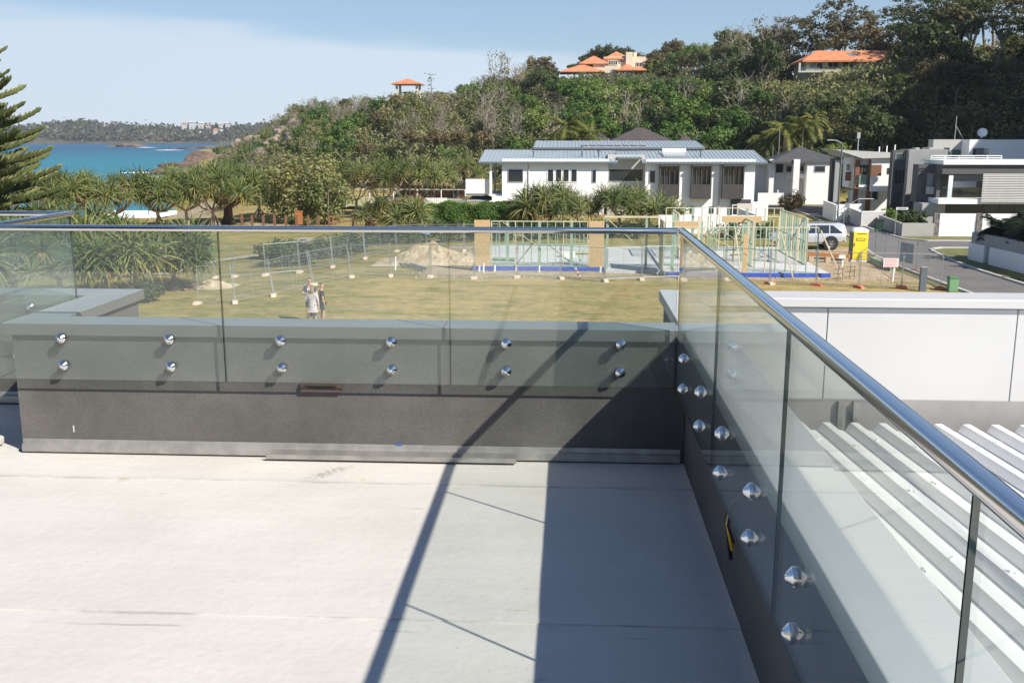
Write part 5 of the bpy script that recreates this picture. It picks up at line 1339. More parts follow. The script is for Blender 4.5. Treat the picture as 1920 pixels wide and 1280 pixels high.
for a, b in (((12.0, 53.6, 0.0), (11.3, 54.0, 2.5)), ((14.5, 53.2, 0.0), (13.4, 54.0, 2.55)), ((9.2, 53.3, 0.0), (8.9, 54.0, 2.5))):
    k = MB(); k.beam(a, b, 0.06, 0.10, up=(0, 1, 0)); tag(build('timber_prop', k, M['pine_pale']), 'pale timber prop leaning on the road side wall frame', 'prop', 'props on the wall frame')
for a, b in (((-3.0, 57.2, SL), (-1.9, 56.15, 1.7)), ((0.2, 57.4, SL), (-1.3, 56.15, 1.6)), ((0.6, 57.3, SL), (1.2, 58.5, 1.6))):
    k = MB(); k.beam(a, b, 0.05, 0.08, up=(0, 1, 0)); tag(build('timber_prop', k, M['pine_green']), 'green timber prop behind the open front frame', 'prop', 'props on the wall frame')
# bits and pieces on the slab
for q, (x, y, w, h_, m_, lb) in enumerate(((0.0, 60.5, 0.8, 0.35, 'pvc', 'white box of fixings on the slab behind the front frame'), (-3.9, 58.2, 1.4, 0.25, 'pine_green', 'low stack of green timber offcuts on the slab'), (0.6, 61.5, 1.6, 0.3, 'pine_pale', 'pale timber stack on the slab beside the white box'), (10.8, 61.5, 1.8, 0.4, 'pine_pale', 'timber stack on the slab between inner and rear frames'))):
    r_ = thing('timber_stack' if q else 'carton', lb, 'stack' if q else 'box', (x, y, SL))
    for t in range(1 if q == 0 else 5):
        k = MB()
        if q == 0:
            k.prism([(x - w / 2, SL), (x + w / 2, SL), (x + w / 2, SL + h_), (x - w / 2, SL + h_)], 'y', y, y + 0.5); build('box', k, M[m_], r_); k = MB(); k.box(x - w / 2, x + w / 2, y + 0.22, y + 0.26, SL + h_, SL + h_ + 0.004); build('tape', k, M['blue_tape'], r_)
        else:
            zt = SL + 0.05 * t; o = rf.uniform(-0.15, 0.15); k.beam((x - w / 2 + o, y + 0.1 * (t % 3), zt + 0.026), (x + w / 2 + o, y + 0.1 * (t % 3) + rf.uniform(-0.1, 0.1), zt + 0.026), 0.09, 0.045); build('length', k, M[m_], r_)
for px, py, hh in ((906, 511, 0.5), (927, 509, 0.35), (967, 508, 0.32), (1010, 511, 0.35), (1125, 511, 0.3), (1265, 519, 0.3), (1673, 528, 0.75), (898, 509, 0.3), (741, 505, 0.7), (1578, 500, 0.35)):
    p = on_ground(px, py); k = MB(); k.tube([(p.x, p.y, -0.05), (p.x + 0.03, p.y, hh)], 0.055, 10); k.tube([(p.x + 0.03, p.y, hh), (p.x + 0.031, p.y, hh + 0.03)], 0.065, 10)
    tag(build('pipe_stub', k, M['pvc']), 'white plastic pipe stub standing out of the site dirt', 'pipe', 'pipe stubs on the site')
# striped marker post lying in the grass
p = on_ground(1078, 523); r_ = thing('marker_stake', 'red and white striped stake leaning in the dirt before the garage bay', 'stake', p)
for q in range(6):
    a = Vector((p.x + 0.05 * q, p.y - 0.02 * q, 0.1 * (6 - q) )); k = MB(); k.beam(a, a + Vector((0.05, -0.02, -0.1)), 0.09, 0.09); build('band', k, M['foot_orange'] if q % 2 else M['pvc'], r_)

# dirt mound
M['dirt'] = mat('site_dirt', (0.33, 0.25, 0.165), 0.95, c2=(0.50, 0.40, 0.28), scale=1.3, detail=7, bump=0.9, bscale=5)
def mound(label, px, py, sx, sy, sz, seed, m='dirt', name='dirt_mound'):
    p = on_ground(px, py); bm = bmesh.new(); bmesh.ops.create_grid(bm, x_segments=40, y_segments=40, size=1.0)
    for v in bm.verts:
        r2 = v.co.x ** 2 + v.co.y ** 2; e = min(0.8, math.exp(-r2 * 3.0))
        n_ = mnoise.fractal(Vector((v.co.x * 2.2, v.co.y * 2.2, seed)), 0.8, 2.1, 5)
        v.co.z = max(-0.05, e * (1 + 0.85 * n_) + 0.10 * n_ * (1 if r2 < 0.8 else 0) - 0.04) * sz; v.co.x *= sx; v.co.y *= sy
    me = bpy.data.meshes.new(name); bm.to_mesh(me); bm.free(); me.materials.append(M[m])
    return tag(put(name, me, None, (p.x, p.y, height(p.x, p.y))), label, 'dirt mound')
mound('heap of pale dug sand beside the front wall frame', 808, 490, 3.3, 2.2, 0.95, 2.7)
mound('low spread of dug dirt beside the slab edge', 862, 492, 2.6, 1.8, 0.55, 5.0)
mound('small sand spill beside the leaning fence', 402, 528, 1.6, 1.2, 0.35, 8.0)
p = on_ground(801, 466); k = MB(); k.add([(p.x - 0.5, p.y - 0.3, 1.1), (p.x + 0.2, p.y - 0.35, 1.0), (p.x + 0.75, p.y - 0.2, 1.45), (p.x + 0.1, p.y + 0.2, 1.3), (p.x - 0.1, p.y, 1.45)], [(0, 1, 4), (1, 2, 4), (2, 3, 4), (3, 0, 4)])
tag(build('tarp', k, mat('light_blue_tarp', (0.20, 0.42, 0.52), 0.5)), 'crumpled light blue tarp on the sand heap', 'tarp')
for q, (a, b) in enumerate((((752, 494), (800, 508)), ((757, 493), (803, 506)), ((750, 496), (795, 510)))):
    A_, B_ = on_ground(*a), on_ground(*b); k = MB(); k.tube([(A_.x, A_.y, 0.08), (B_.x, B_.y, 0.08)], 0.05, 8)
    tag(build('pipe_length', k, M['galv']), 'grey pipe length lying on the grass below the sand heap', 'pipe', 'pipes lying by the sand heap')
# rubble scattered over the site
g = MB(); 
for q in range(420):
    x = rf.uniform(-9, 18.5); y = rf.choice([rf.uniform(52.8, 55.6), rf.uniform(53, 69)])
    if -5.5 < x < 14.2 and y > 53.9: continue
    s = rf.uniform(0.03, 0.12); z = height(x, y); a = rf.uniform(0, 6.28)
    P4 = [(x + s * math.cos(a + t * 2.09), y + s * math.sin(a + t * 2.09), z - 0.02) for t in range(3)] + [(x, y, z + s * rf.uniform(0.5, 1.0))]
    g.add(P4, [(0, 1, 3), (1, 2, 3), (2, 0, 3)])
o = stuff(build('rubble', g, M['dirt'])); tag(o, 'scattered clods and rubble over the bare site', 'rubble')

# green timber pack by the road, orange beam on the ground
r_ = thing('timber_pack', 'strapped pack of long green timber lying beside the toilet', 'timber', on_ground(1650, 495))
A_, B_ = on_ground(1632, 490), on_ground(1668, 509)
for i in range(4):
    for j in range(3):
        o = Vector((0.11 * i, 0.03 * i, 0.05 + 0.09 * j)); k = MB(); k.beam(A_ + o, B_ + o * 1.0 + Vector((rf.uniform(-0.1, 0.1), rf.uniform(-0.2, 0.2), 0)), 0.1, 0.085); build('length', k, M['pine_green'] if (i + j) % 4 else M['pine_pale'], r_)
A_, B_ = on_ground(1512, 489), on_ground(1592, 494); k = MB(); k.beam((A_.x, A_.y, 0.45), (B_.x, B_.y, 0.42), 0.12, 0.24); 
r_ = thing('timber_beam', 'long orange engineered beam on blocks beside the yellow toilet', 'beam', A_)
build('beam', k, M['orange_beam'], r_); k = MB(); k.beam((A_.x * 0.3 + B_.x * 0.7, B_.y - 0.13, 0.42), (A_.x * 0.12 + B_.x * 0.88, B_.y - 0.13, 0.42), 0.02, 0.22); build('wrap', k, M['pvc'], r_)
for t in (0.1, 0.5, 0.9):
    c = A_.lerp(B_, t); k = MB(); k.box(c.x - 0.15, c.x + 0.15, c.y - 0.2, c.y + 0.2, -0.02, 0.32); build('block', k, M['dirt'], r_)
# rusty starter bars
for px, py in ((1570, 528), (1592, 524)):
    p = on_ground(px, py); r_ = thing('starter_bars', 'rusty bent starter bars sticking up by the blue film edge', 'steel bars', p, 0, 'starter bars on the site')
    for a in range(3):
        k = MB(); z = 0.15 + 0.25 * a; k.tube([(p.x - 0.25, p.y, z), (p.x + 0.3, p.y + 0.1, z + 0.03)], 0.018, 6); build('bar', k, M['brown_timber'], r_)
    k = MB(); k.tube([(p.x, p.y, -0.05), (p.x + 0.05, p.y, 0.85)], 0.02, 6); k.tube([(p.x + 0.25, p.y, -0.05), (p.x + 0.25, p.y, 0.75)], 0.02, 6); build('bar', k, M['brown_timber'], r_)

# ---- temporary fence
PW, PH = 2.28, 1.72
def fence_meshes():
    k = MB(); r0 = 0.019
    for x in (0.03, PW - 0.03): k.tube([(x, 0, 0.02), (x, 0, PH + 0.10)], r0, 8)
    for z in (0.10, PH): k.tube([(0.03, 0, z), (PW - 0.03, 0, z)], r0 * 0.8, 8)
    k.tube([(PW / 2, 0, 0.1), (PW / 2, 0, PH)], r0 * 0.5, 6)
    fr = mesh_of('frame', k.v, k.f, M['galv'])
    k = MB(); nx = 30
    for q in range(1, nx): x = PW * q / nx; k.beam((x, 0, 0.1), (x, 0, PH), 0.0035, 0.0035, up=(0, 1, 0))
    for q in range(1, 9): z = 0.1 + (PH - 0.1) * q / 9; k.beam((0.03, 0, z), (PW - 0.03, 0, z), 0.0045, 0.0045)
    wi = mesh_of('mesh_infill', k.v, k.f, M['mesh_wire'])
    k = MB(); k.prism([(-0.30, 0.0), (0.30, 0.0), (0.26, 0.13), (0.10, 0.16), (-0.10, 0.16), (-0.26, 0.13)], 'x', -0.12, 0.12)
    ft = [mesh_of('ballast_block', k.v, k.f, M['foot_cream']), mesh_of('ballast_block', k.v, k.f, M['foot_orange'])]
    k = MB(); k.box(-0.06, 0.06, -0.03, 0.03, PH * 0.88, PH * 0.88 + 0.05); cp = mesh_of('clamp', k.v, k.f, M['galv'])
    return fr, wi, ft, cp
FR, WI, FT, CP = fence_meshes()
def fence_line(pts, label, footlabel, group, lean, foot):
    for q, (a, b) in enumerate(zip(pts[:-1], pts[1:])):
        a = Vector((a[0], a[1], height(a[0], a[1]) + 0.05)); b = Vector((b[0], b[1], height(b[0], b[1]) + 0.05)); d = b - a; L = math.hypot(d.x, d.y)
        r_ = thing('temporary_fence', label, 'fence', a, 0, group)
        le = lean * rf.uniform(0.75, 1.15)
        r_.rotation_euler = (le, -math.atan2(d.z, L), math.atan2(d.y, d.x)); r_.scale = (L / PW, 1, 1)
        put('frame', FR, r_); put('mesh_infill', WI, r_); put('clamp', CP, r_)
    for q, p in enumerate(pts):
        o = put('ballast_block', FT[foot], None, (p[0], p[1], height(p[0], p[1]) - 0.02), rf.uniform(-0.4, 0.4) + (0 if foot == 0 else 0.8))
        tag(o, footlabel, 'fence block', group + ' feet')
def G2(*pp): return [tuple(on_ground(px, py)[:2]) for px, py in pp]
fence_line(G2((370, 562), (440, 561), (513, 549), (587, 531), (660, 517)), 'temporary mesh fence panel leaning over on the lawn slope', 'pale fence foot under the leaning lawn fence', 'leaning fence panels on the lawn', -0.16, 0)
fence_line(G2((660, 517), (733, 517), (808, 520), (889, 523), (970, 521), (1051, 523), (1134, 528), (1203, 525), (1277, 522), (1360, 527), (1443, 533)), 'upright temporary mesh fence panel before the house slab', 'cream fence foot on the dry grass before the slab', 'fence panels before the slab', 0.0, 0)
fence_line(G2((1443, 533), (1530, 536), (1610, 540), (1690, 541), (1764, 542)), 'temporary mesh fence panel along the dirt at the road corner', 'orange fence foot beside the road corner fence', 'fence panels at the road corner', 0.0, 1)
fence_line(G2((1764, 542), (1717, 511), (1682, 503), (1659, 495), (1640, 486), (1625, 479)), 'temporary mesh fence panel following the kerb behind the toilet', 'orange fence foot along the kerb by the timber pack', 'fence panels along the kerb', 0.0, 1)
fence_line(G2((330, 530), (404, 512), (440, 511), (498, 510), (562, 506), (624, 497), (685, 482), (744, 470), (800, 470), (870, 471), (935, 470)), 'temporary mesh fence panel of the back line before the shrubs', 'grey fence foot of the back fence line', 'fence panels of the back line', -0.07, 0)
# notice on the corner fence
p = at_y(1657, 484, on_ground(1690, 541).y - 0.06); q = at_y(1684, 501, on_ground(1690, 541).y - 0.06)
sg = thing('site_sign', 'pink and white warning notice tied to the road corner fence', 'sign', (p.x, p.y, q.z))
k = MB(); k.box(p.x, q.x, p.y - 0.012, p.y, q.z, p.z); build('board', k, mat('pink_white_board', (0.80, 0.66, 0.66), 0.5), sg)
M['sign_red'] = mat('sign_red', (0.55, 0.10, 0.12), 0.5)
for t in range(5):
    z = p.z - 0.06 - t * 0.09; x = p.x + 0.05
    while x < q.x - 0.1:
        w_ = rf.uniform(0.04, 0.12); k = MB(); k.box(x, min(x + w_, q.x - 0.05), p.y - 0.016, p.y - 0.0125, z - 0.035, z); build('lettering', k, M['sign_red'], sg); x += w_ + 0.03
p = on_ground(1712, 500, 0); b2 = thing('banner', 'faded blue and pink banner hanging on the kerb side fence', 'banner', (p.x, p.y, 0.4))
A_ = on_ground(1717, 511); B_ = on_ground(1682, 503); dd = (B_ - A_)
k = MB(); a = A_ + dd * 0.15; b = A_ + dd * 0.85
M['banner'] = mat('faded_banner', (0.20, 0.27, 0.34), 0.7, c2=(0.30, 0.34, 0.38), scale=3)
k.quad((a.x - 0.05, a.y, 0.45), (b.x - 0.05, b.y, 0.45), (b.x - 0.05, b.y, 1.55), (a.x - 0.05, a.y, 1.55)); build('cloth', k, M['banner'], b2)
k = MB(); k.quad((a.x - 0.07, a.y + 0.4, 1.0), (a.x * 0.4 + b.x * 0.6 - 0.07, a.y * 0.4 + b.y * 0.6, 1.0), (a.x * 0.4 + b.x * 0.6 - 0.07, a.y * 0.4 + b.y * 0.6, 1.4), (a.x - 0.07, a.y + 0.4, 1.4)); build('print', k, mat('faded_pink', (0.45, 0.24, 0.27), 0.7), b2)
# service pillars by the corner
p = on_ground(1729, 545); k = MB(); k.box(p.x - 0.16, p.x + 0.16, p.y - 0.1, p.y + 0.1, -0.05, 1.15)
sp_ = thing('service_post', 'dark grey square post standing inside the road corner fence', 'post', (p.x, p.y, 0)); build('post', k, M['gutter'], sp_, bevel=0.02); k = MB(); k.box(p.x - 0.18, p.x + 0.18, p.y - 0.12, p.y + 0.12, 1.15, 1.19); build('cap', k, M['mid_grey'], sp_)
p = on_ground(1785, 545); sp_ = thing('service_pillar', 'green electricity pillar on the grass at the kerb', 'pillar', (p.x, p.y, 0)); k = MB(); k.box(p.x - 0.22, p.x + 0.22, p.y - 0.18, p.y + 0.18, -0.05, 0.62); build('body', k, mat('pillar_green', (0.16, 0.32, 0.16), 0.6), sp_, bevel=0.03); k = MB(); k.prism([(p.x - 0.25, 0.62), (p.x + 0.25, 0.62), (p.x + 0.2, 0.72), (p.x - 0.2, 0.72)], 'y', p.y - 0.2, p.y + 0.2); build('lid', k, mat('pillar_lid', (0.10, 0.22, 0.10), 0.6), sp_)

# ---- portable toilet
M['loo_yellow'] = mat('toilet_yellow', (0.80, 0.66, 0.03), 0.45, c2=(0.84, 0.70, 0.05), scale=2)
M['loo_grey'] = mat('toilet_grey', (0.10, 0.105, 0.115), 0.5)
lt = thing('portable_toilet', 'yellow portable toilet with white domed roof beside the road', 'toilet', (17.66, 61.9, 0), math.radians(-4)); lt.scale = (0.94, 0.94, 0.93)
k = MB(); k.box(-0.5, 0.5, -0.53, 0.55, 0.0, 0.12); lbuild('base', k, M['pvc'], lt)
k = MB(); k.box(-0.5, 0.5, -0.5, 0.5, 0.12, 1.95); lbuild('cabin', k, M['loo_grey'], lt, bevel=0.03)
k = MB(); k.box(-0.44, 0.48, -0.545, -0.502, 0.14, 1.93); dr = lbuild('door', k, M['loo_yellow'], lt, bevel=0.012)
k = MB(); k.box(-0.25, 0.30, -0.556, -0.546, 1.38, 1.55); k2 = lbuild('plaque', k, M['brown_timber'], dr)
k = MB(); k.box(-0.21, 0.26, -0.5605, -0.5565, 1.42, 1.51); lbuild('lettering', k, M['loo_yellow'], k2)
k = MB(); k.box(-0.22, 0.36, -0.554, -0.546, 1.80, 1.85); lbuild('vent', k, M['brown_timber'], dr)
for z0_, z1_ in ((0.25, 0.75), (0.82, 1.28)):
    k = MB(); k.box(-0.34, 0.38, -0.555, -0.546, z0_, z1_); lbuild('panel', k, M['loo_yellow'], dr, bevel=0.01)
k = MB(); k.box(-0.38, -0.33, -0.575, -0.546, 1.05, 1.2); lbuild('latch', k, M['loo_grey'], dr)
k = MB(); vs = []; fs = []
for j, (s, z) in enumerate(((0.53, 1.93), (0.53, 2.0), (0.47, 2.10), (0.33, 2.17), (0.12, 2.2))):
    for q in range(16):
        a = 2 * math.pi * q / 16; c_, s_2 = math.cos(a), math.sin(a); e_2 = 0.28
        vs.append((s * math.copysign(abs(c_) ** e_2, c_), s * math.copysign(abs(s_2) ** e_2, s_2), z))
for j in range(4):
    for q in range(16): fs.append((j * 16 + q, j * 16 + (q + 1) % 16, (j + 1) * 16 + (q + 1) % 16, (j + 1) * 16 + q))
fs.append(tuple(range(64, 80))); k.add(vs, fs); lbuild('roof', k, M['pvc'], lt, smooth=True)

# ---- street furniture
def street_pole(name, label, p, hgt, m, r=0.05):
    r_ = thing(name, label, 'pole', p); k = MB(); k.tube([(p.x, p.y, -0.05), (p.x, p.y, hgt)], r, 10); build('pole', k, m, r_); return r_
p = on_ground(1677, 443); sn = thing('street_sign', 'white street name blade on a slim grey post at the corner', 'street sign', p)
k = MB(); k.tube([(p.x, p.y, -0.05), (p.x, p.y, 2.2)], 0.035, 8); build('post', k, M['galv'], sn)
bl_ = at_y(1702, 396, p.y); k = MB(); k.box(p.x - 0.03, bl_.x, p.y - 0.05, p.y - 0.02, 2.02, 2.2); bd = build('blade', k, M['pvc'], sn)
x = p.x + 0.06
for w_ in (0.07, 0.06, 0.08, 0.05, 0.07, 0.06, 0.07, 0.06):
    k = MB(); k.box(x, x + w_, p.y - 0.054, p.y - 0.0505, 2.07, 2.15); build('lettering', k, M['rubber'], bd); x += w_ + 0.022
lp = street_pole('street_light', 'dark tapered street light pole beside the white planter wall', on_ground(1569, 427), 7.0, M['gutter'], 0.07)
k = MB(); c = wloc(lp); k.tube([(c.x, c.y, 6.9), (c.x - 0.5, c.y - 0.3, 7.15), (c.x - 1.0, c.y - 0.6, 7.2)], 0.04, 6); k.box(c.x - 1.4, c.x - 0.9, c.y - 0.72, c.y - 0.48, 7.15, 7.25); build('lantern', k, M['mid_grey'], lp)
lp2 = street_pole('street_light', 'dark street light pole by the side street before the hip roofed house', on_ground(1444, 378), 6.5, M['gutter'], 0.07)
p = on_ground(1581, 430); ps = thing('road_sign', 'small pale sign on a short grey post beside the street light', 'sign', p); k = MB(); k.tube([(p.x, p.y, -0.05), (p.x, p.y, 2.1)], 0.03, 8); build('post', k, M['galv'], ps); k = MB(); k.box(p.x - 0.03, p.x + 0.4, p.y - 0.05, p.y - 0.03, 1.75, 2.15); build('plate', k, M['galv'], ps)
p = on_ground(1647, 436); wb = thing('wheelie_bin', 'dark green wheelie bin standing by the corner wall', 'bin', p)
k = MB(); k.add([(p.x - 0.22, p.y - 0.25, 0), (p.x + 0.22, p.y - 0.25, 0), (p.x + 0.22, p.y + 0.25, 0), (p.x - 0.22, p.y + 0.25, 0), (p.x - 0.29, p.y - 0.33, 0.95), (p.x + 0.29, p.y - 0.33, 0.95), (p.x + 0.29, p.y + 0.33, 0.95), (p.x - 0.29, p.y + 0.33, 0.95)], [(0, 3, 2, 1), (4, 5, 6, 7), (0, 1, 5, 4), (1, 2, 6, 5), (2, 3, 7, 6), (3, 0, 4, 7)]); build('body', k, mat('bin_green', (0.02, 0.06, 0.035), 0.5), wb)
k = MB(); k.box(p.x - 0.31, p.x + 0.31, p.y - 0.36, p.y + 0.36, 0.95, 1.05); build('lid', k, M['rubber'], wb)
# timber bollards and rail fence by the dune
bf = thing('rail_fence', 'dark timber post and rail fence along the dune lawn', 'fence', on_ground(540, 421))
P = G2((618, 428), (662, 424), (702, 421))
for a, b in zip(P[:-1], P[1:]):
    for z in (0.45, 0.95): k = MB(); k.beam((*a, z), (*b, z), 0.06, 0.12); build('rail', k, M['brown_timber'], bf)
for a in P: k = MB(); k.box(a[0] - 0.08, a[0] + 0.08, a[1] - 0.08, a[1] + 0.08, -0.1, 1.1); build('post', k, M['brown_timber'], bf)
for px in (454, 473, 494, 515, 536, 557, 578, 597):
    p = on_ground(px, 421); k = MB(); k.box(p.x - 0.09, p.x + 0.09, p.y - 0.09, p.y + 0.09, -0.2, 0.78); k.prism([(p.x - 0.1, 0.78), (p.x + 0.1, 0.78), (p.x, 0.84)], 'y', p.y - 0.1, p.y + 0.1)
    tag(build('bollard', k, M['brown_timber']), 'dark square timber bollard on the dune lawn', 'bollard', 'bollards along the dune lawn')
k = MB(); p = on_ground(561, 421); k.box(p.x - 0.3, p.x + 0.3, p.y - 0.1, p.y + 0.1, 0, 1.1); k.box(p.x - 0.36, p.x + 0.36, p.y - 0.12, p.y + 0.12, 1.1, 1.18); tag(build('park_sign', k, mat('orange_timber', (0.36, 0.14, 0.05), 0.7)), 'orange brown timber park sign among the bollards', 'sign')
pk = thing('picket_fence', 'rust brown timber picket fence climbing beside the hedge', 'fence', on_ground(720, 412))
A_ = at_y(686, 415, 84.5); B_ = at_y(793, 390, 97)
for q in range(26):
    t = q / 25; x = A_.x + (B_.x - A_.x) * t; y = 84.5 + 12.5 * t; hh = 1.9 + 0.15 * math.sin(q * 1.7)
    k = MB(); k.box(x - 0.10, x + 0.10, y - 0.06, y + 0.06, -0.1, hh); build('picket', k, M['brown_timber'], pk)
# ================================================================== plants
M['bark'] = mat('grey_bark', (0.17, 0.14, 0.11), 0.95, c2=(0.26, 0.22, 0.18), scale=3, bump=0.6, bscale=8)
M['bark_pale'] = mat('pale_bark', (0.34, 0.27, 0.21), 0.9, c2=(0.44, 0.36, 0.28), scale=3, bump=0.5, bscale=10)
M['bark_dark'] = mat('dark_bark', (0.09, 0.065, 0.05), 0.95, c2=(0.14, 0.10, 0.08), scale=3, bump=0.6, bscale=8)
M['leaf_green'] = leaf_mat('hill_leaf_green', (0.048, 0.100, 0.021), (0.095, 0.172, 0.031), (0.182, 0.250, 0.052), scale=0.35)
M['leaf_dark'] = leaf_mat('hill_leaf_dark', (0.028, 0.050, 0.018), (0.061, 0.092, 0.027), (0.127, 0.139, 0.047), scale=0.35)
M['leaf_olive'] = leaf_mat('scrub_leaf_olive', (0.087, 0.114, 0.039), (0.172, 0.192, 0.069), (0.293, 0.265, 0.117), scale=0.45)
M['leaf_brown'] = leaf_mat('gum_leaf_brown', (0.057, 0.061, 0.025), (0.124, 0.112, 0.048), (0.226, 0.173, 0.081), scale=0.4)
M['twig'] = mat('grey_twig', (0.22, 0.185, 0.155), 0.95, c2=(0.36, 0.31, 0.27), scale=1.0)
M['leaf_hedge'] = leaf_mat('hedge_leaf', (0.069, 0.138, 0.022), (0.138, 0.225, 0.035), (0.250, 0.300, 0.075), scale=2.0)
M['leaf_shrub'] = leaf_mat('dark_shrub_leaf', (0.030, 0.061, 0.022), (0.065, 0.101, 0.038), (0.121, 0.149, 0.061), scale=1.2)
M['leaf_coast'] = leaf_mat('coast_leaf', (0.065, 0.098, 0.029), (0.143, 0.176, 0.052), (0.260, 0.247, 0.098), scale=0.9)
M['leaf_red'] = leaf_mat('red_shrub_leaf', (0.05, 0.045, 0.015), (0.11, 0.055, 0.03), (0.20, 0.06, 0.05), scale=1.2)
M['pan_green'] = leaf_mat('pandanus_green', (0.085, 0.125, 0.030), (0.17, 0.205, 0.052), (0.29, 0.29, 0.095), scale=0.8, rnd=0.45)
M['pan_blue'] = leaf_mat('pandanus_grey_green', (0.070, 0.110, 0.050), (0.125, 0.170, 0.075), (0.22, 0.25, 0.11), scale=0.8, rnd=0.4)
M['pan_yellow'] = leaf_mat('pandanus_yellow', (0.17, 0.145, 0.03), (0.30, 0.23, 0.05), (0.40, 0.31, 0.09), scale=0.8)
M['pan_dead'] = leaf_mat('pandanus_dead', (0.10, 0.07, 0.04), (0.17, 0.12, 0.07), (0.26, 0.19, 0.11), scale=0.8, trans=0.1)
M['pine_leaf'] = leaf_mat('norfolk_leaf', (0.061, 0.084, 0.030), (0.115, 0.135, 0.047), (0.182, 0.189, 0.074), scale=0.8, trans=0.05)
M['palm_leaf'] = leaf_mat('palm_leaf', (0.06, 0.085, 0.018), (0.13, 0.15, 0.03), (0.23, 0.22, 0.06), scale=0.6)
M['fruit'] = mat('orange_fruit', (0.55, 0.25, 0.03), 0.6)

def clump_leaves(rng, centres, radii, per, size, up=0.35, flat=1.0):
    Cs, Ns = [], []
    for c, r in zip(centres, radii):
        n = max(6, int(per * rng.uniform(0.7, 1.3)))
        d = unit(rng.normal(size=(n, 3))); rr = r * rng.uniform(0.35, 1.0, (n, 1)) ** 0.6
        p = d * rr; p[:, 2] *= flat
        Cs.append(np.array(c) + p); Ns.append(unit(d + rng.normal(size=(n, 3)) * 0.34 + np.array([0, 0, up])))
    C_ = np.concatenate(Cs); N_ = np.concatenate(Ns)
    return leaf_quads(C_, N_, size, rng)
def limbs(mb, rng, base, top, spread, n, r0, bend=0.3):
    """a tapered trunk that forks into n limbs; returns limb tips"""
    base = Vector(base); fork = base.lerp(Vector(top), 0.45) + Vector((rng.uniform(-bend, bend), rng.uniform(-bend, bend), 0))
    mb.tube([base, base.lerp(fork, 0.5) + Vector((rng.uniform(-bend, bend) * 0.4, rng.uniform(-bend, bend) * 0.4, 0)), fork], [r0, r0 * 0.8, r0 * 0.65], 6, False)
    tips = []
    for q in range(n):
        a = 2 * math.pi * (q + rng.uniform(-0.3, 0.3)) / n; s = spread * rng.uniform(0.5, 1.0)
        tip = Vector((base.x + math.cos(a) * s, base.y + math.sin(a) * s, base.z + (top[2] - base.z) * rng.uniform(0.75, 1.02)))
        mid = fork.lerp(tip, 0.5) + Vector((0, 0, rng.uniform(-0.1, 0.35) * s))
        mb.tube([fork, mid, tip], [r0 * 0.55, r0 * 0.35, r0 * 0.12], 5, False); tips.append(tip)
        for _ in range(2):
            t2 = mid + Vector((rng.uniform(-1, 1), rng.uniform(-1, 1), rng.uniform(0.2, 0.9))) * s * 0.5
            mb.tube([mid, t2], [r0 * 0.25, r0 * 0.07], 4, False); tips.append(t2)
    return tips
def tree_mesh(kind, seed):
    rng = np.random.default_rng(seed); mb = MB()
    if kind == 'broad':
        H, R = 7.0, 3.1
        tips = limbs(mb, rng, (0, 0, -0.6), (0, 0, H * 0.8), R * 0.75, 5, 0.20)
        cen = [np.array([*t]) for t in tips]
        for _ in range(26):
            d = unit(rng.normal(size=(1, 3)))[0]; d[2] = abs(d[2]) * 1.0 - 0.25
            cen.append(np.array([0, 0, H * 0.55]) + d * np.array([R, R, H * 0.42]) * rng.uniform(0.65, 1.05))
        V, Fc = clump_leaves(rng, cen, rng.uniform(0.55, 1.25, len(cen)), 50, 0.23, flat=0.75)
    elif kind == 'scrub':
        H, R = 3.0, 2.0
        limbs(mb, rng, (0, 0, -0.4), (0, 0, H * 0.8), R * 0.8, 5, 0.08)
        cen = [np.array([0, 0, H * 0.45]) + unit(rng.normal(size=(1, 3)))[0] * np.array([R, R, H * 0.45]) * rng.uniform(0.4, 1.05) for _ in range(24)]
        V, Fc = clump_leaves(rng, cen, rng.uniform(0.4, 0.85, len(cen)), 46, 0.165, flat=0.8)
    elif kind == 'bare':
        H, R = 3.6, 2.0
        for _ in range(9):
            a = rng.uniform(0, 6.28); r_ = rng.uniform(0.2, 1.2); b = Vector((math.cos(a) * r_ * 0.4, math.sin(a) * r_ * 0.4, -0.3)); t = Vector((math.cos(a) * r_ * 1.5, math.sin(a) * r_ * 1.5, H * rng.uniform(0.6, 1.0)))
            mb.tube([b, b.lerp(t, 0.5) + Vector((rng.uniform(-.2, .2), rng.uniform(-.2, .2), 0.2)), t], [0.05, 0.035, 0.012], 4, False)
            for _ in range(16):
                s = b.lerp(t, rng.uniform(0.3, 1.0)); e = s + Vector((rng.normal() * 0.45, rng.normal() * 0.45, rng.uniform(0.1, 0.8)))
                mb.tube([s, e], [0.018, 0.006], 3, False)
        cen = [np.array([rng.uniform(-R, R) * 0.8, rng.uniform(-R, R) * 0.8, rng.uniform(0.6, H)]) for _ in range(22)]
        V, Fc = clump_leaves(rng, cen, rng.uniform(0.3, 0.7, len(cen)), 16, 0.12)
    else:                                                     # tall gum with a flat layered crown
        H, R = 13.0, 3.6
        tips = limbs(mb, rng, (0, 0, -1.5), (rng.uniform(-1, 1), rng.uniform(-1, 1), H * 0.94), R * 0.9, 6, 0.22, bend=0.7)
        cen = []
        for t in tips:
            for _ in range(3): cen.append(np.array([t.x, t.y, max(t.z, H * 0.5)]) + rng.normal(size=3) * np.array([0.8, 0.8, 0.35]))
        for _ in range(10):
            a = rng.uniform(0, 6.28); r_ = R * math.sqrt(rng.random()); cen.append(np.array([math.cos(a) * r_, math.sin(a) * r_, H * rng.uniform(0.72, 1.0)]))
        V, Fc = clump_leaves(rng, cen, rng.uniform(0.5, 1.1, len(cen)), 36, 0.19, flat=0.5)
    return mb, V, Fc
LEAFM = {'broad': 'leaf_green', 'scrub': 'leaf_olive', 'bare': 'leaf_olive', 'gum': 'leaf_brown'}
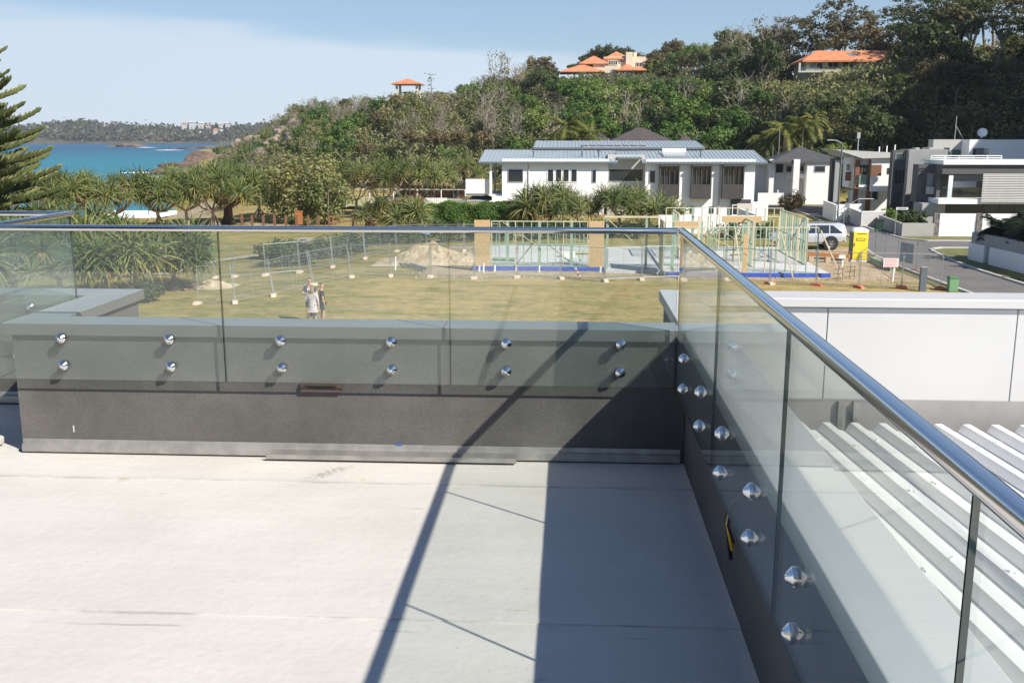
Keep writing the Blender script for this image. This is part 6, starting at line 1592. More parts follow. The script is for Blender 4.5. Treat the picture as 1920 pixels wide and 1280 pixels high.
def one_mesh(kind, seed, leaf, bark):
    mb, V, Fc = tree_mesh(kind, seed); n = len(mb.v)
    vs = mb.v + [tuple(p) for p in V]; fs = mb.f + [tuple(int(i) + n for i in f) for f in Fc]
    return mesh_of(kind, vs, fs, [M[bark], M[leaf]], [0] * len(mb.f) + [1] * len(Fc))
HM = {}
for kind, leaf, bark, nv in (('broad', 'leaf_green', 'bark', 4), ('broad', 'leaf_dark', 'bark', 4), ('broad', 'leaf_brown', 'bark', 3), ('scrub', 'leaf_olive', 'bark', 4), ('scrub', 'leaf_green', 'bark', 3), ('bare', 'leaf_olive', 'twig', 4)):
    HM[kind + leaf] = [one_mesh(kind, 11 * i + len(leaf), leaf, bark) for i in range(nv)]
GUM = []
for i in range(5):
    mb, V, Fc = tree_mesh('gum', 70 + i)
    GUM.append((mesh_of('trunk', mb.v, mb.f, M['bark']), mesh_of('crown', V.tolist(), Fc.tolist(), M['leaf_brown']), mesh_of('crown', V.tolist(), Fc.tolist(), M['leaf_dark'])))
def project(p):
    v = np.array(p) - np.array([0, 0, CAM_H]); w = v @ _fw
    return 960 + F_PX * (v @ _rt) / w, 640 - F_PX * (v @ _up) / w
PROT = [(1044, 1226, 141, 262), (1488, 1632, 163, 177), (1632, 1690, 128, 177), (733, 800, 171, 213), (1018, 1048, 190, 213), (1270, 1322, 140, 256), (1895, 1930, 172, 146), (1842, 1872, 108, 174)]
def room(x, y, z, h, w):
    """how tall a tree may be here without hiding a house the photograph shows"""
    px, py = project((x, y, z + h)); D = math.hypot(x, y); hw = w * F_PX / D * 0.8
    for a, b, lim, dist in PROT:
        if a - hw < px < b + hw and D < dist + 3 and py < lim:
            pb = project((x, y, z))[1]
            return max(0, h * (pb - lim) / (pb - py))
    return h
rh = random.Random(21)
LAB = {'broadleaf_green': ('broadleaf_tree', 'bushy bright green tree in the forest on the hill', 'tree', 'green trees on the hill'),
       'broadleaf_dark': ('broadleaf_tree', 'dense dark green tree in the forest on the hill', 'tree', 'dark trees on the hill'),
       'broadleaf_brown': ('broadleaf_tree', 'brownish green tree in the forest on the hill', 'tree', 'brown green trees on the hill'),
       'scrubleaf_olive': ('scrub_bush', 'low olive green bush in the coastal scrub on the headland', 'bush', 'olive scrub on the headland'),
       'scrubleaf_green': ('scrub_bush', 'low bright green bush in the coastal scrub on the headland', 'bush', 'green scrub on the headland'),
       'bareleaf_olive': ('bare_bush', 'grey twiggy half bare bush on the hillside scrub', 'bush', 'grey bare scrub on the hill')}
cnt = {}
def hill_tree(key, x, y, s, sz=1.0):
    if cnt.get(key, 0) >= 295: return
    base_h = {'bro': 7.2, 'scr': 3.1, 'bar': 3.7}[key[:3]]; z = height(x, y); want = base_h * s * sz
    got = room(x, y, z, want, 3.0 * s)
    if got < want * 0.45: 
        if key[:3] == 'bro' and got > 1.0: key = 'scrubleaf_green'; base_h = 3.1; s = got / base_h; sz = 1.0; got = want = base_h * s
        else: return
    if got < want: f = got / want; s *= f
    n, lb, ct, gr = LAB[key]
    o = put(n, rh.choice(HM[key[:5].rstrip('l').rstrip('e') + key[key.index('leaf'):]] if False else HM[key]), None, (x, y, z - 0.15), rh.uniform(0, 6.28))
    o.scale = (s * rh.uniform(0.85, 1.2), s * rh.uniform(0.85, 1.2), s * sz); tag(o, lb, ct, gr); cnt[key] = cnt.get(key, 0) + 1
inhouse = lambda x, y: any(a - 1.5 < x < b + 1.5 and c - 0.5 < y < d + 1 for a, b, c, d in ((37, 54, 169, 180), (-3, 21, 265, 284), (21, 31, 257, 267), (66, 79, 176, 185), (67, 79, 147, 157), (-37.5, -31, 212, 218), (1, 17, 125, 136), (20, 33, 114, 128), (37, 60, 105, 115)))
az0, az1 = azimuth(405), azimuth(2300)
ring = 0; t_ = 0
while True:
    rings_done = True
    a = az0 + rh.uniform(0, 0.01)
    while a < az1:
        px = 960 + math.tan(a + YAW) * F_PX / math.cos(PITCH)
        db = float(np.interp(a, _AZ, _DB)); dr = float(np.interp(a, _AZ, _DR))
        step_r = float(np.interp(px, [430, 560, 1000, 1500, 2000], [9.5, 8.0, 6.4, 5.2, 5.2])); r0 = db + 1 + ring * step_r
        arc = float(np.interp(px, [430, 1000, 1500], [5.0, 5.2, 5.6]))
        if r0 < dr + 8:
            rings_done = False
            r_ = r0 + rh.uniform(-0.45, 0.45) * step_r; aa = a + rh.uniform(-0.45, 0.45) * arc / r_
            x, y = r_ * math.sin(aa), r_ * math.cos(aa); f = (r_ - db) / (dr - db)
            if not inhouse(x, y) and seaness(x, y) < -7 and hill(x, y) > 0.3:
                u = rh.random(); nz_ = mnoise.noise(Vector((x * 0.03, y * 0.03, 7)))
                if px < 600: key = 'scrubleaf_olive' if u < 0.5 else ('bareleaf_olive' if u < 0.78 else 'scrubleaf_green'); s = rh.uniform(0.75, 1.25)
                elif px < 1000:
                    if nz_ > 0.12: key = 'broadleaf_green' if u < 0.45 else 'scrubleaf_green'; s = rh.uniform(0.5, 0.8) if key[0] == 'b' else rh.uniform(0.9, 1.5)
                    elif nz_ < -0.10: key = 'bareleaf_olive' if u < 0.6 else 'scrubleaf_olive'; s = rh.uniform(0.9, 1.4)
                    else: key = 'scrubleaf_olive' if u < 0.55 else ('scrubleaf_green' if u < 0.8 else 'broadleaf_brown'); s = rh.uniform(0.9, 1.4) if key[0] == 's' else 0.6
                    if 700 < px < 860 and f > 0.8: key = 'scrubleaf_olive'; s = rh.uniform(0.35, 0.6)
                elif px < 1480:
                    if f > 0.72: key = 'broadleaf_brown' if u < 0.6 else 'broadleaf_dark'; s = rh.uniform(0.7, 1.05)
                    else: key = 'broadleaf_green' if u < 0.62 else ('broadleaf_dark' if u < 0.88 else 'bareleaf_olive'); s = rh.uniform(0.75, 1.1) if key[:2] == 'br' else rh.uniform(1.2, 1.7)
                else: key = 'broadleaf_dark' if u < 0.66 else ('broadleaf_green' if u < 0.80 else 'broadleaf_brown'); s = rh.uniform(0.6, 1.3) if px < 1820 else rh.uniform(0.5, 0.85)
                hill_tree(key, x, y, s, rh.uniform(0.85, 1.25))
        a += arc / max(r0, 60)
    ring += 1
    if rings_done or ring > 60: break
# scrub on the low ground between the beach and the headland
for q in range(110):
    px = rh.uniform(395, 590); a = azimuth(px); D_ = rh.uniform(120, 320); x, y = D_ * math.sin(a), D_ * math.cos(a)
    if -60 < seaness(x, y) < -3.5 and hill(x, y) < 3: hill_tree(rh.choice(['scrubleaf_olive', 'scrubleaf_olive', 'scrubleaf_green', 'bareleaf_olive']), x, y, rh.uniform(0.7, 1.25), rh.uniform(0.8, 1.1))
# dead grey trees standing here and there in the forest
for q in range(26):
    px = rh.uniform(880, 1480); a = azimuth(px); D_ = rh.uniform(150, 255); x, y = D_ * math.sin(a), D_ * math.cos(a)
    if not inhouse(x, y): hill_tree('bareleaf_olive', x, y, rh.uniform(1.7, 2.4), rh.uniform(1.0, 1.3))
# the trees standing behind the villa make the skyline there
for q in range(26):
    px = 1075 + q * 10.5 + rh.uniform(-5, 5); D_ = rh.uniform(290, 306); a = azimuth(px); hill_tree('broadleaf_brown' if q % 3 else 'broadleaf_dark', D_ * math.sin(a), D_ * math.cos(a), rh.uniform(0.85, 1.2), rh.uniform(0.9, 1.2))
for q in range(9):
    px = 1226 + q * 11 + rh.uniform(-4, 4); D_ = rh.uniform(268, 282); a = azimuth(px); hill_tree('broadleaf_brown' if q % 2 else 'broadleaf_green', D_ * math.sin(a), D_ * math.cos(a), rh.uniform(0.9, 1.25), 1.1)
# undergrowth filling the gaps between the crowns
C = []
rg = np.random.default_rng(3)
for k in range(9000):
    px = rg.uniform(420, 2060); a = azimuth(px); db = float(np.interp(a, _AZ, _DB)); dr = float(np.interp(a, _AZ, _DR)); r_ = db + (dr + 6 - db) * rg.random()
    x, y = r_ * math.sin(a), r_ * math.cos(a)
    if inhouse(x, y) or seaness(x, y) > -6 or (1455 < px < 1500 and 150 < 0): continue
    hgt = 0.8 if room(x, y, height(x, y), 1.6, 0.5) < 1.5 else 1.6
    C.append(np.array([x, y, height(x, y)]) + rg.normal(size=(8, 3)) * np.array([0.9, 0.9, 0.3]) + np.array([0, 0, hgt * 0.5]))
C = np.concatenate(C); V, Fc = leaf_quads(C, unit(rg.normal(size=C.shape) + np.array([0, -0.4, 0.8])), 0.24, rg)
o = stuff(put('undergrowth', mesh_of('undergrowth', V.tolist(), Fc.tolist(), M['leaf_olive']))); tag(o, 'low mixed undergrowth between the trees of the hill', 'undergrowth')
# tall gums along the ridge on the right
for k, (px, D, s, v) in enumerate(((1478, 196, 0.80, 0), (1500, 190, 0.95, 1), (1530, 188, 1.05, 2), (1556, 192, 1.12, 3), (1575, 188, 1.10, 4), (1612, 192, 1.02, 0), (1640, 190, 1.1, 1), (1662, 184, 1.0, 2), (1700, 182, 1.15, 3), (1722, 178, 1.05, 4), (1748, 184, 1.05, 0), (1775, 180, 1.18, 1), (1800, 176, 1.1, 2), (1828, 182, 1.2, 3), (1850, 176, 1.0, 4), (1876, 182, 0.95, 0), (1960, 165, 0.8, 3), (1685, 164, 0.85, 4), (1720, 160, 0.85, 1), (1760, 160, 0.9, 2), (1800, 156, 0.85, 3), (1850, 156, 0.85, 0))):
    a = azimuth(px); x, y = D * math.sin(a), D * math.cos(a); z = height(x, y)
    if inhouse(x, y): y += 8
    dark = D < 170
    r_ = thing('gum_tree', 'tall spreading gum with dark lower crown on the steep slope' if dark else 'tall bare trunked gum with flat brown green crown on the skyline', 'tree', (x, y, z - 0.2), k * 1.1, 'gums on the slope' if dark else 'gums on the ridge skyline')
    r_.scale = (s * 1.15, s * 1.15, s * (0.9 if dark else 1.0)); put('trunk', GUM[v][0], r_); put('crown', GUM[v][2 if dark else 1], r_)
# single sparse pine on the headland ridge and the odd spiky shrub on the skyline
for px, D, s, lb in ((810, 220, 0.42, 'thin sparse tree beside the orange roofed lookout shelter'), (567, 338, 0.32, 'thin sparse shrub on the skyline of the headland nose'), (502, 372, 0.25, 'tiny sparse shrub on the headland skyline near the sea')):
    a = azimuth(px); x, y = D * math.sin(a), D * math.cos(a)
    r_ = thing('skyline_tree', lb, 'tree', (x, y, height(x, y)), 0.5, 'sparse trees on the headland skyline'); mb = MB(); rr_ = np.random.default_rng(int(px))
    mb.tube([(0, 0, -0.5), (0.1, 0, 7), (0.05, 0.1, 13)], [0.22, 0.16, 0.06], 6, False)
    cen = []
    for q in range(16):
        zz = rr_.uniform(4, 13); an = rr_.uniform(0, 6.28); L_ = rr_.uniform(1.0, 3.6) * (1 if zz > 10 else 0.7); e = (math.cos(an) * L_, math.sin(an) * L_, zz + rr_.uniform(0.2, 0.8)); mb.tube([(0.05, 0, zz), e], [0.07, 0.03], 4, False); cen.append(np.array(e))
    lbuild('trunk', mb, M['bark'], r_); V, Fc = clump_leaves(rr_, cen, rr_.uniform(0.3, 0.8, len(cen)), 20, 0.2, flat=0.5); put('crown', mesh_of('crown', V.tolist(), Fc.tolist(), M['leaf_dark']), r_); r_.scale = (s, s, s)

# ---- palms
def frond_strip(mb, p0, dirv, L_, w, droop, leaflets, rng, mi):
    pts = []; d = Vector(dirv).normalized(); p = Vector(p0); n = 7
    for q in range(n + 1):
        pts.append(p.copy()); d = (d + Vector((0, 0, -droop / n))).normalized(); p = p + d * (L_ / n)
    mb.cur = mi
    mb.tube(pts, [0.03 * (1 - 0.8 * q / n) for q in range(n + 1)], 3, False)
    for q in range(leaflets):
        t = 0.12 + 0.86 * q / leaflets; i = min(n - 1, int(t * n)); c = pts[i].lerp(pts[i + 1], t * n - i); ax = (pts[i + 1] - pts[i]).normalized(); sd = ax.cross(Vector((0, 0, 1)))
        if sd.length < 0.05: sd = Vector((1, 0, 0))
        sd.normalize(); ll = w * math.sin(math.pi * min(1, 0.18 + t * 0.82)) ** 0.7
        for sg_ in (-1, 1):
            e = c + sd * sg_ * ll * 0.8 + ax * ll * 0.55 + Vector((0, 0, -ll * rng.uniform(0.1, 0.5))); wd = ax * 0.05
            mb.add([c - wd, c + wd, e], [(0, 1, 2)])
def palm_meshes(seed, nf=18, L_=2.6, droop=1.5, tr=5.0):
    rng = random.Random(seed); k = MB()
    for q in range(nf):
        a = 2.4 * q; el = rng.uniform(-0.1, 1.2); frond_strip(k, (0, 0, tr), (math.cos(a) * math.cos(el), math.sin(a) * math.cos(el), math.sin(el)), L_ * rng.uniform(0.8, 1.1), 0.65, droop, 26, rng, 0)
    t = MB(); t.tube([(0, 0, -0.3), (0.08, 0.05, tr * 0.5), (0, 0, tr + 0.1)], [0.16, 0.12, 0.10], 8, False)
    return mesh_of('trunk', t.v, t.f, M['bark_pale']), mesh_of('crown', k.v, k.f, M['palm_leaf'])
PALM = [palm_meshes(5), palm_meshes(9, 16, 2.3, 1.8, 4.2)]
for k, (px, Y, s) in enumerate(((1432, 123, 1.05), (1450, 126, 1.15), (1467, 122, 1.2), (1482, 125, 1.25), (1500, 122, 1.15), (1518, 126, 1.05), (1418, 127, 1.0), (1040, 121, 1.25), (1062, 123, 1.35), (1085, 120, 1.3), (1105, 124, 1.2), (1015, 124, 1.15), (860, 128, 1.0), (885, 126, 1.1), (905, 130, 1.0))):
    x = at_y(px, 345, Y).x; lft = px < 1300
    r_ = thing('palm_tree', 'feathery palm behind the ribbed roof of the white house' if lft else 'feathery palm behind the hip roofed house', 'palm', (x, Y, height(x, Y)), k * 0.7, 'palms behind the white house' if lft else 'palms behind the hip roofed house')
    r_.scale = (s, s, s * (1.28 if px > 1000 else 0.8)); put('trunk', PALM[k % 2][0], r_); put('crown', PALM[k % 2][1], r_)
# pale bamboo-like clump beyond the white house roof
def bush(name, label, cat, x, y, rx, ry, h, leaf, seed, per=55, n=30, size=0.11, group=None, bark='bark', stems=5, z0=None):
    rng = np.random.default_rng(seed); z = height(x, y) if z0 is None else z0
    r_ = thing(name, label, cat, (x, y, z), 0, group); mb = MB()
    for q in range(stems):
        a = 6.28 * q / stems; mb.tube([(math.cos(a) * rx * 0.1, math.sin(a) * ry * 0.1, -0.1), (math.cos(a) * rx * 0.3, math.sin(a) * ry * 0.3, h * 0.45), (math.cos(a) * rx * 0.6, math.sin(a) * ry * 0.6, h * 0.8)], [0.05 * h / 2, 0.035 * h / 2, 0.01], 5, False)
    lbuild('stem', mb, M[bark], r_)
    cen = []
    for _ in range(n):
        d = unit(rng.normal(size=(1, 3)))[0]; cen.append(np.array([0, 0, h * 0.52]) + d * np.array([rx, ry, h * 0.42]) * rng.uniform(0.45, 1.0))
    V, Fc = clump_leaves(rng, cen, rng.uniform(0.16, 0.34, n) * (rx + h) / 2 * 0.9, per, size)
    put('foliage', mesh_of('foliage', V.tolist(), Fc.tolist(), M[leaf]), r_); return r_
for k, (px, Y) in enumerate(((1225, 124), (1248, 123), (1290, 122), (1315, 124), (1340, 123))):
    x = at_y(px, 345, Y).x; bush('bamboo_clump', 'pale yellow green bamboo clump behind the white house roof', 'bamboo', x, Y, 1.6, 1.4, 6.6 + (k % 2) * 0.5, 'palm_leaf', 40 + k, 70, 36, 0.2, 'bamboo behind the white house')

# ---- pandanus
def pan_head(seed, nleaf=40, L_=1.15, fruit=False):
    rng = random.Random(seed); k = MB()
    for q in range(nleaf):
        t = q / nleaf; a = 2.4 * q + rng.uniform(-0.2, 0.2); el = 1.35 - 1.75 * t + rng.uniform(-0.12, 0.12)
        ln = L_ * rng.uniform(0.8, 1.15) * (0.75 + 0.5 * math.sin(math.pi * (0.25 + 0.6 * t))); w = 0.042 * rng.uniform(0.8, 1.2); n = 5
        d = Vector((math.cos(a) * math.cos(el), math.sin(a) * math.cos(el), math.sin(el))); p = Vector((0, 0, 0.10 - 0.22 * t)) + Vector((math.cos(a), math.sin(a), 0)) * 0.05
        sd = Vector((-math.sin(a), math.cos(a), 0)); vs = []; g = rng.uniform(0.9, 1.7) + 0.6 * t
        for s in range(n + 1):
            u = s / n; ww = w * (1 - u ** 2.2) + 0.003; nrm = sd.cross(d)
            vs += [p - sd * ww + nrm * ww * 0.5, p, p + sd * ww + nrm * ww * 0.5]
            d = (d + Vector((0, 0, -g / n * (0.35 + 1.1 * u)))).normalized(); p = p + d * ln / n
        k.cur = (3 if rng.random() < 0.7 else 2) if t > 0.86 else (2 if t > 0.66 and rng.random() < 0.45 else (1 if rng.random() < 0.4 else 0))
        fs = []
        for s in range(n):
            for e in (0, 1): fs.append((s * 3 + e, s * 3 + e + 1, s * 3 + e + 4, s * 3 + e + 3))
        k.add(vs, fs)
    return mesh_of('leaf_head', k.v, k.f, [M['pan_green'], M['pan_blue'], M['pan_yellow'], M['pan_dead']], k.m)
HEADS = [pan_head(i, 44) for i in range(5)]
fm_ = MB(); fm_.lathe([(0.04, -0.14), (0.11, -0.08), (0.13, 0.0), (0.11, 0.08), (0.04, 0.14)], (0, 0, 0), (0, 0, 1), 10); FRUIT = mesh_of('fruit', fm_.v, fm_.f, M['fruit'])
def pandanus(label, x, y, H, R, nheads, seed, hs=1.0, group=None, bark='bark_pale', roots=True, trunk_r=0.13, fruit=0, z=None, low=0.45):
    rng = random.Random(seed); z = height(x, y) if z is None else z
    r_ = thing('pandanus_tree', label, 'pandanus', (x, y, z), 0, group); mb = MB(); fork = Vector((rng.uniform(-0.2, 0.2), rng.uniform(-0.2, 0.2), H * 0.30))
    mb.tube([(0, 0, -0.2), fork * 0.5, fork], [trunk_r * 1.25, trunk_r, trunk_r * 0.9], 8, False)
    if roots:
        for q in range(7):
            a = 6.28 * q / 7 + rng.uniform(-0.2, 0.2); mb.tube([fork * rng.uniform(0.5, 0.95), (math.cos(a) * 0.35, math.sin(a) * 0.35, H * 0.12), (math.cos(a) * 0.62, math.sin(a) * 0.62, -0.2)], trunk_r * 0.28, 5, False)
    nl = max(4, nheads // 5); k_ = 0; hd = []
    for q in range(nl):
        a = 6.28 * (q + rng.uniform(-0.3, 0.3)) / nl; s = R * rng.uniform(0.45, 0.62); m1 = Vector((math.cos(a) * s, math.sin(a) * s, H * rng.uniform(0.45, 0.68)))
        mb.tube([fork, fork.lerp(m1, 0.5) + Vector((0, 0, -0.06 * H)), m1], [trunk_r * 0.6, trunk_r * 0.5, trunk_r * 0.42], 6, False)
        for j in range(nheads // nl + (1 if q < nheads % nl else 0)):
            a2 = a + rng.uniform(-1.0, 1.0); s2 = R * math.sqrt(rng.uniform(0.12, 1.0)); e = Vector((math.cos(a2) * s2, math.sin(a2) * s2, 0)); e.z = H * (low + (0.97 - low) * math.sqrt(max(0.0, 1 - (s2 / (R * 1.04)) ** 2)) ** 0.8 * rng.uniform(0.82, 1.03))
            mb.tube([m1, m1.lerp(e, 0.55) + Vector((0, 0, -0.05 * H)), e], [trunk_r * 0.36, trunk_r * 0.3, trunk_r * 0.26], 5, False); hd.append((e, (e - m1).normalized()))
    lbuild('trunk', mb, M[bark], r_)
    for e, d in hd:
        o = put('leaf_head', rng.choice(HEADS), r_, e); tilt = Vector((d.x * 0.7, d.y * 0.7, 1)).normalized(); qn = tilt.to_track_quat('Z', 'Y'); o.rotation_euler = (qn @ Matrix.Rotation(rng.uniform(0, 6.28), 4, 'Z').to_quaternion()).to_euler(); f = hs * rng.choice([rng.uniform(0.65, 0.9), rng.uniform(0.9, 1.3)]); o.scale = (f, f, f)
    for e, d in hd[:fruit]: put('fruit', FRUIT, r_, e + Vector((d.x * 0.25, -0.3, -0.2)))
    return r_
near = [(30, 560, 3.54, 2.90, 34, 'big leafy pandanus against the glass at the terrace corner'), (112, 548, 3.33, 2.70, 32, 'pandanus with drooping yellow skirts behind the terrace glass return'), (195, 545, 3.13, 2.60, 30, 'pandanus with orange fruit beside the terrace parapet corner'), (262, 540, 2.92, 2.40, 26, 'pandanus with a pale leaning trunk beyond the parapet corner'), (330, 528, 2.65, 2.20, 26, 'low spreading pandanus hanging over the park lawn'), (70, 500, 3.40, 2.80, 26, 'tall pandanus in the second row under the pine'), (160, 492, 3.26, 2.60, 26, 'second row pandanus between the terrace and the beach')]
for q, (px, py, H, R, nh, lb) in enumerate(near):
    p = on_ground(px, py); pandanus(lb, p.x, p.y, H, R, nh, 300 + q, 1.02, 'pandanus below the terrace', fruit=2 if q in (0, 1, 2, 4) else 0, low=0.24)
dune = [(130, 426, 4.70, 3.40, 48, 'dune pandanus nearest the tall pine'), (218, 424, 4.45, 2.90, 41, 'dune pandanus with drooping dead skirts on a single pale trunk'), (300, 421, 4.70, 3.00, 48, 'dune pandanus with a slim pale trunk before the white wash'), (352, 419, 4.70, 3.00, 38, 'dune pandanus with a tangle of pale prop roots'), (402, 417, 4.79, 2.90, 35, 'dune pandanus with open pale branches beside the thick trunk'), (428, 412, 5.04, 3.30, 54, 'dune pandanus on a thick dark flared trunk'), (486, 399, 4.20, 2.60, 32, 'small dune pandanus with low forked roots on the lawn'), (60, 430, 4.54, 3.00, 35, 'dune pandanus under the pine boughs')]
for q, (px, py, H, R, nh, lb) in enumerate(dune):
    p = on_ground(px, py); pandanus(lb, p.x, p.y, H, R, nh, 340 + q, 1.0, 'pandanus along the dune', bark='bark_dark' if q == 5 else 'bark_pale', trunk_r=0.42 if q == 5 else 0.15, low=0.36)
mid = [(715, 401, 5.4, 3.2, 34, 'rounded pandanus grove edge beside the picket fence'), (765, 402, 5.3, 3.0, 32, 'rounded pandanus with a pale forked trunk beside the court'), (812, 396, 4.9, 2.6, 24, 'pandanus in front of the thatched huts'), (628, 396, 5.2, 2.4, 18, 'sparse dark limbed pandanus beside the round coastal tree'), (668, 396, 5.0, 2.4, 18, 'pandanus behind the rail fence'), (858, 372, 4.8, 3.0, 26, 'pandanus beside the thatched huts and the white balcony'), (885, 368, 4.4, 2.4, 16, 'pandanus close behind the white balcony')]
for q, (px, py, H, R, nh, lb) in enumerate(mid):
    p = on_ground(px, py); pandanus(lb, p.x, p.y, H, R, nh, 380 + q, 0.95, 'pandanus round the court', low=0.45)
for q, (px, py, H, R, nh, lb) in enumerate(((1035, 424, 3.2, 2.5, 36, 'mounded pandanus thicket before the white house below its long window'), (1000, 426, 2.1, 1.7, 16, 'low pandanus clump at the end of the hedge'), (1085, 425, 2.2, 1.9, 18, 'pandanus clump between the two big thickets'), (1162, 424, 3.0, 2.4, 34, 'mounded pandanus thicket before the recessed wall of the white house'), (1215, 425, 2.3, 1.8, 16, 'pandanus clump touching the white garden wall'), (1250, 428, 1.7, 1.3, 10, 'little pandanus tuft by the white garden wall'), (700, 428, 1.9, 1.6, 12, 'yellowish pandanus tuft by the rail fence'), (735, 429, 2.2, 1.8, 14, 'yellow green pandanus clump before the picket fence'), (772, 429, 2.0, 1.6, 12, 'yellow green pandanus clump at the hedge end'))):
    p = on_ground(px, py); pandanus(lb, p.x, p.y, H, R, nh, 420 + q, 1.0, 'pandanus clumps by the white house', low=0.2, roots=False)
# spiky agave-like blue plant on the dune
p = on_ground(182, 416); pandanus('blue grey spiky shrub among the dune pandanus', p.x, p.y, 3.2, 1.8, 10, 470, 0.9, 'pandanus along the dune')

# ---- round coastal trees, shrubs, hedge
p = on_ground(575, 410); bush('coastal_tree', 'big round olive coastal tree on the dune lawn', 'tree', p.x, p.y, 3.9, 3.2, 6.6, 'leaf_coast', 501, 70, 70, 0.17, 'coastal trees on the lawn')
p = on_ground(615, 414); bush('coastal_tree', 'grey green coastal tree standing before the big round one', 'tree', p.x, p.y, 2.2, 2.0, 4.6, 'leaf_coast', 502, 60, 44, 0.14, 'coastal trees on the lawn')
p = on_ground(530, 402); bush('coastal_tree', 'dark shrubby coastal tree at the edge of the dune lawn', 'tree', p.x, p.y, 2.6, 2.2, 4.4, 'leaf_shrub', 503, 60, 44, 0.14, 'coastal trees on the lawn')
for q, (px, py, rx, h_, leaf, lb) in enumerate(((535, 492, 1.5, 1.7, 'leaf_shrub', 'dark rounded shrub behind the leaning fence near the path'), (575, 490, 1.4, 1.5, 'leaf_shrub', 'rounded shrub beside the dark one behind the fence'), (625, 478, 1.9, 1.6, 'leaf_shrub', 'wide shrub behind the back fence line'), (672, 468, 1.8, 1.5, 'leaf_shrub', 'shrub behind the back fence before the rail fence'), (500, 478, 0.9, 1.0, 'leaf_olive', 'small olive shrub on the lawn by the path'), (720, 455, 2.0, 1.4, 'leaf_shrub', 'low dark shrub before the yellow pandanus clumps'), (775, 452, 2.2, 1.5, 'leaf_shrub', 'low dark shrub behind the sand heap'), (835, 450, 2.4, 1.6, 'leaf_shrub', 'low dark shrub below the hedge'), (900, 449, 2.4, 1.5, 'leaf_shrub', 'low dark shrub behind the strand board panel'), (975, 448, 2.6, 1.5, 'leaf_shrub', 'low dark shrub seen through the front wall frame'), (1050, 446, 2.6, 1.5, 'leaf_shrub', 'low dark shrub seen through the frame studs'), (1120, 446, 2.4, 1.4, 'leaf_shrub', 'low dark shrub seen through the garage bay'), (1185, 446, 2.4, 1.4, 'leaf_shrub', 'low dark shrub behind the garage bay post'), (1385, 447, 2.3, 1.3, 'leaf_coast', 'yellow green shrub seen through the road side frames'), (1440, 447, 1.8, 1.2, 'leaf_coast', 'yellow green shrub behind the parked car bonnet'), (565, 418, 1.7, 0.9, 'leaf_olive', 'low olive shrub on the dune lawn by the park sign'), (270, 555, 0.9, 1.0, 'leaf_shrub', 'small green shrub at the foot of the terrace wall'))):
    p = on_ground(px, py); bush('shrub', lb, 'shrub', p.x, p.y, rx, rx * 0.8, h_, leaf, 520 + q, 60, 34, 0.085, 'shrubs round the site')
# clipped hedge
rg = np.random.default_rng(8); hx0, hx1 = at_y(776, 345, 85).x, at_y(1005, 345, 85).x
n = 26000; face = rg.random(n)
C = np.stack([rg.uniform(hx0, hx1, n), np.where(face < 0.55, 84 + rg.normal(0, 0.07, n), rg.uniform(84, 85.6, n)), np.where(face < 0.55, rg.uniform(0, 1.85, n), 1.85 + rg.normal(0, 0.05, n))], 1)
C[:, 2] += 0.12 * np.sin(C[:, 0] * 1.7) * (C[:, 2] / 1.85) + 0.07 * np.sin(C[:, 0] * 4.1); C[:, 1] += 0.12 * np.sin(C[:, 0] * 2.3 + C[:, 2] * 2)
Nn = unit(np.where((face < 0.55)[:, None], np.array([[0, -1, 0.35]]), np.array([[0, -0.2, 1]])) + rg.normal(size=(n, 3)) * 0.6)
V, Fc = leaf_quads(C, Nn, 0.075, rg); hd_ = thing('hedge', 'long clipped bright green hedge before the white house', 'hedge', ((hx0 + hx1) / 2, 84.8, 0)); base = np.array([(hx0 + hx1) / 2, 84.8, 0])
put('foliage', mesh_of('foliage', (V - base).tolist(), Fc.tolist(), M['leaf_hedge']), hd_); k = MB(); k.box(hx0 + 0.15, hx1 - 0.15, 84.25, 85.4, 0, 1.6); build('branches', k, M['leaf_shrub'], hd_)
# street trees and garden plants
for q, (px, py, rx, h_, leaf, lb) in enumerate(((1436, 372, 2.1, 4.6, 'leaf_shrub', 'dark street tree beside the white house gable'), (1482, 374, 1.5, 2.6, 'leaf_coast', 'yellow green shrub tree before the hip roofed house'), (1526, 374, 1.8, 3.6, 'leaf_shrub', 'dark leafy street tree before the hip roofed house'), (1562, 376, 1.5, 4.2, 'leaf_hedge', 'green street tree beside the skillion house'), (1455, 376, 1.4, 1.6, 'leaf_shrub', 'low dark garden bush beside the back wall'), (1505, 377, 1.8, 1.6, 'leaf_shrub', 'low dark garden bush in the verge bed'))):
    p = on_ground(px, py); bush('street_tree', lb, 'tree', p.x, p.y, rx, rx * 0.9, h_, leaf, 560 + q, 55, 34, 0.15, 'street trees')
p = on_ground(1483, 402); bush('red_shrub', 'red tinged leafy shrub behind the white garden wall', 'shrub', p.x, p.y, 1.2, 1.0, 2.3, 'leaf_red', 571, 60, 30, 0.11)
for px, py, rx, h_, lb in ((1685, 428, 1.6, 1.5, 'bright green clipped bush behind the grey corner wall'), (1720, 430, 1.3, 1.5, 'dark clipped bush beside the grey house entry'), (1737, 431, 0.6, 0.7, 'small dark ball shrub by the stone pier'), (1600, 400, 0.8, 1.5, 'small pale shrub behind the white street wall')):
    p = on_ground(px, py); bush('garden_bush', lb, 'bush', p.x, p.y + 1.5, rx, rx * 0.8, h_, 'leaf_hedge' if px < 1700 else 'leaf_shrub', int(px), 60, 30, 0.1, 'bushes in the street gardens')
CY = [palm_meshes(31, 26, 1.5, 1.3, 0.5), palm_meshes(33, 22, 1.7, 1.5, 0.7)]
M['cycad'] = leaf_mat('cycad_leaf', (0.008, 0.018, 0.008), (0.016, 0.030, 0.011), (0.035, 0.055, 0.018), scale=1.0)
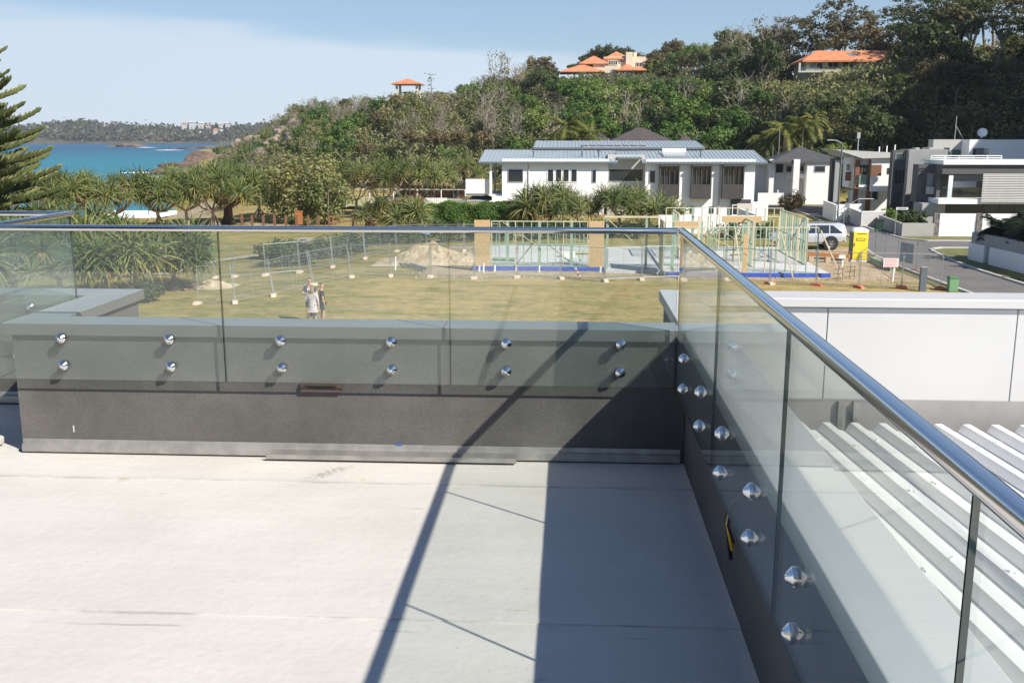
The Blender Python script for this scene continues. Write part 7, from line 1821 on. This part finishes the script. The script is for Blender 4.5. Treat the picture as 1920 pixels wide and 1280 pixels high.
for q in range(2): CY[q][1].materials[0] = M['cycad']
for q, (x, y, s) in enumerate(((25.9, 61.8, 1.0), (26.6, 59.4, 1.1), (27.2, 61.6, 1.15), (26.4, 57.2, 1.0), (28.4, 59.8, 1.2), (27.6, 57.2, 1.1), (28.8, 62.0, 1.2), (26.8, 55.0, 1.0), (28.4, 55.2, 1.1), (30.4, 60.6, 1.2), (30.2, 57.6, 1.2), (27.0, 52.4, 1.0), (29.0, 52.6, 1.1))):
    r_ = thing('cycad', 'dark spiky cycad in the raised bed above the retaining wall', 'cycad', (x, y, 1.55), q * 0.9, 'cycads above the retaining wall'); r_.scale = (s, s, s); put('trunk', CY[q % 2][0], r_); put('crown', CY[q % 2][1], r_)

# ---- the tall Norfolk pine at the left
def norfolk_branch(seed):
    rng = random.Random(seed); k = MB(); pts = []; n = 12
    for q in range(n + 1):
        t = q / n; pts.append(Vector((t, 0.02 * math.sin(t * 3), -0.10 * math.sin(t * math.pi * 0.8) + 0.10 * t * t)))
    k.tube(pts, [0.014 * (1 - 0.85 * q / n) for q in range(n + 1)], 4, False)
    for q in range(64):
        t = 0.16 + 0.84 * q / 64; i = min(n - 1, int(t * n)); c = pts[i].lerp(pts[i + 1], t * n - i); L_ = 0.22 * (1.08 - t) ** 0.45 * rng.uniform(0.7, 1.15)
        for sg_ in (-1, 1):
            d = Vector((0.75, sg_ * rng.uniform(0.55, 0.95), rng.uniform(0.15, 0.5))).normalized(); m_ = c + d * L_ * 0.6; e = m_ + (d + Vector((0.3, 0, 0.75))).normalized() * L_ * 0.5
            k.tube([c, m_, e], [0.015, 0.017, 0.005], 4, False)
    return mesh_of('branch', k.v, k.f, M['pine_leaf'])
NB = [norfolk_branch(i) for i in range(3)]
px_t = -92; Yp = 58.0; xt = at_y(px_t, 300, Yp).x
npn = thing('norfolk_pine', 'tall tiered pine with upswept fingered boughs beside the bay', 'pine tree', (xt, Yp, height(xt, Yp)))
k = MB(); k.tube([(xt, Yp, -0.3), (xt, Yp, 9), (xt, Yp, 18.5)], [0.36, 0.22, 0.03], 10, False); build('trunk', k, M['bark'], npn)
z = 1.6; w_ = 0
rp = random.Random(77)
while z < 18:
    L_ = float(np.interp(z, [0, 3, 7.2, 13.4, 18.3], [5.8, 6.0, 5.4, 2.7, 0.3]))
    nb_ = 6
    for q in range(nb_):
        a = 6.28 * q / nb_ + w_ * 0.55 + rp.uniform(-0.12, 0.12); o = put('bough', NB[(q + w_) % 3], npn, (0, 0, z + rp.uniform(-0.12, 0.12) - height(xt, Yp))); o.rotation_euler = (rp.uniform(-0.1, 0.1), -float(np.interp(z, [0, 7, 18], [0.02, 0.16, 0.5])) + rp.uniform(-0.06, 0.06), a); s = L_ * rp.uniform(0.86, 1.08); o.scale = (s, s * 0.85, s * 0.95)
    z += float(np.interp(z, [0, 7, 14], [0.42, 0.66, 0.95])); w_ += 1

# ================================================================== car and people
M['car_paint'] = mat('silver_white_paint', (0.58, 0.60, 0.63), 0.22, c2=(0.60, 0.62, 0.65), scale=1, metal=0.35)
M['tyre'] = mat('tyre_rubber', (0.02, 0.02, 0.021), 0.8)
M['rim'] = mat('alloy_rim', (0.50, 0.51, 0.52), 0.3, metal=0.8)
M['lamp_red'] = mat('tail_lamp', (0.35, 0.02, 0.02), 0.25)
M['lamp_clear'] = mat('head_lamp', (0.6, 0.62, 0.65), 0.1)
cr = thing('parked_car', 'silver white four wheel drive with rear spare wheel parked on the verge', 'car', (18.55, 68.9, 0.02))
st_ = [(0.0, 0.70, 0.86, 1.55, 0.62), (0.06, 0.60, 0.90, 1.66, 0.55), (0.30, 0.48, 0.92, 1.73, 0.45), (1.2, 0.45, 0.93, 1.76, 0.40), (2.6, 0.45, 0.93, 1.74, 0.40), (3.05, 0.45, 0.93, 1.66, 0.40), (3.35, 0.45, 0.93, 1.42, 0.40), (3.72, 0.45, 0.93, 1.13, 0.40), (4.45, 0.47, 0.91, 1.05, 0.42), (4.78, 0.52, 0.86, 0.95, 0.45), (4.88, 0.60, 0.80, 0.78, 0.52)]
k = MB(); vs = []; fs = []
def carprof(x, y0, hw, zr, zb):
    belt = min(1.02, zr - 0.06)
    tum = 0.16 if zr > 1.2 else 0.05
    half = [(hw * 0.80, zb), (hw * 0.98, zb + 0.10), (hw, 0.75 if zr > 0.9 else zb + 0.2), (hw * 0.985, belt), (hw * 0.955, belt + 0.04), (hw - tum - 0.02, zr - 0.09), (hw - tum - 0.12, zr - 0.015), (0.0, zr + 0.015)]
    return [(-x, -y, z) for y, z in half] + [(-x, y, z) for y, z in reversed(half[:-1])]
for x, y0, hw, zr, zb in st_: vs += carprof(x, y0, hw, zr, zb)
n = 15
for i in range(len(st_) - 1):
    for q in range(n - 1): fs.append((i * n + q, i * n + q + 1, (i + 1) * n + q + 1, (i + 1) * n + q))
    fs.append((i * n + n - 1, i * n, (i + 1) * n, (i + 1) * n + n - 1))
fs.append(tuple(range(n))); fs.append(tuple(range((len(st_) - 1) * n + n - 1, (len(st_) - 1) * n - 1, -1)))
k.add(vs, fs); body = lbuild('body', k, M['car_paint'], cr, smooth=True); md = body.modifiers.new('edge', 'EDGE_SPLIT'); md.split_angle = math.radians(38)
def cz(x, f):                                    # point on the glasshouse side at height fraction f
    xs = [s[0] for s in st_]; hw = float(np.interp(x, xs, [s[2] for s in st_])); zr = float(np.interp(x, xs, [s[3] for s in st_])); b0 = 1.06; z = b0 + (zr - 0.10 - b0) * f; y = hw * 0.955 + (hw - 0.18 - hw * 0.955) * f
    return y + 0.006, z
for sgn in (-1, 1):
    for x0, x1, sl0, sl1 in ((0.22, 1.05, 0.12, 0), (1.12, 1.95, 0, 0), (2.02, 2.92, 0, 0.42)):
        y0, z0 = cz(x0, 0.04); y1, z1 = cz(x0, 0.93); y2, z2 = cz(x1, 0.04); y3, z3 = cz(x1, 0.93)
        k = MB(); k.quad((-x0, sgn * y0, z0), (-x1 - (0.35 if sl1 else 0), sgn * y2, z2), (-x1, sgn * y3, z3), (-x0 - sl0, sgn * y1, z1)); lbuild('side_window', k, M['dark_glass'], cr)
    for xw in (0.98, 3.88):
        k = MB(); k.lathe([(0.50, 0), (0.50, 0.02), (0.44, 0.03)], (-xw, sgn * 0.915, 0.43), (0, sgn, 0), 24); lbuild('wheel_arch', k, M['tyre'], cr)
        k = MB(); k.lathe([(0.24, -0.11), (0.35, -0.12), (0.385, -0.07), (0.385, 0.07), (0.35, 0.12), (0.24, 0.11)], (-xw, sgn * 0.84, 0.385), (0, sgn, 0), 28); wh = lbuild('wheel', k, M['tyre'], cr, smooth=False)
        k = MB(); k.lathe([(0.24, 0.08), (0.23, 0.115), (0.19, 0.09), (0.06, 0.10), (0.05, 0.125)], (-xw, sgn * 0.845, 0.385), (0, sgn, 0), 20)
        for a in range(6):
            an = a * math.pi / 3; k.beam((-xw + 0.05 * math.cos(an), sgn * 0.965, 0.385 + 0.05 * math.sin(an)), (-xw + 0.22 * math.cos(an), sgn * 0.955, 0.385 + 0.22 * math.sin(an)), 0.05, 0.02, up=(0, 1, 0))
        lbuild('rim', k, M['rim'], wh)
    k = MB(); k.box(-0.10, -0.005, sgn * 0.74 - 0.09, sgn * 0.74 + 0.09, 0.85, 1.2); lbuild('tail_light', k, M['lamp_red'], cr, bevel=0.02)
    k = MB(); k.box(-4.90, -4.72, sgn * 0.66 - 0.14, sgn * 0.66 + 0.14, 0.72, 0.86); lbuild('headlight', k, M['lamp_clear'], cr, bevel=0.02)
    k = MB(); k.beam((-0.5, sgn * 0.62, 1.80), (-2.6, sgn * 0.62, 1.79), 0.05, 0.05); lbuild('roof_rail', k, M['rubber'], cr)
    k = MB(); k.box(-3.35, -3.12, sgn * 1.0 - 0.09, sgn * 1.0 + 0.09, 1.08, 1.25); lbuild('mirror', k, M['car_paint'], cr, bevel=0.03)
    k = MB(); k.box(-3.3, -1.55, sgn * 0.94 - 0.03, sgn * 0.94 + 0.03, 0.38, 0.45); lbuild('side_step', k, M['rim'], cr)
    for x in (1.98, 2.95):
        k = MB(); k.box(-x - 0.004, -x + 0.004, sgn * 0.931 - 0.003, sgn * 0.931 + 0.003, 0.55, 1.02); lbuild('door_seam', k, M['tyre'], cr)
k = MB(); k.lathe([(0.02, 0.13), (0.30, 0.13), (0.37, 0.08), (0.37, -0.08), (0.30, -0.1)], (0.10, 0.05, 1.0), (1, 0, 0), 28); lbuild('spare_wheel', k, M['car_paint'], cr)
k = MB(); k.quad((-0.02, -0.66, 1.15), (-0.02, 0.66, 1.15), (-0.10, 0.58, 1.56), (-0.10, -0.58, 1.56)); lbuild('rear_window', k, M['dark_glass'], cr)
k = MB(); k.quad((-3.62, -0.76, 1.17), (-3.62, 0.76, 1.17), (-3.08, 0.62, 1.62), (-3.08, -0.62, 1.62)); o = lbuild('windscreen', k, M['dark_glass'], cr); o.location.z = 0.03; o.location.x = -0.02
k = MB(); k.box(-0.06, 0.05, -0.86, 0.86, 0.48, 0.68); lbuild('bumper', k, M['car_paint'], cr, bevel=0.03)

SKINS = []
def skin(name, verts, edges, m, parent, sub=2, root='pelvis'):
    keys = list(verts); me = bpy.data.meshes.new(name); me.from_pydata([verts[q][:3] for q in keys], [(keys.index(a), keys.index(b)) for a, b in edges], [])
    o = bpy.data.objects.new(name + '_tmp', me); col.objects.link(o)
    o.modifiers.new('skin', 'SKIN'); sl = me.skin_vertices[0].data
    for i, q in enumerate(keys):
        r = verts[q][3]; sl[i].radius = r if isinstance(r, tuple) else (r, r); sl[i].use_root = (q == root) or (root not in keys and i == 0)
    sd = o.modifiers.new('sub', 'SUBSURF'); sd.levels = sub; sd.render_levels = sub
    fin = put(name, bpy.data.meshes.new(name), parent); SKINS.append((o, fin, m)); return fin
def person(label, loc, rz, s, skinm, topm, legm, hairm, pose, shoe, top_long=False, shorts=True, hair_long=False, shades=False, sleeves='short', chest=None):
    """local frame: faces -Y, z up, 1.78 m tall before scaling"""
    r_ = thing('person', label, 'person', loc, rz); r_.scale = (s, s, s)
    B = {'pelvis': (0, 0, 0.95, (0.145, 0.105)), 'waist': (0, 0.0, 1.10, (0.135, 0.095)), 'chest': (0, 0.01, 1.32, (0.165, 0.11)), 'neck0': (0, 0.02, 1.46, (0.075, 0.07)), 'neck': (0, 0.005, 1.54, 0.052), 'head0': (0, -0.01, 1.61, (0.068, 0.082)), 'head1': (0, -0.01, 1.69, (0.078, 0.095)), 'head2': (0, 0.0, 1.76, (0.058, 0.07))}
    E_ = [('pelvis', 'waist'), ('waist', 'chest'), ('chest', 'neck0'), ('neck0', 'neck'), ('neck', 'head0'), ('head0', 'head1'), ('head1', 'head2')]
    for sd, t in ((-1, 'L'), (1, 'R')):
        B['sh' + t] = (sd * 0.185, 0.015, 1.41, 0.062); el, wr, ha = pose[t]
        B['el' + t] = (*el, 0.042); B['wr' + t] = (*wr, 0.030); B['ha' + t] = (*ha, (0.036, 0.022))
        E_ += [('chest', 'sh' + t), ('sh' + t, 'el' + t), ('el' + t, 'wr' + t), ('wr' + t, 'ha' + t)]
        B['hip' + t] = (sd * 0.095, 0, 0.88, 0.092); B['kn' + t] = (sd * 0.115, -0.02, 0.50, 0.058); B['ca' + t] = (sd * 0.118, 0.01, 0.34, 0.056); B['an' + t] = (sd * 0.12, 0.02, 0.09, 0.037); B['to' + t] = (sd * 0.135, -0.13, 0.035, (0.04, 0.03))
        E_ += [('pelvis', 'hip' + t), ('hip' + t, 'kn' + t), ('kn' + t, 'ca' + t), ('ca' + t, 'an' + t), ('an' + t, 'to' + t)]
    skin('body', B, E_, skinm, r_)
    for sd, t in ((-1, 'L'), (1, 'R')):                                     # fingers and thumb
        wr = Vector(B['wr' + t][:3]); ha = Vector(B['ha' + t][:3]); d = (ha - wr).normalized(); sdv = d.cross(Vector((0, 1, 0.2))).normalized()
        k = MB()
        for q, ln in ((-1.5, 0.065), (-0.5, 0.078), (0.5, 0.074), (1.5, 0.058)):
            b0 = ha + sdv * q * 0.017; k.tube([b0, b0 + d * ln * 0.55, b0 + d * ln * 0.85 + Vector((0, 0.012, -0.012))], [0.009, 0.0085, 0.006], 6)
        b0 = wr.lerp(ha, 0.6) + sdv * 0.03; k.tube([b0, b0 + d * 0.03 + sdv * 0.022, b0 + d * 0.06 + sdv * 0.026], [0.010, 0.009, 0.006], 6); lbuild('fingers', k, skinm, r_, smooth=True)
    g = lambda q, f: (*B[q][:3], tuple(x * f for x in (B[q][3] if isinstance(B[q][3], tuple) else (B[q][3],) * 2)))
    T = {'pelvis': (0, 0, 0.80 if top_long else 0.93, (0.215, 0.195) if top_long else (0.165, 0.13)), 'waist': g('waist', 1.38 if top_long else 1.2), 'chest': g('chest', 1.18 if top_long else 1.12), 'neck0': (0, 0.02, 1.45, (0.088, 0.08))}
    TE = [('pelvis', 'waist'), ('waist', 'chest'), ('chest', 'neck0')]
    if top_long: T['hem'] = (0, 0, 0.66, (0.215, 0.19)); TE.append(('hem', 'pelvis'))
    for t in 'LR':
        T['sh' + t] = g('sh' + t, 1.22); e = Vector(B['sh' + t][:3]).lerp(Vector(B['el' + t][:3]), 0.7 if sleeves == 'short' else 1.0); T['el' + t] = (*e, 0.066 if sleeves == 'short' else 0.056); TE += [('chest', 'sh' + t), ('sh' + t, 'el' + t)]
        if sleeves == 'long': T['wr' + t] = (*B['wr' + t][:3], 0.044); TE.append(('el' + t, 'wr' + t))
    top = skin('shirt', T, TE, topm, r_)
    if chest is not None:
        for q, (x, w_) in enumerate(((-0.085, 0.045), (-0.02, 0.045), (0.045, 0.05))):
            k = MB(); k.box(x, x + w_, -0.158, -0.118, 1.30, 1.37); lbuild('print', k, chest, top)
    S = {'pelvis': g('pelvis', 1.0 if top_long else 1.10)}; SE = []
    for t in 'LR':
        S['hip' + t] = g('hip' + t, 1.14); kn = Vector(B['kn' + t][:3]); S['kn' + t] = (kn.x, kn.y, 0.55 if shorts else 0.5, 0.088 if shorts else 0.07); SE += [('pelvis', 'hip' + t), ('hip' + t, 'kn' + t)]
        if not shorts: S['an' + t] = (*B['an' + t][:3], 0.05); SE.append(('kn' + t, 'an' + t))
    skin('shorts' if shorts else 'trousers', S, SE, legm, r_)
    Hh = {'h0': (0, 0.042, 1.70, (0.094, 0.098)), 'h1': (0, 0.016, 1.785, (0.086, 0.098))}; HE = [('h0', 'h1')]
    if hair_long: Hh['h2'] = (0, 0.07, 1.58, (0.11, 0.085)); Hh['h3'] = (0, 0.10, 1.44, (0.115, 0.07)); HE += [('h0', 'h2'), ('h2', 'h3')]
    skin('hair', Hh, HE, hairm, r_, root='h0')
    k = MB(); k.beam((0, -0.095, 1.685), (0, -0.118, 1.645), 0.022, 0.03); lbuild('nose', k, skinm, r_)
    k = MB(); k.box(-0.025, 0.025, -0.098, -0.088, 1.607, 1.615); lbuild('mouth', k, M['lamp_red'], r_)
    for sd in (-1, 1):
        k = MB(); k.lathe([(0.004, 0), (0.018, 0.006), (0.02, 0.014)], (sd * 0.076, 0.005, 1.67), (sd, 0, 0), 8); lbuild('ear', k, skinm, r_)
        k = MB(); k.box(sd * 0.034 - 0.014, sd * 0.034 + 0.014, -0.099, -0.086, 1.677, 1.690); lbuild('eye', k, M['rubber'], r_)
        k = MB(); c = B['to' + ('L' if sd < 0 else 'R')]; k.box(c[0] - 0.047, c[0] + 0.047, c[1] - 0.05, c[1] + 0.22, -0.01, 0.075); lbuild('shoe', k, shoe, r_, bevel=0.02)
    if shades:
        k = MB(); k.box(-0.062, 0.062, -0.112, -0.098, 1.672, 1.70); lbuild('sunglasses', k, M['rubber'], r_)
    return r_
M['skin_a'] = mat('skin_fair', (0.55, 0.33, 0.24), 0.55); M['skin_b'] = mat('skin_tan', (0.48, 0.26, 0.17), 0.55)
M['navy'] = mat('navy_cotton', (0.035, 0.05, 0.10), 0.9); M['black_cotton'] = mat('black_cotton', (0.022, 0.024, 0.032), 0.9); M['grey_pink'] = mat('pale_lilac_knit', (0.42, 0.38, 0.40), 0.9, c2=(0.52, 0.47, 0.48), scale=7)
M['denim'] = mat('slate_denim', (0.09, 0.12, 0.14), 0.9); M['hair_dark'] = mat('dark_hair', (0.035, 0.024, 0.018), 0.7); M['hair_blonde'] = mat('dark_blonde_hair', (0.22, 0.15, 0.085), 0.7, c2=(0.32, 0.23, 0.13), scale=9); M['print_white'] = mat('white_print', (0.75, 0.76, 0.78), 0.8)
zg = height(-10.5, 39.5)
cross = {'L': ((-0.30, -0.02, 1.17), (-0.07, -0.20, 1.16), (0.04, -0.21, 1.18)), 'R': ((0.30, -0.02, 1.17), (0.07, -0.21, 1.20), (-0.05, -0.20, 1.22))}
hips = {'L': ((-0.36, 0.03, 1.16), (-0.24, -0.07, 0.98), (-0.17, -0.06, 0.95)), 'R': ((0.25, 0.03, 1.13), (0.27, -0.02, 0.88), (0.27, -0.03, 0.80))}
down = {'L': ((-0.25, 0.03, 1.13), (-0.26, -0.03, 0.88), (-0.26, -0.04, 0.80)), 'R': ((0.25, 0.03, 1.13), (0.26, -0.03, 0.88), (0.26, -0.04, 0.80))}
person('man in navy printed tee and sunglasses with folded arms on the lawn', (-10.62, 40.0, zg), math.radians(8), 1.0, M['skin_a'], M['navy'], M['black_cotton'], M['hair_dark'], cross, M['print_white'], shades=True, chest=M['print_white'])
person('person in long pale top with hand on hip seen from behind', (-10.30, 39.2, zg), math.radians(172), 0.90, M['skin_a'], M['grey_pink'], M['denim'], M['hair_blonde'], {'L': hips['R'], 'R': hips['L']} if False else {'L': ((-0.25, 0.03, 1.13), (-0.26, -0.02, 0.88), (-0.26, -0.03, 0.80)), 'R': ((0.36, 0.03, 1.16), (0.24, -0.07, 0.98), (0.17, -0.06, 0.95))}, M['rubber'], top_long=True, shorts=False, hair_long=True, sleeves='long')
person('youth in black tee and dark shorts turned towards the man', (-10.02, 39.6, zg), math.radians(118), 0.93, M['skin_b'], M['black_cotton'], M['denim'], M['hair_dark'], down, M['rubber'])

# grow all the skins in one go
dg = bpy.context.evaluated_depsgraph_get()
for o, fin, m in SKINS:
    ev = bpy.data.meshes.new_from_object(o.evaluated_get(dg)); ev.materials.clear(); ev.materials.append(m)
    ev.polygons.foreach_set('use_smooth', [True] * len(ev.polygons)); fin.data = ev
for o, fin, m in SKINS: bpy.data.objects.remove(o)

# ================================================================== sea air
hz = MB(); hz.box(-2300, 2300, -120, 3300, -14, 420)
haze = stuff(build('haze', hz, None if False else M['clear'])); haze.data.materials.clear()
hm = bpy.data.materials.new('sea_haze'); hm.use_nodes = True; hm.node_tree.nodes.clear()
ho = hm.node_tree.nodes.new('ShaderNodeOutputMaterial'); hv = hm.node_tree.nodes.new('ShaderNodeVolumePrincipled')
hv.inputs['Color'].default_value = (0.86, 0.92, 1.0, 1); hv.inputs['Density'].default_value = 0.00015; hv.inputs['Anisotropy'].default_value = 0.2
hm.node_tree.links.new(hv.outputs[0], ho.inputs['Volume']); haze.data.materials.append(hm)
tag(haze, 'thin pale sea haze in the air over bay and hills', 'haze')
